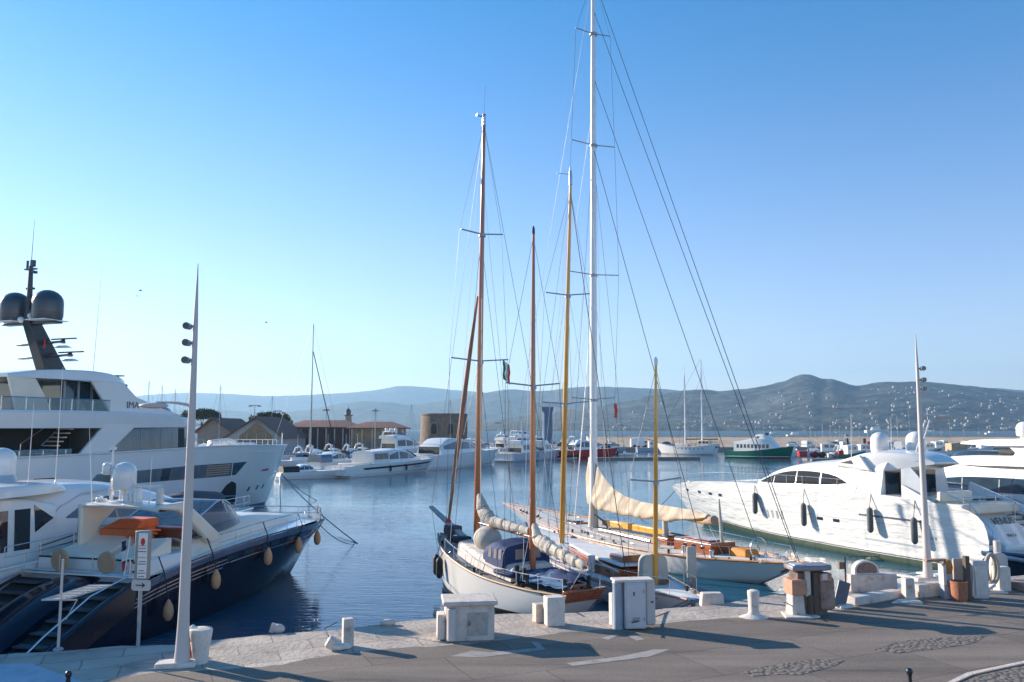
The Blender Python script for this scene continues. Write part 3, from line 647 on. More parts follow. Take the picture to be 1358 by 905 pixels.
# red hydrant behind the post
b = G(254, 879); t = empty('hydrant', (b.x, b.y, 0), 0, 'small red hydrant wedged between the lamp post and round bollard', 'hydrant')
MB().lathe((0, 0, 0), [(.13, 0), (.13, .1), (.09, .14), (.09, .5), (.13, .54), (.13, .62), (.05, .7)], 14).build('body', red, t)
MB().lathe((0, 0, .7), [(.04, 0), (.08, .03), (.07, .1), (.01, .14)], 12).build('cap', white, t)
def rbollard(px, py, r, h, label, mat=whitest, name='bollard', flare=1.0, skirt=0):
    b = G(px, py); t = empty(name, b, 0, label, 'bollard', 'bollards along the quay')
    MB().lathe((0, 0, 0), [(r * .82, 0), (r * .85, h * .3), (r * flare * .95, h * .8), (r * flare, h * .92), (r * flare * .94, h * .97), (r * .6, h * 1.0), (.01, h * 1.01)], 20).build('post', mat, t)
    if skirt: MB().lathe((0, 0, 0), [(skirt, 0), (skirt * .8, .04), (r * 1.1, .09), (r * .8, .2)], 18, 1, .8).build('footing', mat, t)
    return t
rbollard(265, 879, .225, .78, 'round whitewashed stone bollard beside the tall lamp post on the left', flare=1.15)
rbollard(1000, 819, .17, .76, 'round pale bollard on a splayed white footing left of the salmon pedestal', skirt=.42)
def sq(name, label, cat, px, py, w_, d_, h, rz, mat, bev=.025, cap=None, group=None, top=1.):
    b = G(px, py); t = empty(name, b, rz, label, cat, group)
    MB().box((0, 0, h / 2), (w_, d_, h), top=top).build('block', mat, t, bevel=bev)
    if cap: MB().box((0, 0, h + cap[1] / 2 - .002), (w_ + cap[0], d_ + cap[0], cap[1])).build('cap', mat, t, bevel=.02)
    return t
QA = R(22)
g = 'stone posts along the quay'
sq('stone_post', 'slim square stone post near the navy yacht bow reflection', 'stone post', 461, 858, .26, .26, .68, QA, stone2, group=g)
rb = G(442, 862); t = empty('broken_footing', rb, .4, 'broken white concrete footing with bent iron beside the slim stone post', 'rubble')
MB().box((0, 0, .14), (.34, .2, .28), ry=.5, rx=.2).box((.2, -.1, .08), (.4, .25, .12), rz=.5, ry=.1).build('chunk', whitest, t, bevel=.04)
MB().tube([(-.1, 0, .3), (-.22, .05, .5), (.1, .1, .62)], .012, 6).build('iron_bar', wire, t)
rb = G(369, 838); o = MB().ball((0, 0, .08), .15, 9, 6, .8, 1.2, .9).box((-.14, 0, .1), (.12, .14, .22), ry=.3).build('rock', stone2, loc=rb); tag(o, 'lump of pale stone lying at the water edge', 'rock')
o = MB().ball((0, 0, .06), .15, 8, 6, .6, 1.5, .9).build('rock', stone2, loc=G(514, 829)); tag(o, 'small flat stone at the quay edge left of the big stone box', 'rock')
# big stone box
b = G(622, 846); t = empty('stone_box', b, QA * .35, 'large pale stone utility box with overhanging slab top', 'utility box')
MB().box((.0, .1, .44), (1.22, .95, .88)).build('body', stone2, t, bevel=.03)
MB().box((0, .1, .93), (1.38, 1.12, .11)).build('slab_top', stone2, t, bevel=.03)
MB().box((-.72, .0, .33), (.2, .5, .62)).build('side_block', whitest, t, bevel=.03)
MB().box((.18, -.388, .42), (.5, .02, .55)).build('access_door', M('old_grey_door', (.42, .37, .33), .7, var=.2, scale=5, dirt=(.22, .16, .12)), t, bevel=.004)
MB().box((-.03, -.402, .42), (.03, .02, .08)).build('latch', wire, t)
MB().lathe((-.47, -.42, .06), [(.12, 0), (.12, .75), (.1, .77)], 14).build('pipe_cover', lampm, t)
sq('stone_post', 'square pale stone post under the sailing boat transom', 'stone post', 735, 829, .50, .42, .76, QA * .6, whitest, group=g)
sq('stone_post', 'short grey stone block behind the transom post', 'stone post', 715, 825, .3, .3, .5, QA, stone2, group=g)
# electric cabinet group
b = G(841, 834); t = empty('electric_cabinet', b, .12, 'white metal service cabinet with rounded grey side columns', 'cabinet')
MB().box((0, 0, .64), (.56, .42, 1.2)).build('body', M('cabinet_paint', (.55, .53, .53), .45, var=.08, dirt=(.38, .34, .32)), t, bevel=.02)
MB().box((0, -.213, .64), (.48, .02, 1.1)).build('door', M('cabinet_paint2', (.58, .56, .56), .45, var=.06), t, bevel=.006)
MB().box((-.05, -.225, .95), (.03, .02, .1)).build('handle', black, t)
for z_ in (.3, 1.0): MB().box((.22, -.226, z_), (.03, .02, .09)).build('hinge', greym, t)
for k in range(4): MB().box((0, -.2255, .24 + k * .03), (.2, .006, .01)).build('vent_slot', black, t)
MB().box((.43, .06, .68), (.26, .4, 1.16)).build('side_panel', lampm, t, bevel=.04)
MB().lathe((.46, -.18, .7), [(.001, 0), (.03, .001), (.03, .03)], 10).build('lock', black, t)
MB().lathe((-.42, .05, 0), [(.16, 0), (.15, .1), (.14, 1.15), (.16, 1.2), (.12, 1.27)], 16).build('column', M('blue_grey_pole', (.33, .38, .45), .5), t)
MB().box((-.02, .05, 1.27), (1.1, .5, .07)).build('top', whitest, t, bevel=.03)
sq('stone_post', 'short rough stone post hugging the left of the white cabinet', 'stone post', 814, 829, .2, .2, .85, QA, whitest, group=g)
b = G(944, 802, -.05); o = MB().box((0, 0, .1), (.72, .4, .42), top=.88).build('stone_block', stone2, bevel=.04, loc=(b.x, b.y + .0, 0)); tag(o, 'low trapezoid stone block at the quay edge before the classic yacht', 'stone block')
# salmon pedestal
b = G(1072, 815); t = empty('fuel_pedestal', b, .18, 'derelict salmon and brown pedestal with grey cap and timber posts', 'pedestal')
MB().box((.05, .05, .6), (.9, .5, 1.2)).build('core', M('pedestal_core', (.16, .12, .10), .9, var=.4, scale=5, bump=.6), t, bevel=.02)
MB().box((-.42, -.08, .82), (.46, .5, .42)).build('salmon_panel', salmon, t, bevel=.02)
MB().box((-.42, -.05, .3), (.42, .46, .6), top=.85).build('plinth', stone2, t, bevel=.05)
MB().box((-.12, -.22, .92), (.15, .12, .72)).build('white_post', whitest, t, bevel=.015)
MB().box((.1, -.25, .62), (.16, .14, 1.2)).build('timber', brownw, t, bevel=.01); MB().box((-.06, -.24, .3), (.14, .14, .6)).build('timber', brownw, t, bevel=.01)
MB().box((.47, -.08, .62), (.52, .5, .95), top=.92).build('swollen_block', pinkst, t, bevel=.12)
MB().box((.4, -.2, 1.08), (.36, .3, .22)).build('shelf_panel', salmon, t, bevel=.02)
MB().box((.35, -.36, 1.1), (.16, .03, .18)).build('white_notice', whitest, t, bevel=.01)
MB().slabz([(-.62, -.34), (.3, -.42), (.62, -.3), (.66, .3), (-.55, .34)], 1.27, 1.42).build('cap', M('zinc_cap', (.27, .25, .26), .5, .3, var=.2), t, bevel=.04)
MB().box((-.35, -.1, 1.37), (.35, .35, .16)).build('cap_block', greyw, t, bevel=.02)
MB().slabz([(-.95, -.45), (-.3, -.62), (.1, -.5), (.1, .3), (-.7, .3)], .0, .06).build('footing', whitest, t, bevel=.03)
b = G(1117, 806); t = empty('leaning_plate', b, .3, 'bent slate coloured metal plate leaning right of the salmon pedestal', 'metal plate')
MB().box((0, 0, .38), (.42, .05, .78), ry=.32).build('plate', M('slate_metal', (.13, .15, .19), .5, .4, var=.2), t, bevel=.01)
MB().box((.05, .0, .05), (.6, .35, .12), rz=.2, top=.8).build('footing', whitest, t, bevel=.04)
# low stone walls at right edge
def lowall(px0, py0, px1, py1, w_, h, label, mat=stone2):
    a = G(px0, py0); b = G(px1, py1); c = (a + b) / 2; L0 = (b - a).length
    o = MB().box((0, 0, h / 2), (L0, w_, h)).build('stone_kerb_block', mat, bevel=.04, loc=c, rz=math.atan2(b.y - a.y, b.x - a.x)); tag(o, label, 'stone block'); return o
lowall(1128, 803, 1192, 793, .4, .26, 'long low stone block right of the leaning plate')
lowall(1213, 793, 1248, 789, .4, .42, 'grey stone block between slim post and orange meter')
# beige kiosk with arched brick sign
b = G(1152, 784); t = empty('arched_kiosk', b, .1, 'beige block wall topped by an arched brick panel at the water edge', 'kiosk')
MB().box((.1, 0, .28), (1.6, .4, .56)).build('wall', stone2, t, bevel=.03)
MB().plate([(-.52, .55)] + [(-.1 + .42 * math.cos(a), .68 + .32 * math.sin(a)) for a in [math.pi * (1 - k / 12) for k in range(13)]] + [(.32, .55)], -.12, .12).build('arch_frame', whitest, t)
MB().plate([(-.44, .6)] + [(-.1 + .35 * math.cos(a), .68 + .26 * math.sin(a)) for a in [math.pi * (1 - k / 12) for k in range(13)]] + [(.25, .6)], -.135, .0).build('brick_panel', M('dark_brick', (.24, .15, .12), .85, var=.35, scale=12), t)
m = MB(); m.tube([(-.85, -.15, .0), (-.85, -.15, 1.15)], .03, 8); m.tube([(-.65, 0, 1.1), (.45, 0, 1.12)], .012, 6)
for k in range(5): m.tube([(-.6 + k * .25, 0, 1.0), (-.6 + k * .25, 0, 1.16)], .01, 5)
m.build('wire_frame', wire, t); MB().box((-.95, -.1, .85), (.2, .12, .22)).build('wall_box', M('old_box', (.2, .13, .1), .8, var=.3), t, bevel=.02)
sq('stone_post', 'slim stone post with a curved white foot left of the right lamp post', 'stone post', 1205, 797, .32, .3, .7, .1, stone2, group=g, top=.9)
o = MB().slabz([(-.6, -.25), (.35, -.3), (.4, .1), (-.2, .18)], 0, .07).build('stone_footing', whitest, bevel=.03, loc=G(1203, 799)); tag(o, 'splayed white footing around the slim stone post', 'footing')
# orange meter, copper bin, dark post, white cabinet
b = G(1256, 794); t = empty('water_meter_post', b, .05, 'grey and white meter post with orange rusted head', 'meter post')
MB().box((0, 0, .45), (.3, .28, .9)).build('post', M('meter_grey', (.36, .4, .44), .6, var=.15), t, bevel=.02)
MB().box((-.12, -.02, .75), (.1, .3, .62)).build('white_strip', whitest, t, bevel=.01)
MB().ball((.03, -.08, .98), .16, 12, 8, 1.5, .9, .9).build('orange_head', M('rusty_orange', (.5, .20, .05), .7, var=.4, scale=9, bump=.5), t)
MB().box((-.3, 0, 1.18), (.75, .2, .08), rz=.1).build('arm', M('rusty_orange2', (.42, .22, .14), .7, var=.4, scale=7), t, bevel=.02)
b = G(1273, 797); t = empty('wicker_bin', b, 0, 'rust coloured wicker basket bin beside the dark post', 'bin')
MB().lathe((0, 0, 0), [(.2, 0), (.23, .1), (.25, .52), (.26, .6), (.22, .6), (.2, .2)], 18).build('basket', copper, t)
sq('stone_slab', 'peach coloured upright slab behind the wicker bin', 'stone slab', 1274, 792, .5, .12, 1.2, .1, M('peach_render', (.5, .36, .27), .8, var=.15), top=.8)
sq('timber_post', 'tall dark timber post left of the pale panelled cabinet', 'post', 1284, 797, .14, .16, 1.36, .1, brownw, bev=.01)
b = G(1297, 793); t = empty('panel_cabinet', b, .1, 'pale panelled cabinet leaning right of the dark timber post', 'cabinet')
MB().box((0, 0, .58), (.56, .42, 1.16), top=.9, ry=.04).build('body', lampm, t, bevel=.04); MB().box((.0, -.215, .56), (.4, .02, .9)).build('door', whitest, t, bevel=.01)
b = G(1329, 784); t = empty('rounded_cabinet', b, .1, 'white rounded cabinet with an arched back at the far right', 'cabinet')
MB().box((0, 0, .4), (.42, .4, .8)).build('body', whitest, t, bevel=.05)
MB().plate([(-.3, 0), (.42, 0), (.42, 1.0)] + [(.14 + .28 * math.cos(a), 1.0 + .2 * math.sin(a)) for a in [math.pi * k / 8 for k in range(1, 8)]] + [(-.14, 1.0)], .22, .36).build('arched_back', lampm, t)
b = G(1318, 786); pts = [(.22 * math.cos(a) - .02, .0, .75 + .48 * math.sin(a)) for a in [2 * math.pi * k / 20 for k in range(21)]]
t = empty('rope_loop', b, .1, 'stiff loop of pale yellow rope propped against the rounded cabinet', 'rope'); MB().tube(pts, .06, 8).tube([(p[0] * .6, .05, p[2] * .9 + .08) for p in pts], .05, 8).build('coil', rope, t); MB().box((-.25, 0, .15), (.5, .35, .1), ry=-.5).build('bracket', whitest, t, bevel=.02)
MB().slabz([(-.75, -.25), (.3, -.3), (.35, .15), (-.5, .2)], .0, .06).build('footing', whitest, t, bevel=.02)
lowall(1346, 783, 1410, 777, .9, .25, 'low dark stone platform at the far right of the quay', pinkst)
# small black bollards
for px, py, h, lab in [(1207, 913, .42, 'short black bollard with ball top on the road at lower right'), (90, 910, .3, 'stubby black bollard on the paving at lower left')]:
    b = G(px, py); t = empty('iron_bollard', b, 0, lab, 'bollard', 'small iron bollards')
    MB().lathe((0, 0, 0), [(.07, 0), (.06, .06), (.045, .1), (.04, h * .6), (.06, h * .64), (.03, h * .7)], 14).build('shaft', black, t); MB().ball((0, 0, h * .8), .07, 14, 10).build('ball_top', darkm, t)
# parking sign
b = G(183, 857); t = empty('parking_sign', b, R(-8), 'tall narrow pay and display sign with arrow plate on a grey pole', 'sign'); y = b.y
zt = D(185, 704, y).z; zb = D(185, 769, y).z; s_ = y / FPX
MB().tube([(0, 0, 0), (0, 0, zb + .3)], .045, 12).build('pole', greym, t)
MB().box((.0, .03, (zt + zb) / 2), (.36, .18, zt - zb)).build('sign_case', M('sign_case_grey', (.28, .28, .27), .5, .2), t, bevel=.03)
bd = MB().box((.05, -.068, (zt + zb) / 2), (.235, .02, (zt - zb) - .1)).build('sign_face', white, t, bevel=.004)
e = MB().lathe((0, 0, 0), [(.075, 0), (.075, .008)], 20, .75, 1.2).build('red_emblem', red, bd); e.matrix_local = Matrix.Translation((.055, -.078, zt - .26)) @ Matrix.Rotation(math.pi / 2, 4, 'X')
dk = M('dark_lettering', (.03, .03, .04), .6)
m = MB(); rn = random.Random(4)
for row, (zz, ww) in enumerate([(.42, .25), (.50, .28), (.74, .2), (.80, .26), (.96, .18), (1.02, .27), (1.10, .2)]):
    x = -ww / 2
    while x < ww / 2:
        l = rn.uniform(.02, .06); m.box((.05 + (x + l / 2) * .75, -.08, zt - zz), (l * .75, .006, .02)); x += l + .014
m.build('lettering', dk, bd)
MB().box((.05, -.08, zt - .64), (.21, .006, .01)).box((.05, -.08, zt - .36), (.21, .006, .01)).build('divider_line', dk, bd)
MB().slabz([(-.21, -.13), (.21, -.13), (.25, -.08), (.25, .08), (.21, .13), (-.21, .13), (-.25, .08), (-.25, -.08)], 0, .02).build('arrow_plate', lampm, t).matrix_local = Matrix.Translation((.05, -.06, zb - .12)) @ Matrix.Rotation(math.pi / 2, 4, 'X')
MB().box((.02, -.085, zb - .12), (.2, .008, .025)).plate([(.08, zb - .05), (.17, zb - .12), (.08, zb - .19), (.1, zb - .12)], -.089, -.081).build('arrow', dk, t)
for k in (.4, .62): MB().lathe((-.18, -.06, zt - k - .4), [(.025, 0), (.025, .05)], 8).build('clamp_bolt', black, t)
# gangway pole with slatted step
b = G(77, 862); t = empty('gangway_stand', b, .1, 'white pole carrying a small slatted gangway step before the navy yacht stern', 'gangway')
zt = D(77, 742, b.y).z; zs = D(77, 795, b.y).z
MB().tube([(0, 0, 0), (0, 0, zt)], [.035, .028], 10).build('pole', lampm, t)
fr = MB(); A0, A1, A2, A3 = Vector((-.42, -.05, zs)), Vector((.12, -.05, zs + .0)), Vector((.78, 1.1, zs + .12)), Vector((.22, 1.1, zs + .12))
for a, c in ((A0, A1), (A1, A2), (A2, A3), (A3, A0)): fr.tube([a, c], .022, 8)
fr.tube([(0, 0, zs - .02), (.38, 0, zs - .02)], .02, 8); fr.tube([(.38, 0, zs - .02), (.1, .1, zs - .5)], .014, 6); fr.build('frame', lampm, t)
sl_ = MB()
for k in range(9):
    u = (k + .5) / 9; a = A0.lerp(A3, u); c = A1.lerp(A2, u); sl_.tube([a, c], .035, 6, sq=(1, .35))
sl_.build('slats', whitest, t)
MB().lathe((0, 0, 0), [(.12, 0), (.1, .04), (.04, .06)], 12).build('base', greym, t)
# ============================================================ NAVY SPORT YACHT
NV = Frame((-13.75, 25.4), (3.65, 12.5))
t = boat('sport_yacht', NV, 'open sport yacht with glossy navy hull, cream arch and five tan fenders', 'yacht')
H = Hull(.8, 15.9, -2.7, 13.4, [(.8, 1.72), (2.2, 1.98), (4, 2.2), (7, 2.4), (12, 2.42), (15.9, 2.15)], [(0, 2.3), (.3, 2.45), (.6, 2.25), (.8, 1.6), (.93, .75), (1, .06)], [(0, 2.1), (.4, 2.05), (.7, 1.35), (.9, .4), (1, .01)], p=.9)
H.build(navy, t); H.deck(white, t, drop=.0, inset=.25, t0=.0); 
def off(a, b, dz): return [(x, H.sh(x) + dz) for x in [lerp(a, b, i / 14) for i in range(15)]]
for s_ in (1, -1):
    patch(H.Y, s_, off(1.2, 15.2, -.24), off(1.2, 15.2, -.02), 'upper_band', navyt, t, .012, 36)
    for k, dz in enumerate((-.38, -.50, -.62)): patch(H.Y, s_, off(.9 - k * .25, 5.6 - k * .3, dz - .035), off(.9 - k * .25, 5.6 - k * .3, dz), 'silver_stripe', steel, t, .014, 20, 1)
    patch(H.Y, s_, off(5.4, 14, -.56), off(5.4, 14, -.52), 'pinstripe', steel, t, .014, 30, 1)
    for xa in (5.2, 6.2, 7.1, 8.0, 9.3, 10.6, 12.0, 13.0): patch(H.Y, s_, off(xa, xa + .62, -.46), off(xa, xa + .62, -.30), 'hull_window', glass, t, .016, 6, 1)
H.rails(t, .55, .22, .985, 13, -.2, .016)
# stern: garage door hump, step recesses, edging
P = []
for i in range(17):
    u = i / 16; x = lerp(1.25, -3.3, u); z = lerp(1.93, .28, u ** 1.15) + .30 * math.sin(math.pi * min(1, u * 1.05)) ** .8
    P.append([(x, y, z - .26 * abs(y / .9) ** 3) for y in [lerp(-.9, .9, j / 10) for j in range(11)]])
P2 = [[(x, y, z - .6) for x, y, z in r] for r in P]
m = MB().grid(P); rim = [(P[i][0], P2[i][0]) for i in range(17)] + [(P[16][j], P2[16][j]) for j in range(1, 11)] + [(P[i][10], P2[i][10]) for i in range(15, -1, -1)]; m.grid([[a, b] for a, b in rim])
m.build('garage_door', navy, t)
for s_ in (1, -1):
    P = []
    for i in range(13):
        u = i / 12; x = lerp(.9, -2.9, u); z = lerp(1.85, .25, u ** 1.1) + .05 * math.sin(math.pi * u); P.append([(x, s_ * 2.05, z), (x, s_ * 2.18, z + .05), (x, s_ * 2.32, z), (x - .2, s_ * 2.38, z - .8)])
    MB().grid(P).build('quarter_fairing', navy, t)
    MB().plate([(.85, 1.72), (-3.0, .06), (-3.0, .16), (.85, 1.82)], s_ * .86, s_ * 2.08).build('step_well', black, t)
    for k in range(7): MB().box((.55 - k * .52, s_ * 1.48, 1.74 - k * .225), (.30, 1.0, .05)).build('boarding_step', greyc, t, bevel=.01)
    MB().tube([(.95, s_ * 1.95, 2.02), (-.6, s_ * 1.98, 1.7), (-2.2, s_ * 2.0, .95), (-3.3, s_ * 2.0, .3)], .03, 8).build('handrail', steel, t)
MB().slabz([(-2.2, -2.05), (-3.6, -1.9), (-3.75, 0), (-3.6, 1.9), (-2.2, 2.05)], .1, .2).build('swim_platform', navyt, t, bevel=.03)
MB().box((1.1, 0, 1.98), (.5, 4.5, .05)).build('aft_deck_edge', white, t, bevel=.015)
m = MB(); m.tube([(.9, -2.1, 2.02), (.9, 2.1, 2.02)], .025, 6)
for y in (-2.0, -.62, .62, 2.0): m.tube([(.9, y, 2.0), (.9, y, 2.55)], .018, 6)
m.build('stern_rail', steel, t)
for y in (.72, -1.05):
    o = MB().lathe((0, 0, 0), [(.30, -.05), (.335, -.02), (.335, .03), (.3, .06)], 28).build('round_cushion', tand, t); o.matrix_local = Matrix.Translation((1.0, y, 2.36)) @ Matrix.Rotation(math.pi / 2, 4, 'Y')
House([(1.5, 1.9), (3.6, 1.9)], [(1.5, 2.38), (3.6, 2.42)], [(1.5, 2.1), (3.6, 2.1)], .03, .06, .02).build('sunpad_base', white, t)
MB().box((1.52, 0, 2.36), (.06, 4.1, .05)).build('trim_line', black, t)
MB().add([(1.62, 1.8, 2.42), (1.62, -.35, 2.42), (3.2, -.25, 2.95), (3.2, 1.2, 2.95), (1.62, 1.8, 2.3), (1.62, -.35, 2.3), (3.2, -.25, 2.3), (3.2, 1.2, 2.3)], [(0, 1, 2, 3), (0, 4, 5, 1), (1, 5, 6, 2), (2, 6, 7, 3), (3, 7, 4, 0)]).build('sunpad', cream, t, bevel=.05)
MB().add([(1.62, -.62, 2.42), (1.62, -1.85, 2.42), (3.1, -1.75, 2.9), (2.6, -.95, 2.9), (1.62, -.62, 2.3), (1.62, -1.85, 2.3), (3.1, -1.75, 2.3), (2.6, -.95, 2.3)], [(0, 1, 2, 3), (0, 4, 5, 1), (1, 5, 6, 2), (2, 6, 7, 3), (3, 7, 4, 0)]).build('bench', cream, t, bevel=.05)
# folded orange seating stack
o = MB().box((3.5, .35, 2.98), (1.0, 1.5, .28)).build('seat_cushion', orange, t, bevel=.04)
MB().add([(3.0, 1.0, 3.13), (3.0, -.4, 3.13), (4.1, -.4, 3.13), (4.1, 1.0, 3.13), (3.3, .55, 3.42), (3.3, -.45, 3.42), (4.0, -.45, 3.42), (4.0, .55, 3.42)], [(0, 1, 5, 4), (1, 2, 6, 5), (2, 3, 7, 6), (3, 0, 4, 7), (4, 5, 6, 7)]).build('folded_cushion', orange, t, bevel=.03)
for k in range(3): MB().box((3.2 + .1 * k, -.38 - .05 * k, 2.86 + .1 * k), (.7, .6, .07), ry=.1).build('folded_flap', orange, t, bevel=.02)
MB().box((4.4, -.9, 2.75), (1.0, 1.2, .7)).build('helm_console', M('mahogany_dark', (.13, .035, .02), .3, coat=.5), t, bevel=.06)
MB().box((3.3, -.35, 2.6), (.35, .3, .6)).build('seat_post', orange, t, bevel=.03)
# arch
arch = MB(); P = []
for i in range(19):
    y = lerp(-1.85, 1.32, i / 18); z = 4.0 - .10 * abs(y / 1.8) ** 3; P.append([(2.3, y, z - .13), (2.25, y, z - .05), (2.4, y, z), (3.3, y, z + .04), (3.6, y, z - .03), (3.5, y, z - .12), (2.3, y, z - .13)])
arch.grid(P); ob = arch.build('arch_top', cream, t)
MB().plate([(2.35, 3.85), (2.3, 3.98), (3.5, 4.03), (4.3, 3.5), (5.6, 2.62), (4.9, 2.45), (3.6, 3.45), (3.1, 3.75)], -1.95, -1.7).build('arch_leg', cream, t, bevel=.06)
MB().plate([(2.3, 2.3), (2.25, 3.98), (3.5, 4.03), (3.9, 3.75), (3.15, 3.15), (2.95, 2.3)], 1.17, 1.35).build('arch_leg', cream, t, bevel=.06)
rd = dome_mb(MB(), (2.9, .1, 4.42), .39, .92).build('radar_dome', white, t); 
MB().lathe((2.9, .1, 4.0), [(.5, 0), (.42, .06), (.14, .1), (.12, .35), (.2, .44)], 14).build('dome_pedestal', white, rd)
m = MB().tube([(2.7, .42, 4.0), (2.7, .42, 5.85)], [.05, .03], 8); m.box((2.7, .42, 5.8), (.1, .2, .1)); m.box((2.7, .44, 4.35), (.14, .14, .2)); ms = m.build('mast_pole', white, t)
dome_mb(MB(), (2.7, .62, 4.92), .17, .42, 12).build('small_dome', white, ms)
MB().box((2.95, -.55, 4.55), (.14, 1.5, .08)).lathe((2.95, -.45, 4.0), [(.16, 0), (.13, .3), (.1, .5)], 10).build('radar_scanner', white, t, bevel=.02)
for y, r_, z_ in [(1.05, .08, .1), (.9, .06, .16), (.75, .09, .08), (-.1, .13, .25), (-.3, .06, .3), (-.45, .05, .4)]: MB().lathe((2.8, y, 4.0), [(r_, 0), (r_, z_), (r_ * .5, z_ + .05)], 10).build('deck_light', white, t)
MB().lathe((2.9, -1.35, 4.0), [(.12, 0), (.12, .5), (.06, .55)], 12).build('light_canister', whitest, t)
for y, h_ in ((1.2, 2.6), (-1.1, 1.5)): MB().tube([(2.7, y, 4.0), (2.75, y + .12 * h_ * (1 if y > 0 else 0), 4.0 + h_)], [.018, .006], 6).build('whip_antenna', white, t)
# deckhouse and windscreen
DH = House([(3.9, 2.1), (14.6, 2.1)], [(3.9, 2.75), (6, 3.0), (8, 3.12), (10.5, 2.9), (13, 2.62), (14.6, 2.28)], [(3.9, 1.95), (7, 1.85), (10, 1.45), (13, .8), (14.6, .15)], .2, .25, .08)
DH.build('deckhouse', cream, t)
WS = House([(4.2, 2.7), (8.1, 3.0)], [(4.2, 3.0), (5.2, 3.5), (6.2, 3.86), (7.1, 3.55), (8.1, 3.08)], [(4.2, 1.86), (6.2, 1.78), (7.3, 1.45), (8.1, .9)], .22, .12, .02)
ws = WS.build('windscreen', cleard, t, 24)
m = MB()
for s_ in (1, -1):
    m.tube([(x, s_ * (WS.Y(x, WS.zu(x)) - .02), WS.zu(x) + .0) for x in [lerp(4.2, 8.1, k / 12) for k in range(13)]], .028, 6)
    m.tube([(6.2, s_ * 1.42, 3.86), (6.5, s_ * 1.6, 3.05)], .02, 6)
m.build('frame', steel, ws)
o = MB().tube([(15.6, -.1, 2.2), (15.6, -.1, 2.9)], .015, 6).box((15.3, 0, 2.3), (.5, .25, .16)).build('anchor_windlass', steel, t)
for x, dz in [(13.9, -.35), (10.4, -.33), (7.6, -.33), (4.3, -.42), (2.0, -.7)]:
    y = -(H.Y(x, 1.6) + .26); z = H.sh(x)
    q = MB().lathe((x, y, z + dz - .95), [(.03, .2), (.1, .24), (.15, .36), (.16, .5), (.14, .64), (.09, .75), (.05, .82), (.03, .86)], 16); f = q.build('fender', tan, t); MB().tube([(x, y, z + dz - .1), (x, -(H.Y(x, z) + .02), z + .05), (x, -(H.Y(x, z) - .2), z + .5)], .02, 6).build('lanyard', black, f)
m = MB().tube([(1.0, -1.72, 1.95), (1.15, -1.75, 3.15)], .018, 6); fl = m.build('flag_staff', white, t)
for k, c_ in enumerate((bluec, white, red)):
    MB().grid([[(1.05 + .015 * math.sin(j * 2), -1.70 - .02 * k + .02 * math.sin(j * 1.3), 3.05 - j * .06 - .3 * k) , (1.05 + .015 * math.sin(j * 2), -1.54 - .02 * k + .02 * math.sin(j * 1.3 + 1), 3.0 - j * .06 - .3 * k)] for j in range(6)]).build('flag_cloth', c_, fl)

# ============================================================ WHITE YACHT AT LEFT EDGE
Y3 = Frame((-19.2, 24), (5.8, 19))
t = boat('motor_yacht', Y3, 'white motor yacht between navy yacht and superyacht, with swept blue side window', 'yacht')
H = Hull(-4.5, 20.1, -4.5, 17.8, [(-4.5, 1.9), (4, 2.15), (10, 2.45), (16, 2.55), (20.1, 2.4)], [(0, 2.5), (.4, 2.65), (.7, 2.3), (.87, 1.3), (1, .05)], [(0, 2.35), (.45, 2.3), (.75, 1.3), (.92, .35), (1, .01)], p=.8)
H.build(white, t); H.deck(white2, t, .12); H.toe(white, t, .05); H.rails(t, .65, .32, .98, 12, -.12, .016)
patch(H.Y, -1, [(-4, -.3), (17, -.3)], [(-4, .12), (17.4, .14)], 'boot_stripe', navyt, t, .01, 30)
B1 = House([(-3, 2.0), (5.6, 2.0)], [(-3, 4.15), (4.2, 4.2), (5.6, 3.9)], [(-3, 2.2), (5.6, 2.2)], .05, .1, .05); B1.build('aft_cabin', white, t)
for a, b in ((-2.4, .6), (0.9, 3.7), (3.95, 4.55)): patch(B1.Y, -1, [(a, 2.55), (b, 2.55)], [(a, 3.85), (b, 3.85)], 'window', glass, t, .012, 4, 2)
for s_ in (-1, 1): patch(B1.Y, s_, [(4.75, 3.05), (5.2, 3.3)], [(4.7, 3.95), (5.5, 3.45)], 'window', glass, t, .016, 4, 2)
C1 = House([(4.3, 2.1), (16.8, 2.3)], [(4.3, 4.35), (6.5, 4.5), (8.5, 4.4), (10.5, 4.1), (12.7, 3.6), (15, 2.95), (16.8, 2.5)], [(4.3, 2.2), (9, 2.15), (12, 1.75), (15, 1.0), (16.8, .3)], .22, .5, .12); C1.build('coachroof', white, t)
for s_ in (-1, 1): patch(C1.Y, s_, [(6.2, 3.36), (8, 3.2), (10.6, 3.05)], [(6.2, 3.4), (7.0, 3.78), (8.2, 3.98), (9.4, 3.75), (10.6, 3.1)], 'swept_window', glassb, t, .015, 20, 4)
for s_ in (-1, 1):
    pts = [(x, z) for x, z in [(5.3, 3.2), (6.0, 3.75), (7.0, 4.1), (8.6, 4.2)]]
    patch(C1.Y, s_, pts, [(x, z + .05) for x, z in pts], 'moulded_groove', greyw, t, .012, 16, 1)
V = House([(-4, 4.2), (6.4, 4.3)], [(-4, 4.5), (4.5, 4.62), (6.0, 4.55), (6.4, 4.4)], [(-4, 2.3), (5, 2.2), (6.4, 1.7)], .02, .08, .05); V.build('hardtop', white, t)
rd = dome_mb(MB(), (5.2, -.05, 4.85), .45, .95).build('radar_dome', white, t); MB().lathe((5.2, -.05, 4.6), [(.52, 0), (.5, .1), (.44, .27)], 14).build('pedestal', greyw, rd)
dome_mb(MB(), (4.2, .3, 4.62), .22, .5).build('small_dome', white, t)
for y, h_ in ((-1.8, 4.2), (-.6, 3)): MB().tube([(5.8, y, 4.4), (5.85, y, 4.4 + h_)], [.02, .006], 6).build('whip_antenna', white, t)
m = MB()
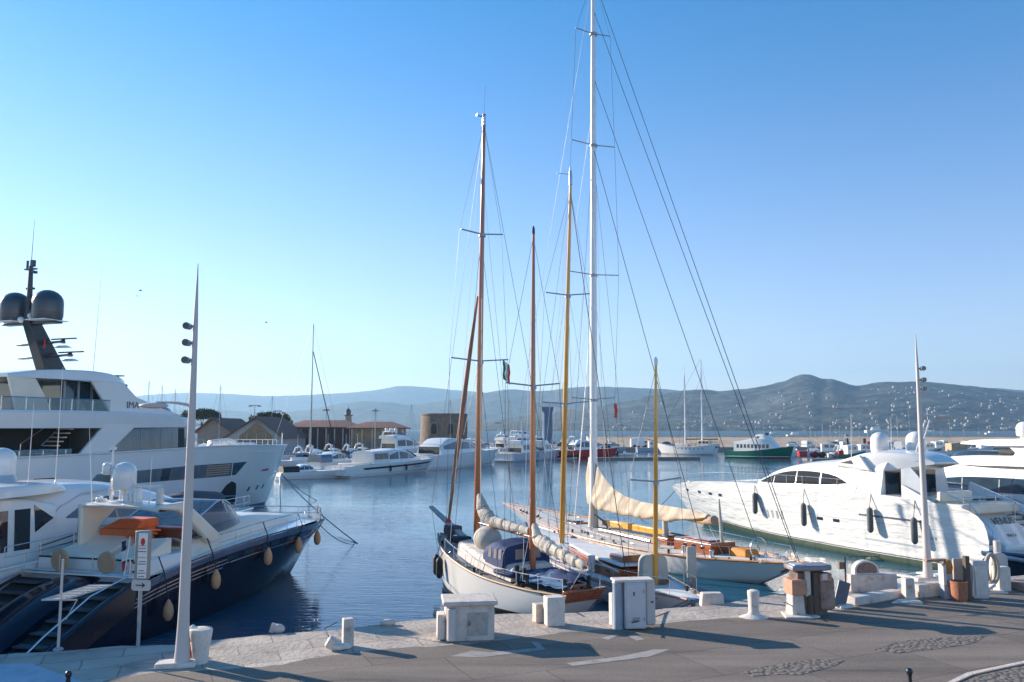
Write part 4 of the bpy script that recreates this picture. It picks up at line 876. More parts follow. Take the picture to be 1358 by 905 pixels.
for z0 in (.35, .62): m.tube([(4.7, -2.42, 2.3 + z0 * .5), (7, -2.5, 2.35 + z0), (11, -2.45, 2.45 + z0)], .022, 6)
for x in (6.2, 8.8): m.tube([(x, -2.5, 2.2), (x, -2.5, 3.2)], .03, 6)
m.build('side_rail', wire, t)
o = MB().tube([(12.9, -.3, 3.15), (13.4, -.3, 3.25), (15, -.3, 3.3), (16.6, -.3, 3.2), (17.4, -.3, 3.0)], [.1, .6, .72, .6, .1], 12, sq=(1, .5)).build('covered_tender', greyc, loc=(Y3.O[0], Y3.O[1], WL), rz=Y3.ang); tag(o, 'dark grey covered tender stowed on the foredeck of the white yacht', 'tender')

# ============================================================ SUPERYACHT
SY = Frame(tuple(G(352, 669, WL))[:2], (.35, .94))
t = boat('superyacht', SY, 'three deck white superyacht with dark raked radar mast and twin grey domes', 'yacht')
H = Hull(-39, 2.6, -39, 0, [(-39, 4.75), (-21, 4.98), (-10, 5.2), (2.6, 5.0)], [(0, 4.0), (.45, 4.2), (.72, 3.9), (.86, 2.9), (.95, 1.5), (1, .12)], [(0, 3.9), (.4, 3.9), (.65, 3.0), (.85, 1.2), (1, .03)], p=.75)
H.build(white, t, 50, 14); H.deck(white2, t, .55, inset=.12); H.toe(white, t, .07)
for s_ in (1, -1):
    hw_ = [(-22.9, 3.02), (-13.5, 3.0), (-8.4, 2.95), (-6.9, 3.88)]; up = [(-22.2, 3.75), (-13.5, 3.94), (-6.7, 3.9)]
    patch(H.Y, s_, [(-22.6, 3.02), (-13.5, 2.98), (-8.6, 2.95)], [(-21.9, 3.72), (-13.5, 3.92), (-8.9, 3.92)], 'hull_window_band', lglass, t, .02, 30)
    patch(H.Y, s_, [(-8.45, 2.97), (-7.9, 2.97)], [(-8.75, 3.9), (-6.8, 3.93)], 'hull_window', glass, t, .02, 6)
    for a in (-19.7, -16.6): patch(H.Y, s_, [(a, 3.02), (a + .8, 3.02)], [(a + .1, 3.82), (a + .9, 3.82)], 'dark_pane', glass, t, .028, 3, 1)
    for k in range(5): patch(H.Y, s_, [(-12.0, 3.1 + k * .16), (-9.0, 3.1 + k * .16)], [(-12.0, 3.18 + k * .16), (-9.05, 3.18 + k * .16)], 'louvre_slat', tand, t, .035, 4, 1)
    patch(H.Y, s_, [(-26.6, 3.1), (-25.2, 3.1)], [(-26.2, 3.7), (-24.8, 3.7)], 'hull_window', glass, t, .02, 3, 1)
    pts = [(-24, 4.3), (-20, 4.0), (-12, 4.12), (-5, 4.3)]
    patch(H.Y, s_, [(-39, -.3), (-.5, -.3)], [(-39, .25), (-.2, .25)], 'boot_stripe', navyt, t, .012, 40)
    patch(H.Y, s_, [(-9.5, .6), (-8.9, .5), (-6.6, .5), (-6.3, .7)], [(-9.3, 1.6), (-8.9, 2.2), (-8.2, 2.5), (-7.4, 2.3), (-6.3, .8)], 'anchor_pocket', black, t, .02, 14)
    for x in (-3.4, -2.2, -5): patch(H.Y, s_, [(x, 1.5), (x + .3, 1.5)], [(x + .1, 1.85), (x + .4, 1.85)], 'porthole', glass, t, .02, 3, 1)
    patch(H.Y, s_, [(-3.6, 3.0), (-2.2, 3.03)], [(-3.5, 3.16), (-2.1, 3.2)], 'nameplate', red, t, .012, 3, 1)
# main deck: saloon glass, dark recess behind
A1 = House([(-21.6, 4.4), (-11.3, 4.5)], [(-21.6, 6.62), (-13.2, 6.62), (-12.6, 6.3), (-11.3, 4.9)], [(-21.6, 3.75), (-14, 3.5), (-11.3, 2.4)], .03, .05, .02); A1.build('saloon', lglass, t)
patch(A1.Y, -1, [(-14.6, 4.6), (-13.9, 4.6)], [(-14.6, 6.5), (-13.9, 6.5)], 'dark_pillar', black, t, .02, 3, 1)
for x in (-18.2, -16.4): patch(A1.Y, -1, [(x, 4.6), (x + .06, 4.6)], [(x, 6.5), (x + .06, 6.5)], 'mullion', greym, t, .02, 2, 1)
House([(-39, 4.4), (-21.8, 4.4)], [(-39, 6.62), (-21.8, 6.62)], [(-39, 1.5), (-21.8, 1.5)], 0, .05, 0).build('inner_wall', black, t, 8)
for s_ in (1, -1):
    MB().plate([(-23.9, 4.2), (-22.9, 4.2), (-20.9, 5.1), (-18.9, 6.7), (-21.2, 6.9)], s_ * 3.85, s_ * 4.06).build('fashion_plate', white, t, bevel=.04)
    MB().plate([(-20.9, 5.0), (-18.7, 6.75), (-20.6, 6.75), (-22.2, 5.0)], s_ * 3.8, s_ * 3.95).build('side_panel', white, t)
st = MB()
for k in range(8): st.box((-24.8 + k * .22 + .3, -2.6, 4.75 + k * .24), (.34, 1.0, .07))
st.build('stair', whitest, t); m = MB(); m.tube([(-25.0, -3.15, 5.5), (-23.0, -3.15, 7.2)], .03, 6); m.tube([(-26.2, -3.0, 4.6), (-26.2, -3.0, 5.6), (-24.6, -3.0, 6.6)], .03, 6); m.build('stair_rail', steel, t)
MB().box((-27.9, -1.9, 5.55), (1.9, .8, .9)).build('tan_bar', tand, t, bevel=.04)
o = MB().box((0, 0, 0), (1.6, .5, .12), rx=.3, rz=.1).box((.2, 0, -.2), (.9, .4, .3), rx=.2).build('lounger_cover', yellow, t, bevel=.04); o.location = (-25.1, -3.3, 4.75)
for a, b, z0, z1, yy in ((-39, -23.6, 4.85, 5.25, 3.92), (-28.2, -20.9, 7.42, 8.18, 3.85), (-39, -28.3, 7.42, 8.18, 3.85)):
    for s_ in (1, -1):
        g_ = MB().box(((a + b) / 2, s_ * yy, (z0 + z1) / 2), (b - a, .03, z1 - z0)).build('glass_balustrade', cleargl, t); m = MB().tube([(a, s_ * yy, z1 + .02), (b, s_ * yy, z1 + .02)], .028, 6)
        k = a
        while k <= b + .01: m.tube([(k, s_ * yy, z0), (k, s_ * yy, z1)], .03, 6); k += 1.5
        m.build('frame', steel, g_)
# upper deck slab
P = []
for i in range(31):
    u = i / 30; x = lerp(-39, -9.6, u); w_ = 4.12 if x < -20 else 4.12 * max(.02, 1 - ((x + 20) / 10.45) ** 2.4) ** .5
    zt = interp([(-39, 7.3), (-16, 7.4), (-11, 6.95), (-9.6, 6.75)], x); zb = interp([(-39, 6.5), (-22, 6.5), (-12, 6.62), (-9.6, 6.7)], x)
    P.append([(x, y * w_, zt + .05 * (1 - y * y)) for y in (-.97, -.5, 0, .5, .97)] + [(x, w_, zt - .15), (x, w_ * .98, zb), (x, 0, zb - .02), (x, -w_ * .98, zb), (x, -w_, zt - .15), (x, -.97 * w_, zt)])
MB().grid(P).build('upper_deck', white, t)
# bridge
BR = House([(-25.0, 7.3), (-12.6, 7.0)], [(-25.0, 9.3), (-19, 9.3), (-16.6, 8.2), (-14.0, 7.6), (-12.6, 7.15)], [(-25, 2.9), (-17, 2.9), (-14, 2.3), (-12.6, 1.2)], .08, .15, .1)
House([(-23.6, 7.3), (-18.4, 7.3)], [(-23.6, 9.35), (-18.4, 9.35)], [(-23.6, 2.8), (-18.4, 2.7)], .02, .05, .02).build('bridge_glass', glassb, t)
for x in (-23.4, -22.4, -21.4): MB().box((x, -2.85, 8.3), (.12, .1, 2.0)).build('mullion', greym, t)
House([(-18.9, 7.3), (-11.5, 7.0)], [(-18.9, 8.2), (-16.2, 7.85), (-13.6, 7.6), (-11.5, 7.15)], [(-18.9, 3.7), (-15, 3.2), (-11.5, 1.2)], .1, .3, .1).build('bridge_coaming', white, t)
WSc = House([(-17.6, 7.5), (-12.6, 7.1)], [(-17.6, 7.98), (-16.4, 8.02), (-14, 7.9), (-12.6, 7.4)], [(-17.6, 3.3), (-14.5, 2.8), (-12.6, 1.8)], .12, .2, .1); WSc.build('forward_windscreen', glassb, t)
House([(-27.6, 9.3), (-17.5, 9.38)], [(-27.6, 9.5), (-25, 9.85), (-21, 9.92), (-19, 9.68), (-17.5, 9.42)], [(-27.6, 3.5), (-21, 3.6), (-18.6, 2.6), (-17.5, 1.4)], .02, .1, .05).build('sun_roof', white, t)
for s_ in (1, -1):
    MB().plate([(-26.9, 7.3), (-24.6, 7.3), (-25.2, 8.3), (-25.9, 9.35), (-27.6, 9.4)], s_ * 3.3, s_ * 3.5).build('roof_strut', cream, t, bevel=.04)
    MB().plate([(-20.5, 7.3), (-14.3, 7.35), (-16.2, 7.8), (-18.6, 8.5), (-19.7, 9.35), (-22.3, 9.45)], s_ * 3.45, s_ * 3.66).build('side_wing', white, t, bevel=.05)
MB().box((-25.3, -1.0, 7.8), (1.6, 1.8, 1.0), top=.7).build('sun_lounge', tand, t, bevel=.08)
MB().lathe((-19.2, -2.5, 9.6), [(.3, 0), (.1, .08), (.12, .2), (.5, .24), (.52, .28)], 12).build('deck_light', darkm, t)
text('yacht_name', 'IMA', .62, navyt, t, (-18.9, -3.69, 7.95), (math.pi / 2, 0, 0), .01)
# radar mast
MM = MB().add([(-22.6, -.45, 9.85), (-21.0, -.45, 9.85), (-21.0, .45, 9.85), (-22.6, .45, 9.85), (-24.0, -.3, 13.0), (-23.1, -.3, 13.0), (-23.1, .3, 13.0), (-24.0, .3, 13.0)], [(0, 1, 5, 4), (1, 2, 6, 5), (2, 3, 7, 6), (3, 0, 4, 7), (4, 5, 6, 7)])
mast = MM.build('radar_mast', darkm, t, bevel=.05)
MB().box((-23.5, 0, 12.85), (.6, 4.4, .12)).build('crosstree', darkm, mast, bevel=.03)
for z, l_ in ((11.7, 3.6), (10.9, 4.2)):
    MB().box((-22.8 + (11.7 - z) * .45, 0, z), (.45, l_, .09), rx=-.03).build('crosstree', darkm, mast, bevel=.02)
    MB().box((-22.4 + (11.7 - z) * .45, -l_ * .40, z + .28), (.12, 2.0, .08)).lathe((-22.4 + (11.7 - z) * .45, -l_ * .38, z), [(.16, 0), (.12, .25)], 8).build('radar_scanner', darkm, mast)
    MB().box((-22.5 + (11.7 - z) * .45, -l_ * .42, z - .22), (.4, 1.1, .14), top=.5).build('radar_foot', white, mast)
for y in (1.35, -1.35):
    d_ = dome_mb(MB(), (-23.6, y, 13.0), .88, 1.85, 26).build('satellite_dome', dome, mast)
    MB().box((-23.6, y, 12.97), (1.7, 1.6, .05)).build('dome_tray', white, d_)
    MB().lathe((-23.6, y, 13.42), [(.888, 0), (.888, .03)], 26).build('seam', darkm, d_)
MB().tube([(-23.7, .05, 12.9), (-23.75, .05, 16.4)], [.2, .12], 10).build('pole', darkm, mast)
m = MB().box((-23.75, .05, 16.2), (.2, .9, .08)).box((-23.75, .35, 16.5), (.1, .1, .5)).box((-23.75, -.1, 16.55), (.2, .25, .4)).box((-23.75, -.25, 16.0), (.3, .2, .15))
for z in (13.6, 14.3, 15.0): m.box((-23.7, .05, z), (.2, .55, .12))
m.build('aerial_cluster', darkm, mast)
MB().tube([(-23.75, .05, 16.5), (-23.75, 0, 19.3)], [.025, .01], 6).build('whip_antenna', darkm, mast)
for y, z in ((-.5, 12.9), (.3, 12.7)): MB().ball((-24.0, y, z + .35), .2, 10, 8).build('camera_ball', white, mast)
MB().grid([[(-23.1, -.75, 11.9), (-23.1, -.62, 11.9)], [(-23.1, -.78, 11.6), (-23.1, -.6, 11.6)], [(-23.1, -.7, 11.35), (-23.1, -.6, 11.35)]]).build('pennant', red, mast)
for x, y, h_, r_ in ((-20.6, -2.0, 7.6, .02), (-25.6, 1.2, 5.5, .025), (-25.0, 2.2, 4.5, .02), (-25.6, .5, 3.2, .015)): MB().tube([(x, y, 9.8), (x + .1, y - .2, 9.8 + h_)], [r_, .006], 6).build('whip_antenna', greym, t)
# foredeck clutter and bow rail
MB().box((-5, 0, 5.05), (5, 2.6, .5), top=.8).build('deck_locker', white, t, bevel=.1)
MB().tube([(-9, -1.5, 5.0), (-9, -1.5, 5.3), (-6.8, -1.5, 5.45), (-6, -1.5, 5.1)], .3, 10).build('covered_gear', white2, t)
H.rails(t, .45, .68, .9, 9, -.3, .02, mid=False)
MB().tube([(1.9, -.15, 5.0), (1.9, -.15, 6.1)], .04, 6).build('jackstaff', white, t)

# ============================================================ WHITE SPORT YACHT (RIGHT)
Y1 = Frame((21.35, 41.65), (-8.05, 17.75))
t = boat('sport_yacht', Y1, 'long white sport yacht with grey fenders and dark arched cabin windows', 'yacht')
H = Hull(-4.4, 22.7, -3.2, 20, [(-4.4, 1.15), (-3.7, 1.85), (-2.9, 2.5), (-1.9, 2.92), (-.3, 3.1), (1.5, 3.22), (5.5, 3.3), (10.3, 3.26), (14.6, 3.1), (18.5, 2.75), (22.7, 2.1)],
         [(0, 2.9), (.2, 3.2), (.5, 3.2), (.72, 2.75), (.87, 1.75), (.96, .75), (1, .1)], [(0, 2.8), (.4, 2.75), (.65, 2.05), (.85, .8), (1, .02)], p=.75)
hullw = M('gelcoat_white_wavy', (.74, .73, .70), .16, var=.04, scale=.6, coat=.5, bump=6, bscale=1.3, stretch=(.5, 1, 2.2))
H.build(hullw, t, 60, 16); H.deck(white, t, .1, inset=.1, t0=.17)
for s_ in (1, -1):
    patch(H.Y, s_, [(-3, -.3), (12, -.3), (18.6, -.1)], [(-3, .32), (4, .34), (12, .42), (18.6, .55)], 'antifouling_band', greenb, t, .012, 50)
    patch(H.Y, s_, [(-3, .36), (4, .38), (12, .46), (17.6, .58)], [(-3, .40), (4, .42), (12, .5), (17.6, .62)], 'boot_line', greyc, t, .014, 40, 1)
    patch(H.Y, s_, [(-2.2, 1.84), (6, 1.86), (15, 1.90)], [(-2.2, 1.87), (6, 1.89), (15, 1.93)], 'knuckle_line', greyw, t, .01, 40, 1)
    patch(H.Y, s_, [(-1.5, .93), (2.2, .95)], [(-1.5, 1.02), (2.2, 1.04)], 'lower_knuckle', greyw, t, .02, 14, 1)
    patch(H.Y, s_, [(-1.5, 2.1), (2.4, 2.12)], [(-1.5, 2.2), (2.4, 2.22)], 'silver_inlay', steel, t, .012, 14, 1)
    for x in (18.3, 16.4, 14.9, 13.7): patch(H.Y, s_, [(x, 2.2), (x + .42, 2.2)], [(x, 2.38), (x + .42, 2.38)], 'porthole', steel, t, .012, 3, 1)
    for x in (18.36, 16.46, 14.96, 13.76): patch(H.Y, s_, [(x, 2.23), (x + .3, 2.23)], [(x, 2.35), (x + .3, 2.35)], 'porthole_glass', glass, t, .018, 3, 1)
    for x in (4.9, 3.75): patch(H.Y, s_, [(x, 1.62), (x + .42, 1.62)], [(x, 1.78), (x + .42, 1.78)], 'porthole_glass', glass, t, .016, 3, 1)
    for k in range(5): patch(H.Y, s_, [(8.0 + k * .42, 1.35), (8.16 + k * .42, 1.35)], [(8.04 + k * .42, 1.8), (8.2 + k * .42, 1.8)], 'vent_slot', greym, t, .014, 2, 1)
    for k in range(6): patch(H.Y, s_, [(-1.9 + k * .17, 1.38), (-1.8 + k * .17, 1.38)], [(-1.9 + k * .17, 1.5), (-1.8 + k * .17, 1.5)], 'registration_mark', greym, t, .012, 2, 1)
H.rails(t, .55, .30, .99, 17, -.25, .016, mid=False)
CR = House([(1.6, 3.1), (12.7, 3.0)], [(1.6, 4.8), (3.5, 4.78), (5.5, 4.66), (8.2, 4.38), (10, 3.98), (11.6, 3.46), (12.7, 3.14)], [(1.6, 2.5), (6, 2.55), (9, 2.3), (11.4, 1.7), (12.7, .9)], .16, .4, .15)
CR.build('coachroof', white, t, 40)
def upw(x): return interp([(3.75, 3.62), (4.6, 3.95), (5.7, 4.08), (7.6, 4.08), (9.0, 3.92), (10.3, 3.6), (11.4, 3.28)], x)
def low(x): return interp([(3.75, 3.60), (5.5, 3.44), (7.7, 3.36), (9.9, 3.28), (11.4, 3.25)], x)
for s_ in (1, -1):
    for a, b in ((3.75, 5.62), (5.72, 7.55), (7.65, 9.65), (9.75, 10.4), (10.47, 11.4)):
        xs_ = [lerp(a, b, k / 8) for k in range(9)]; patch(CR.Y, s_, [(x, low(x)) for x in xs_], [(x, upw(x)) for x in xs_], 'cabin_window', glasscab, t, .014, 12, 4)
HT = House([(-.3, 4.72), (.6, 4.55), (1.6, 4.4), (3, 4.3), (5.3, 4.45)], [(-.3, 4.8), (.2, 5.05), (1.2, 5.22), (2.8, 5.22), (4.2, 4.88), (5.3, 4.58)], [(-.3, .9), (.5, 1.35), (1.6, 1.9), (3, 2.3), (5.3, 1.9)], .06, .25, .15)
HT.build('hardtop', white, t)
for s_ in (1, -1):
    MB().plate([(2.2, 4.3), (4.9, 4.55), (3.6, 4.95), (2.9, 5.1)], s_ * 2.2, s_ * 2.42).build('arch_fin', white, t, bevel=.06)
    MB().plate([(3.3, 4.62), (4.2, 4.66), (3.45, 4.82)], s_ * 2.425, s_ * 2.44).build('fin_vent', greyc, t)
    if s_ > 0: MB().plate([(-.9, 2.9), (.5, 2.9), (.45, 4.5), (-.1, 4.6), (-.6, 4.1)], s_ * 2.2, s_ * 2.3).build('side_screen', greyw, t)
    MB().add([(.4, s_ * 2.35, 2.9), (-3.1, s_ * 2.75, 2.2), (-2.9, s_ * 2.85, 2.52), (.3, s_ * 2.5, 3.75), (.4, s_ * 2.2, 2.9), (-3.1, s_ * 2.55, 2.2), (-2.9, s_ * 2.7, 2.52), (.3, s_ * 2.35, 3.75)], [(0, 1, 2, 3), (4, 5, 6, 7), (3, 2, 6, 7), (2, 1, 5, 6)]).build('cockpit_coaming', white, t)
MB().box((1.75, .35, 3.6), (.5, 3.5, 1.5)).build('cockpit_bulkhead', glass, t)
MB().box((1.45, .9, 3.6), (.1, .6, 1.3)).box((1.45, .1, 3.6), (.1, .3, 1.3)).build('brown_curtain', teak, t)
MB().box((.2, 0, 2.72), (2.4, 4.8, .08)).build('cockpit_floor', teak, t)
MB().box((-.9, .9, 3.0), (1.0, 2.2, .45)).box((-1.35, .9, 3.25), (.25, 2.2, .5)).build('cockpit_sofa', cream, t, bevel=.08)
MB().box((-1.9, 0, 2.75), (1.3, 3.9, .45)).build('sunpad', cream, t, bevel=.08)
MB().add([(-1.2, -1.5, 3.02), (-1.2, 1.5, 3.02), (-4.1, 1.35, 1.3), (-4.1, -1.35, 1.3), (-1.2, -1.5, .9), (-1.2, 1.5, .9), (-4.1, 1.35, .8), (-4.1, -1.35, .8)], [(0, 1, 2, 3), (0, 3, 7, 4), (1, 5, 6, 2), (2, 6, 7, 3)]).build('transom_door', white, t, bevel=.06)
MB().slabz([(-1, -2.85), (-5.1, -2.7), (-5.35, 0), (-5.1, 2.7), (-1, 2.85)], .72, .9).build('swim_platform', white, t, bevel=.03)
for s_ in (1, -1):
    for k in range(9):
        MB().box((-1.0 - k * .33, s_ * 2.12, 2.78 - k * .195), (.36, 1.1, .22)).build('transom_step', white, t, bevel=.01)
        MB().box((-1.02 - k * .33, s_ * 2.12, 2.902 - k * .195), (.26, .85, .02)).build('teak_tread', teak, t)
    m = MB().tube([(-1.0, s_ * 1.55, 2.9), (-1.1, s_ * 1.55, 3.5), (-2.6, s_ * 1.55, 3.0), (-3.6, s_ * 1.5, 1.9), (-3.7, s_ * 1.5, 1.3)], .022, 7)
    m.tube([(-2.6, s_ * 1.55, 3.0), (-2.6, s_ * 1.5, 2.1)], .018, 6); m.build('stair_rail', steel, t)
m = MB()
for y in (-1.6, -.5, .6, 1.7): m.tube([(-2.4, y, 2.9), (-2.4, y, 3.3)], .02, 6)
m.tube([(-2.4, -1.7, 3.3), (-2.4, 1.8, 3.3)], .02, 6); m.build('aft_rail', steel, t)
ang = math.atan2(1.75, 2.9)
text('yacht_name', 'VENUS', .5, darkm, t, (-2.75, -.45, 2.17), (math.pi / 2 - ang + .0, 0, -math.pi / 2), .01)
text('home_port', 'MALTA', .2, darkm, t, (-3.6, .2, 1.66), (math.pi / 2 - ang, 0, -math.pi / 2), .006)
for x, y, z, r_, h_ in ((3.0, .8, 5.2, .46, 1.08), (2.0, -.7, 5.2, .5, 1.12)):
    d_ = dome_mb(MB(), (x, y, z), r_, h_, 24).build('satellite_dome', white, t); MB().lathe((x, y, z + .25), [(r_ * 1.005, 0), (r_ * 1.005, .02)], 24).build('seam', greyw, d_)
m = MB()
for dy in (-.15, .15): m.tube([(1.2, .2 + dy, 5.15), (.5, .2 + dy, 6.9)], .035, 6)
for k in range(5): m.tube([(1.1 - k * .14, .05, 5.4 + k * .33), (1.1 - k * .14, .35, 5.55 + k * .33)], .02, 5)
m.box((.7, .2, 6.35), (.1, .9, .06)); m.tube([(.5, .2, 6.9), (.5, .2, 7.5)], .012, 5); m.build('light_mast', white, t)
for x, y, h_ in ((4.0, 1.8, 2.6), (4.4, -1.6, 2.4)): MB().tube([(x, y, 4.7), (x - .1, y, 4.7 + h_)], [.02, .006], 6).build('whip_antenna', white, t)
for x, zt in ((10.1, 2.72), (6.0, 2.45), (1.5, 2.6), (-1.0, 2.35)):
    y = H.Y(x, 1.9) + .26; fender(None, x, y, zt, 1.25, .15, M('grey_fender_sock', (.12, .125, .13), .8, var=.2), t, rail=(x, H.Y(x, 3) - .0, H.sh(x) + .1))
MB().lathe((20.7, .0, 2.45), [(.18, 0), (.14, .2), (.2, .3)], 12).box((19.7, 0, 2.6), (.7, .5, .25)).build('windlass', steel, t)
# second yacht at right edge
Y2 = Frame((27.6, 46.1), (-8.05, 17.75))
t = boat('flybridge_yacht', Y2, 'white flybridge yacht at the right edge with pointed dark side window', 'yacht')
H2 = Hull(-12, 14, -12, 11.5, [(-12, 2.4), (0, 2.85), (8, 2.95), (14, 2.8)], [(0, 2.8), (.5, 3.0), (.8, 2.2), (.93, 1.0), (1, .06)], [(0, 2.6), (.5, 2.6), (.8, 1.2), (1, .02)], p=.8)
H2.build(white, t); H2.deck(white2, t, .1); H2.rails(t, .6, .5, .98, 12, -.15, .02)
S2 = House([(-12, 2.7), (11, 2.8)], [(-12, 4.6), (-4, 4.78), (2, 4.8), (4.2, 4.65), (6.3, 4.35), (9, 3.7), (11, 3.05)], [(-12, 2.7), (0, 2.75), (6, 2.3), (9, 1.4), (11, .4)], .12, .35, .12); S2.build('superstructure', white, t)
for s_ in (1, -1):
    patch(S2.Y, s_, [(-9, 3.2), (-1.2, 3.12), (1.5, 3.1), (2.6, 3.2), (3.5, 3.45)], [(-9, 3.85), (-1, 3.9), (1, 3.86), (2.4, 3.72), (3.5, 3.46)], 'side_window', glassb, t, .015, 26, 4)
    patch(S2.Y, s_, [(3.6, 4.02), (8, 3.45)], [(3.6, 4.16), (6.5, 3.86), (8, 3.5)], 'front_window', glassb, t, .015, 10, 2)
    for x in (-1.0, 1.2): patch(S2.Y, s_, [(x, 3.2), (x + .04, 3.2)], [(x, 3.8), (x + .04, 3.8)], 'mullion', greyw, t, .022, 2, 1)
patch(H2.Y, 1, [(-10, 2.35), (12, 2.45)], [(-10, 2.38), (12, 2.48)], 'rub_line', greyw, t, .012, 20, 1)
House([(-8, 4.55), (3.6, 4.5)], [(-8, 4.85), (2.6, 4.85), (3.6, 4.6)], [(-8, 2.5), (2, 2.4), (3.6, 1.6)], .06, .1, .05).build('flybridge_coaming', white, t)
House([(-.8, 4.7), (3.2, 4.6)], [(-.8, 5.1), (1.9, 5.2), (3.2, 4.75)], [(-.8, 2.3), (2, 2.1), (3.2, 1.3)], .15, .15, .02).build('flybridge_screen', cleard, t)
MB().box((-.2, .6, 5.1), (.9, .7, .5)).box((.5, -.7, 5.05), (.7, .9, .4)).build('helm_seats', cream, t, bevel=.1)
House([(-7, 5.55), (2.2, 5.6)], [(-7, 5.85), (1.2, 5.82), (2.2, 5.66)], [(-7, 2.1), (1, 2.0), (2.2, 1.3)], .03, .1, .06).build('hardtop', white, t)
for s_ in (1, -1): MB().plate([(-3.0, 4.7), (-1.2, 4.7), (-1.6, 5.2), (-1.1, 5.65), (-3.4, 5.65)], s_ * 2.0, s_ * 2.15).build('roof_strut', white, t, bevel=.05)
d_ = dome_mb(MB(), (-.75, 0, 6.05), .42, .8, 20).build('satellite_dome', white, t); MB().lathe((-.75, 0, 5.8), [(.35, 0), (.2, .15), (.3, .28)], 12).build('pedestal', white, d_)

# ============================================================ CLASSIC SAILING BOATS
def mast(parent, x, z0, z1, r0, r1, mat, spread=(), rake=0., name='mast', stays=()):
    n_ = 10; pts = [(x - rake * k / n_, 0, lerp(z0, z1, k / n_)) for k in range(n_ + 1)]
    mo = MB().tube(pts, [lerp(r0, r1, (k / n_) ** 1.6) for k in range(n_ + 1)], 14).build(name, mat, parent)
    for z, h_ in spread:
        xx = x - rake * (z - z0) / (z1 - z0); MB().tube([(xx, -h_, z + .12), (xx, 0, z), (xx, h_, z + .08)], .03, 6).build('spreader', greym, mo)
        MB().lathe((xx, 0, z - .12), [(r0 * 1.08, 0), (r0 * 1.08, .14)], 12).build('mast_band', greym, mo)
    return mo
def lines(parent, segs, r=.008, mat=wire, name='rigging'):
    for a, b in segs: MB().tube([a, b], r, 5).build(name, mat, parent)
def furl(parent, pts, rs, mat, name='furled_sail', seed=0, n=44):
    """lumpy sail bundle following a sagging path"""
    rn = random.Random(seed); P = []
    for i in range(n + 1):
        u = i / n; c = Vector(along(pts, u)); r = interp(rs, u) * (1 + .22 * NZ.noise(Vector((u * 14, seed, 0)))); d = (Vector(along(pts, min(1, u + .02))) - Vector(along(pts, max(0, u - .02)))).normalized()
        a = Vector((0, 1, 0)); b = d.cross(a).normalized(); ring = []
        for j in range(13):
            t_ = 2 * math.pi * j / 12; k = r * (1 + .16 * NZ.noise(Vector((u * 9 + seed, math.cos(t_) * 1.3, math.sin(t_) * 1.3)))); ring.append(tuple(c + a * math.cos(t_) * k * .85 + b * math.sin(t_) * k * 1.1))
        P.append(ring)
    m = MB().grid(P); m.add(P[0][:12], [tuple(range(12))]); m.add(P[-1][:12], [tuple(range(12))])
    ob = m.build(name, mat, parent, smooth=70)
    for q in range(1, 7):
        u = q / 7; c = Vector(along(pts, u)); r = interp(rs, u) * 1.12; d = (Vector(along(pts, min(1, u + .02))) - Vector(along(pts, max(0, u - .02)))).normalized(); a = Vector((0, 1, 0)); b = d.cross(a).normalized()
        MB().tube([c + a * math.cos(k * math.pi / 8) * r * .85 + b * math.sin(k * math.pi / 8) * r * 1.1 for k in range(17)], .014, 5).build('sail_tie', rope, ob)
    return ob
# --- A: white ketch with blue canvas
FA = Frame((1.8, 28.5), (-4.9, 7.3))
A = boat('ketch', FA, 'small white ketch with navy canvas and brown transom moored at the quay', 'sailing boat')
HA = Hull(-1.05, 8.75, .1, 8.35, [(-1.05, 1.12), (1, 1.1), (3.5, 1.22), (5.5, 1.48), (7.5, 1.82), (8.75, 2.05)], [(0, .78), (.2, 1.15), (.5, 1.4), (.75, 1.15), (.9, .62), (1, .05)], [(0, .3), (.3, 1.05), (.55, 1.22), (.8, .65), (1, .02)], p=.38)
HA.build(white, A, 40, 14); HA.deck(M('grey_deck', (.30, .32, .34), .7, var=.12), A, .1, inset=.05)
m = MB()
HA.toe(teak, A, .045)
patch(HA.Y, 1, [(.4, -.3), (8.1, -.3)], [(.2, .2), (8.3, .26)], 'boot_stripe', black, A, .01, 30)
patch(HA.Y, -1, [(.4, -.3), (8.1, -.3)], [(.2, .2), (8.3, .26)], 'boot_stripe', black, A, .01, 30)
MB().add([(-1.12, -.80, 1.2), (-1.12, .80, 1.2), (-.88, .7, .86), (-.88, -.7, .86), (-1.02, -.80, 1.2), (-1.02, .80, 1.2), (-.78, .7, .86), (-.78, -.7, .86)], [(0, 1, 2, 3), (4, 5, 6, 7), (0, 1, 5, 4), (3, 2, 6, 7), (0, 3, 7, 4), (1, 2, 6, 5)]).build('transom_board', varn, A, bevel=.01)
MB().box((-1.0, 0, 1.24), (.2, 1.7, .06)).build('taffrail', varn, A, bevel=.01)
MB().add([(6.6, -.14, 2.0), (6.6, .14, 2.0), (9.5, .1, 3.05), (9.5, -.1, 3.05), (6.6, -.14, 2.14), (6.6, .14, 2.14), (9.5, .1, 3.15), (9.5, -.1, 3.15)], [(0, 1, 2, 3), (4, 5, 6, 7), (0, 1, 5, 4), (1, 2, 6, 5), (2, 3, 7, 6), (3, 0, 4, 7)]).build('bowsprit', M('grey_plank', (.38, .37, .35), .7, var=.2, scale=3), A, bevel=.01)
MB().box((7.6, 0, 2.32), (.7, .5, .35)).lathe((7.2, .35, 2.0), [(.14, 0), (.12, .3)], 10).build('windlass', greyc, A, bevel=.04)
MB().box((6.6, .2, 2.05), (.6, .7, .25)).build('deck_gear', black, A, bevel=.06)
House([(1.9, 1.15), (6.2, 1.55)], [(1.9, 1.65), (4, 1.85), (6.2, 2.05)], [(1.9, .95), (4, 1.0), (6.2, .6)], .08, .12, .06).build('cabin', whitest, A)
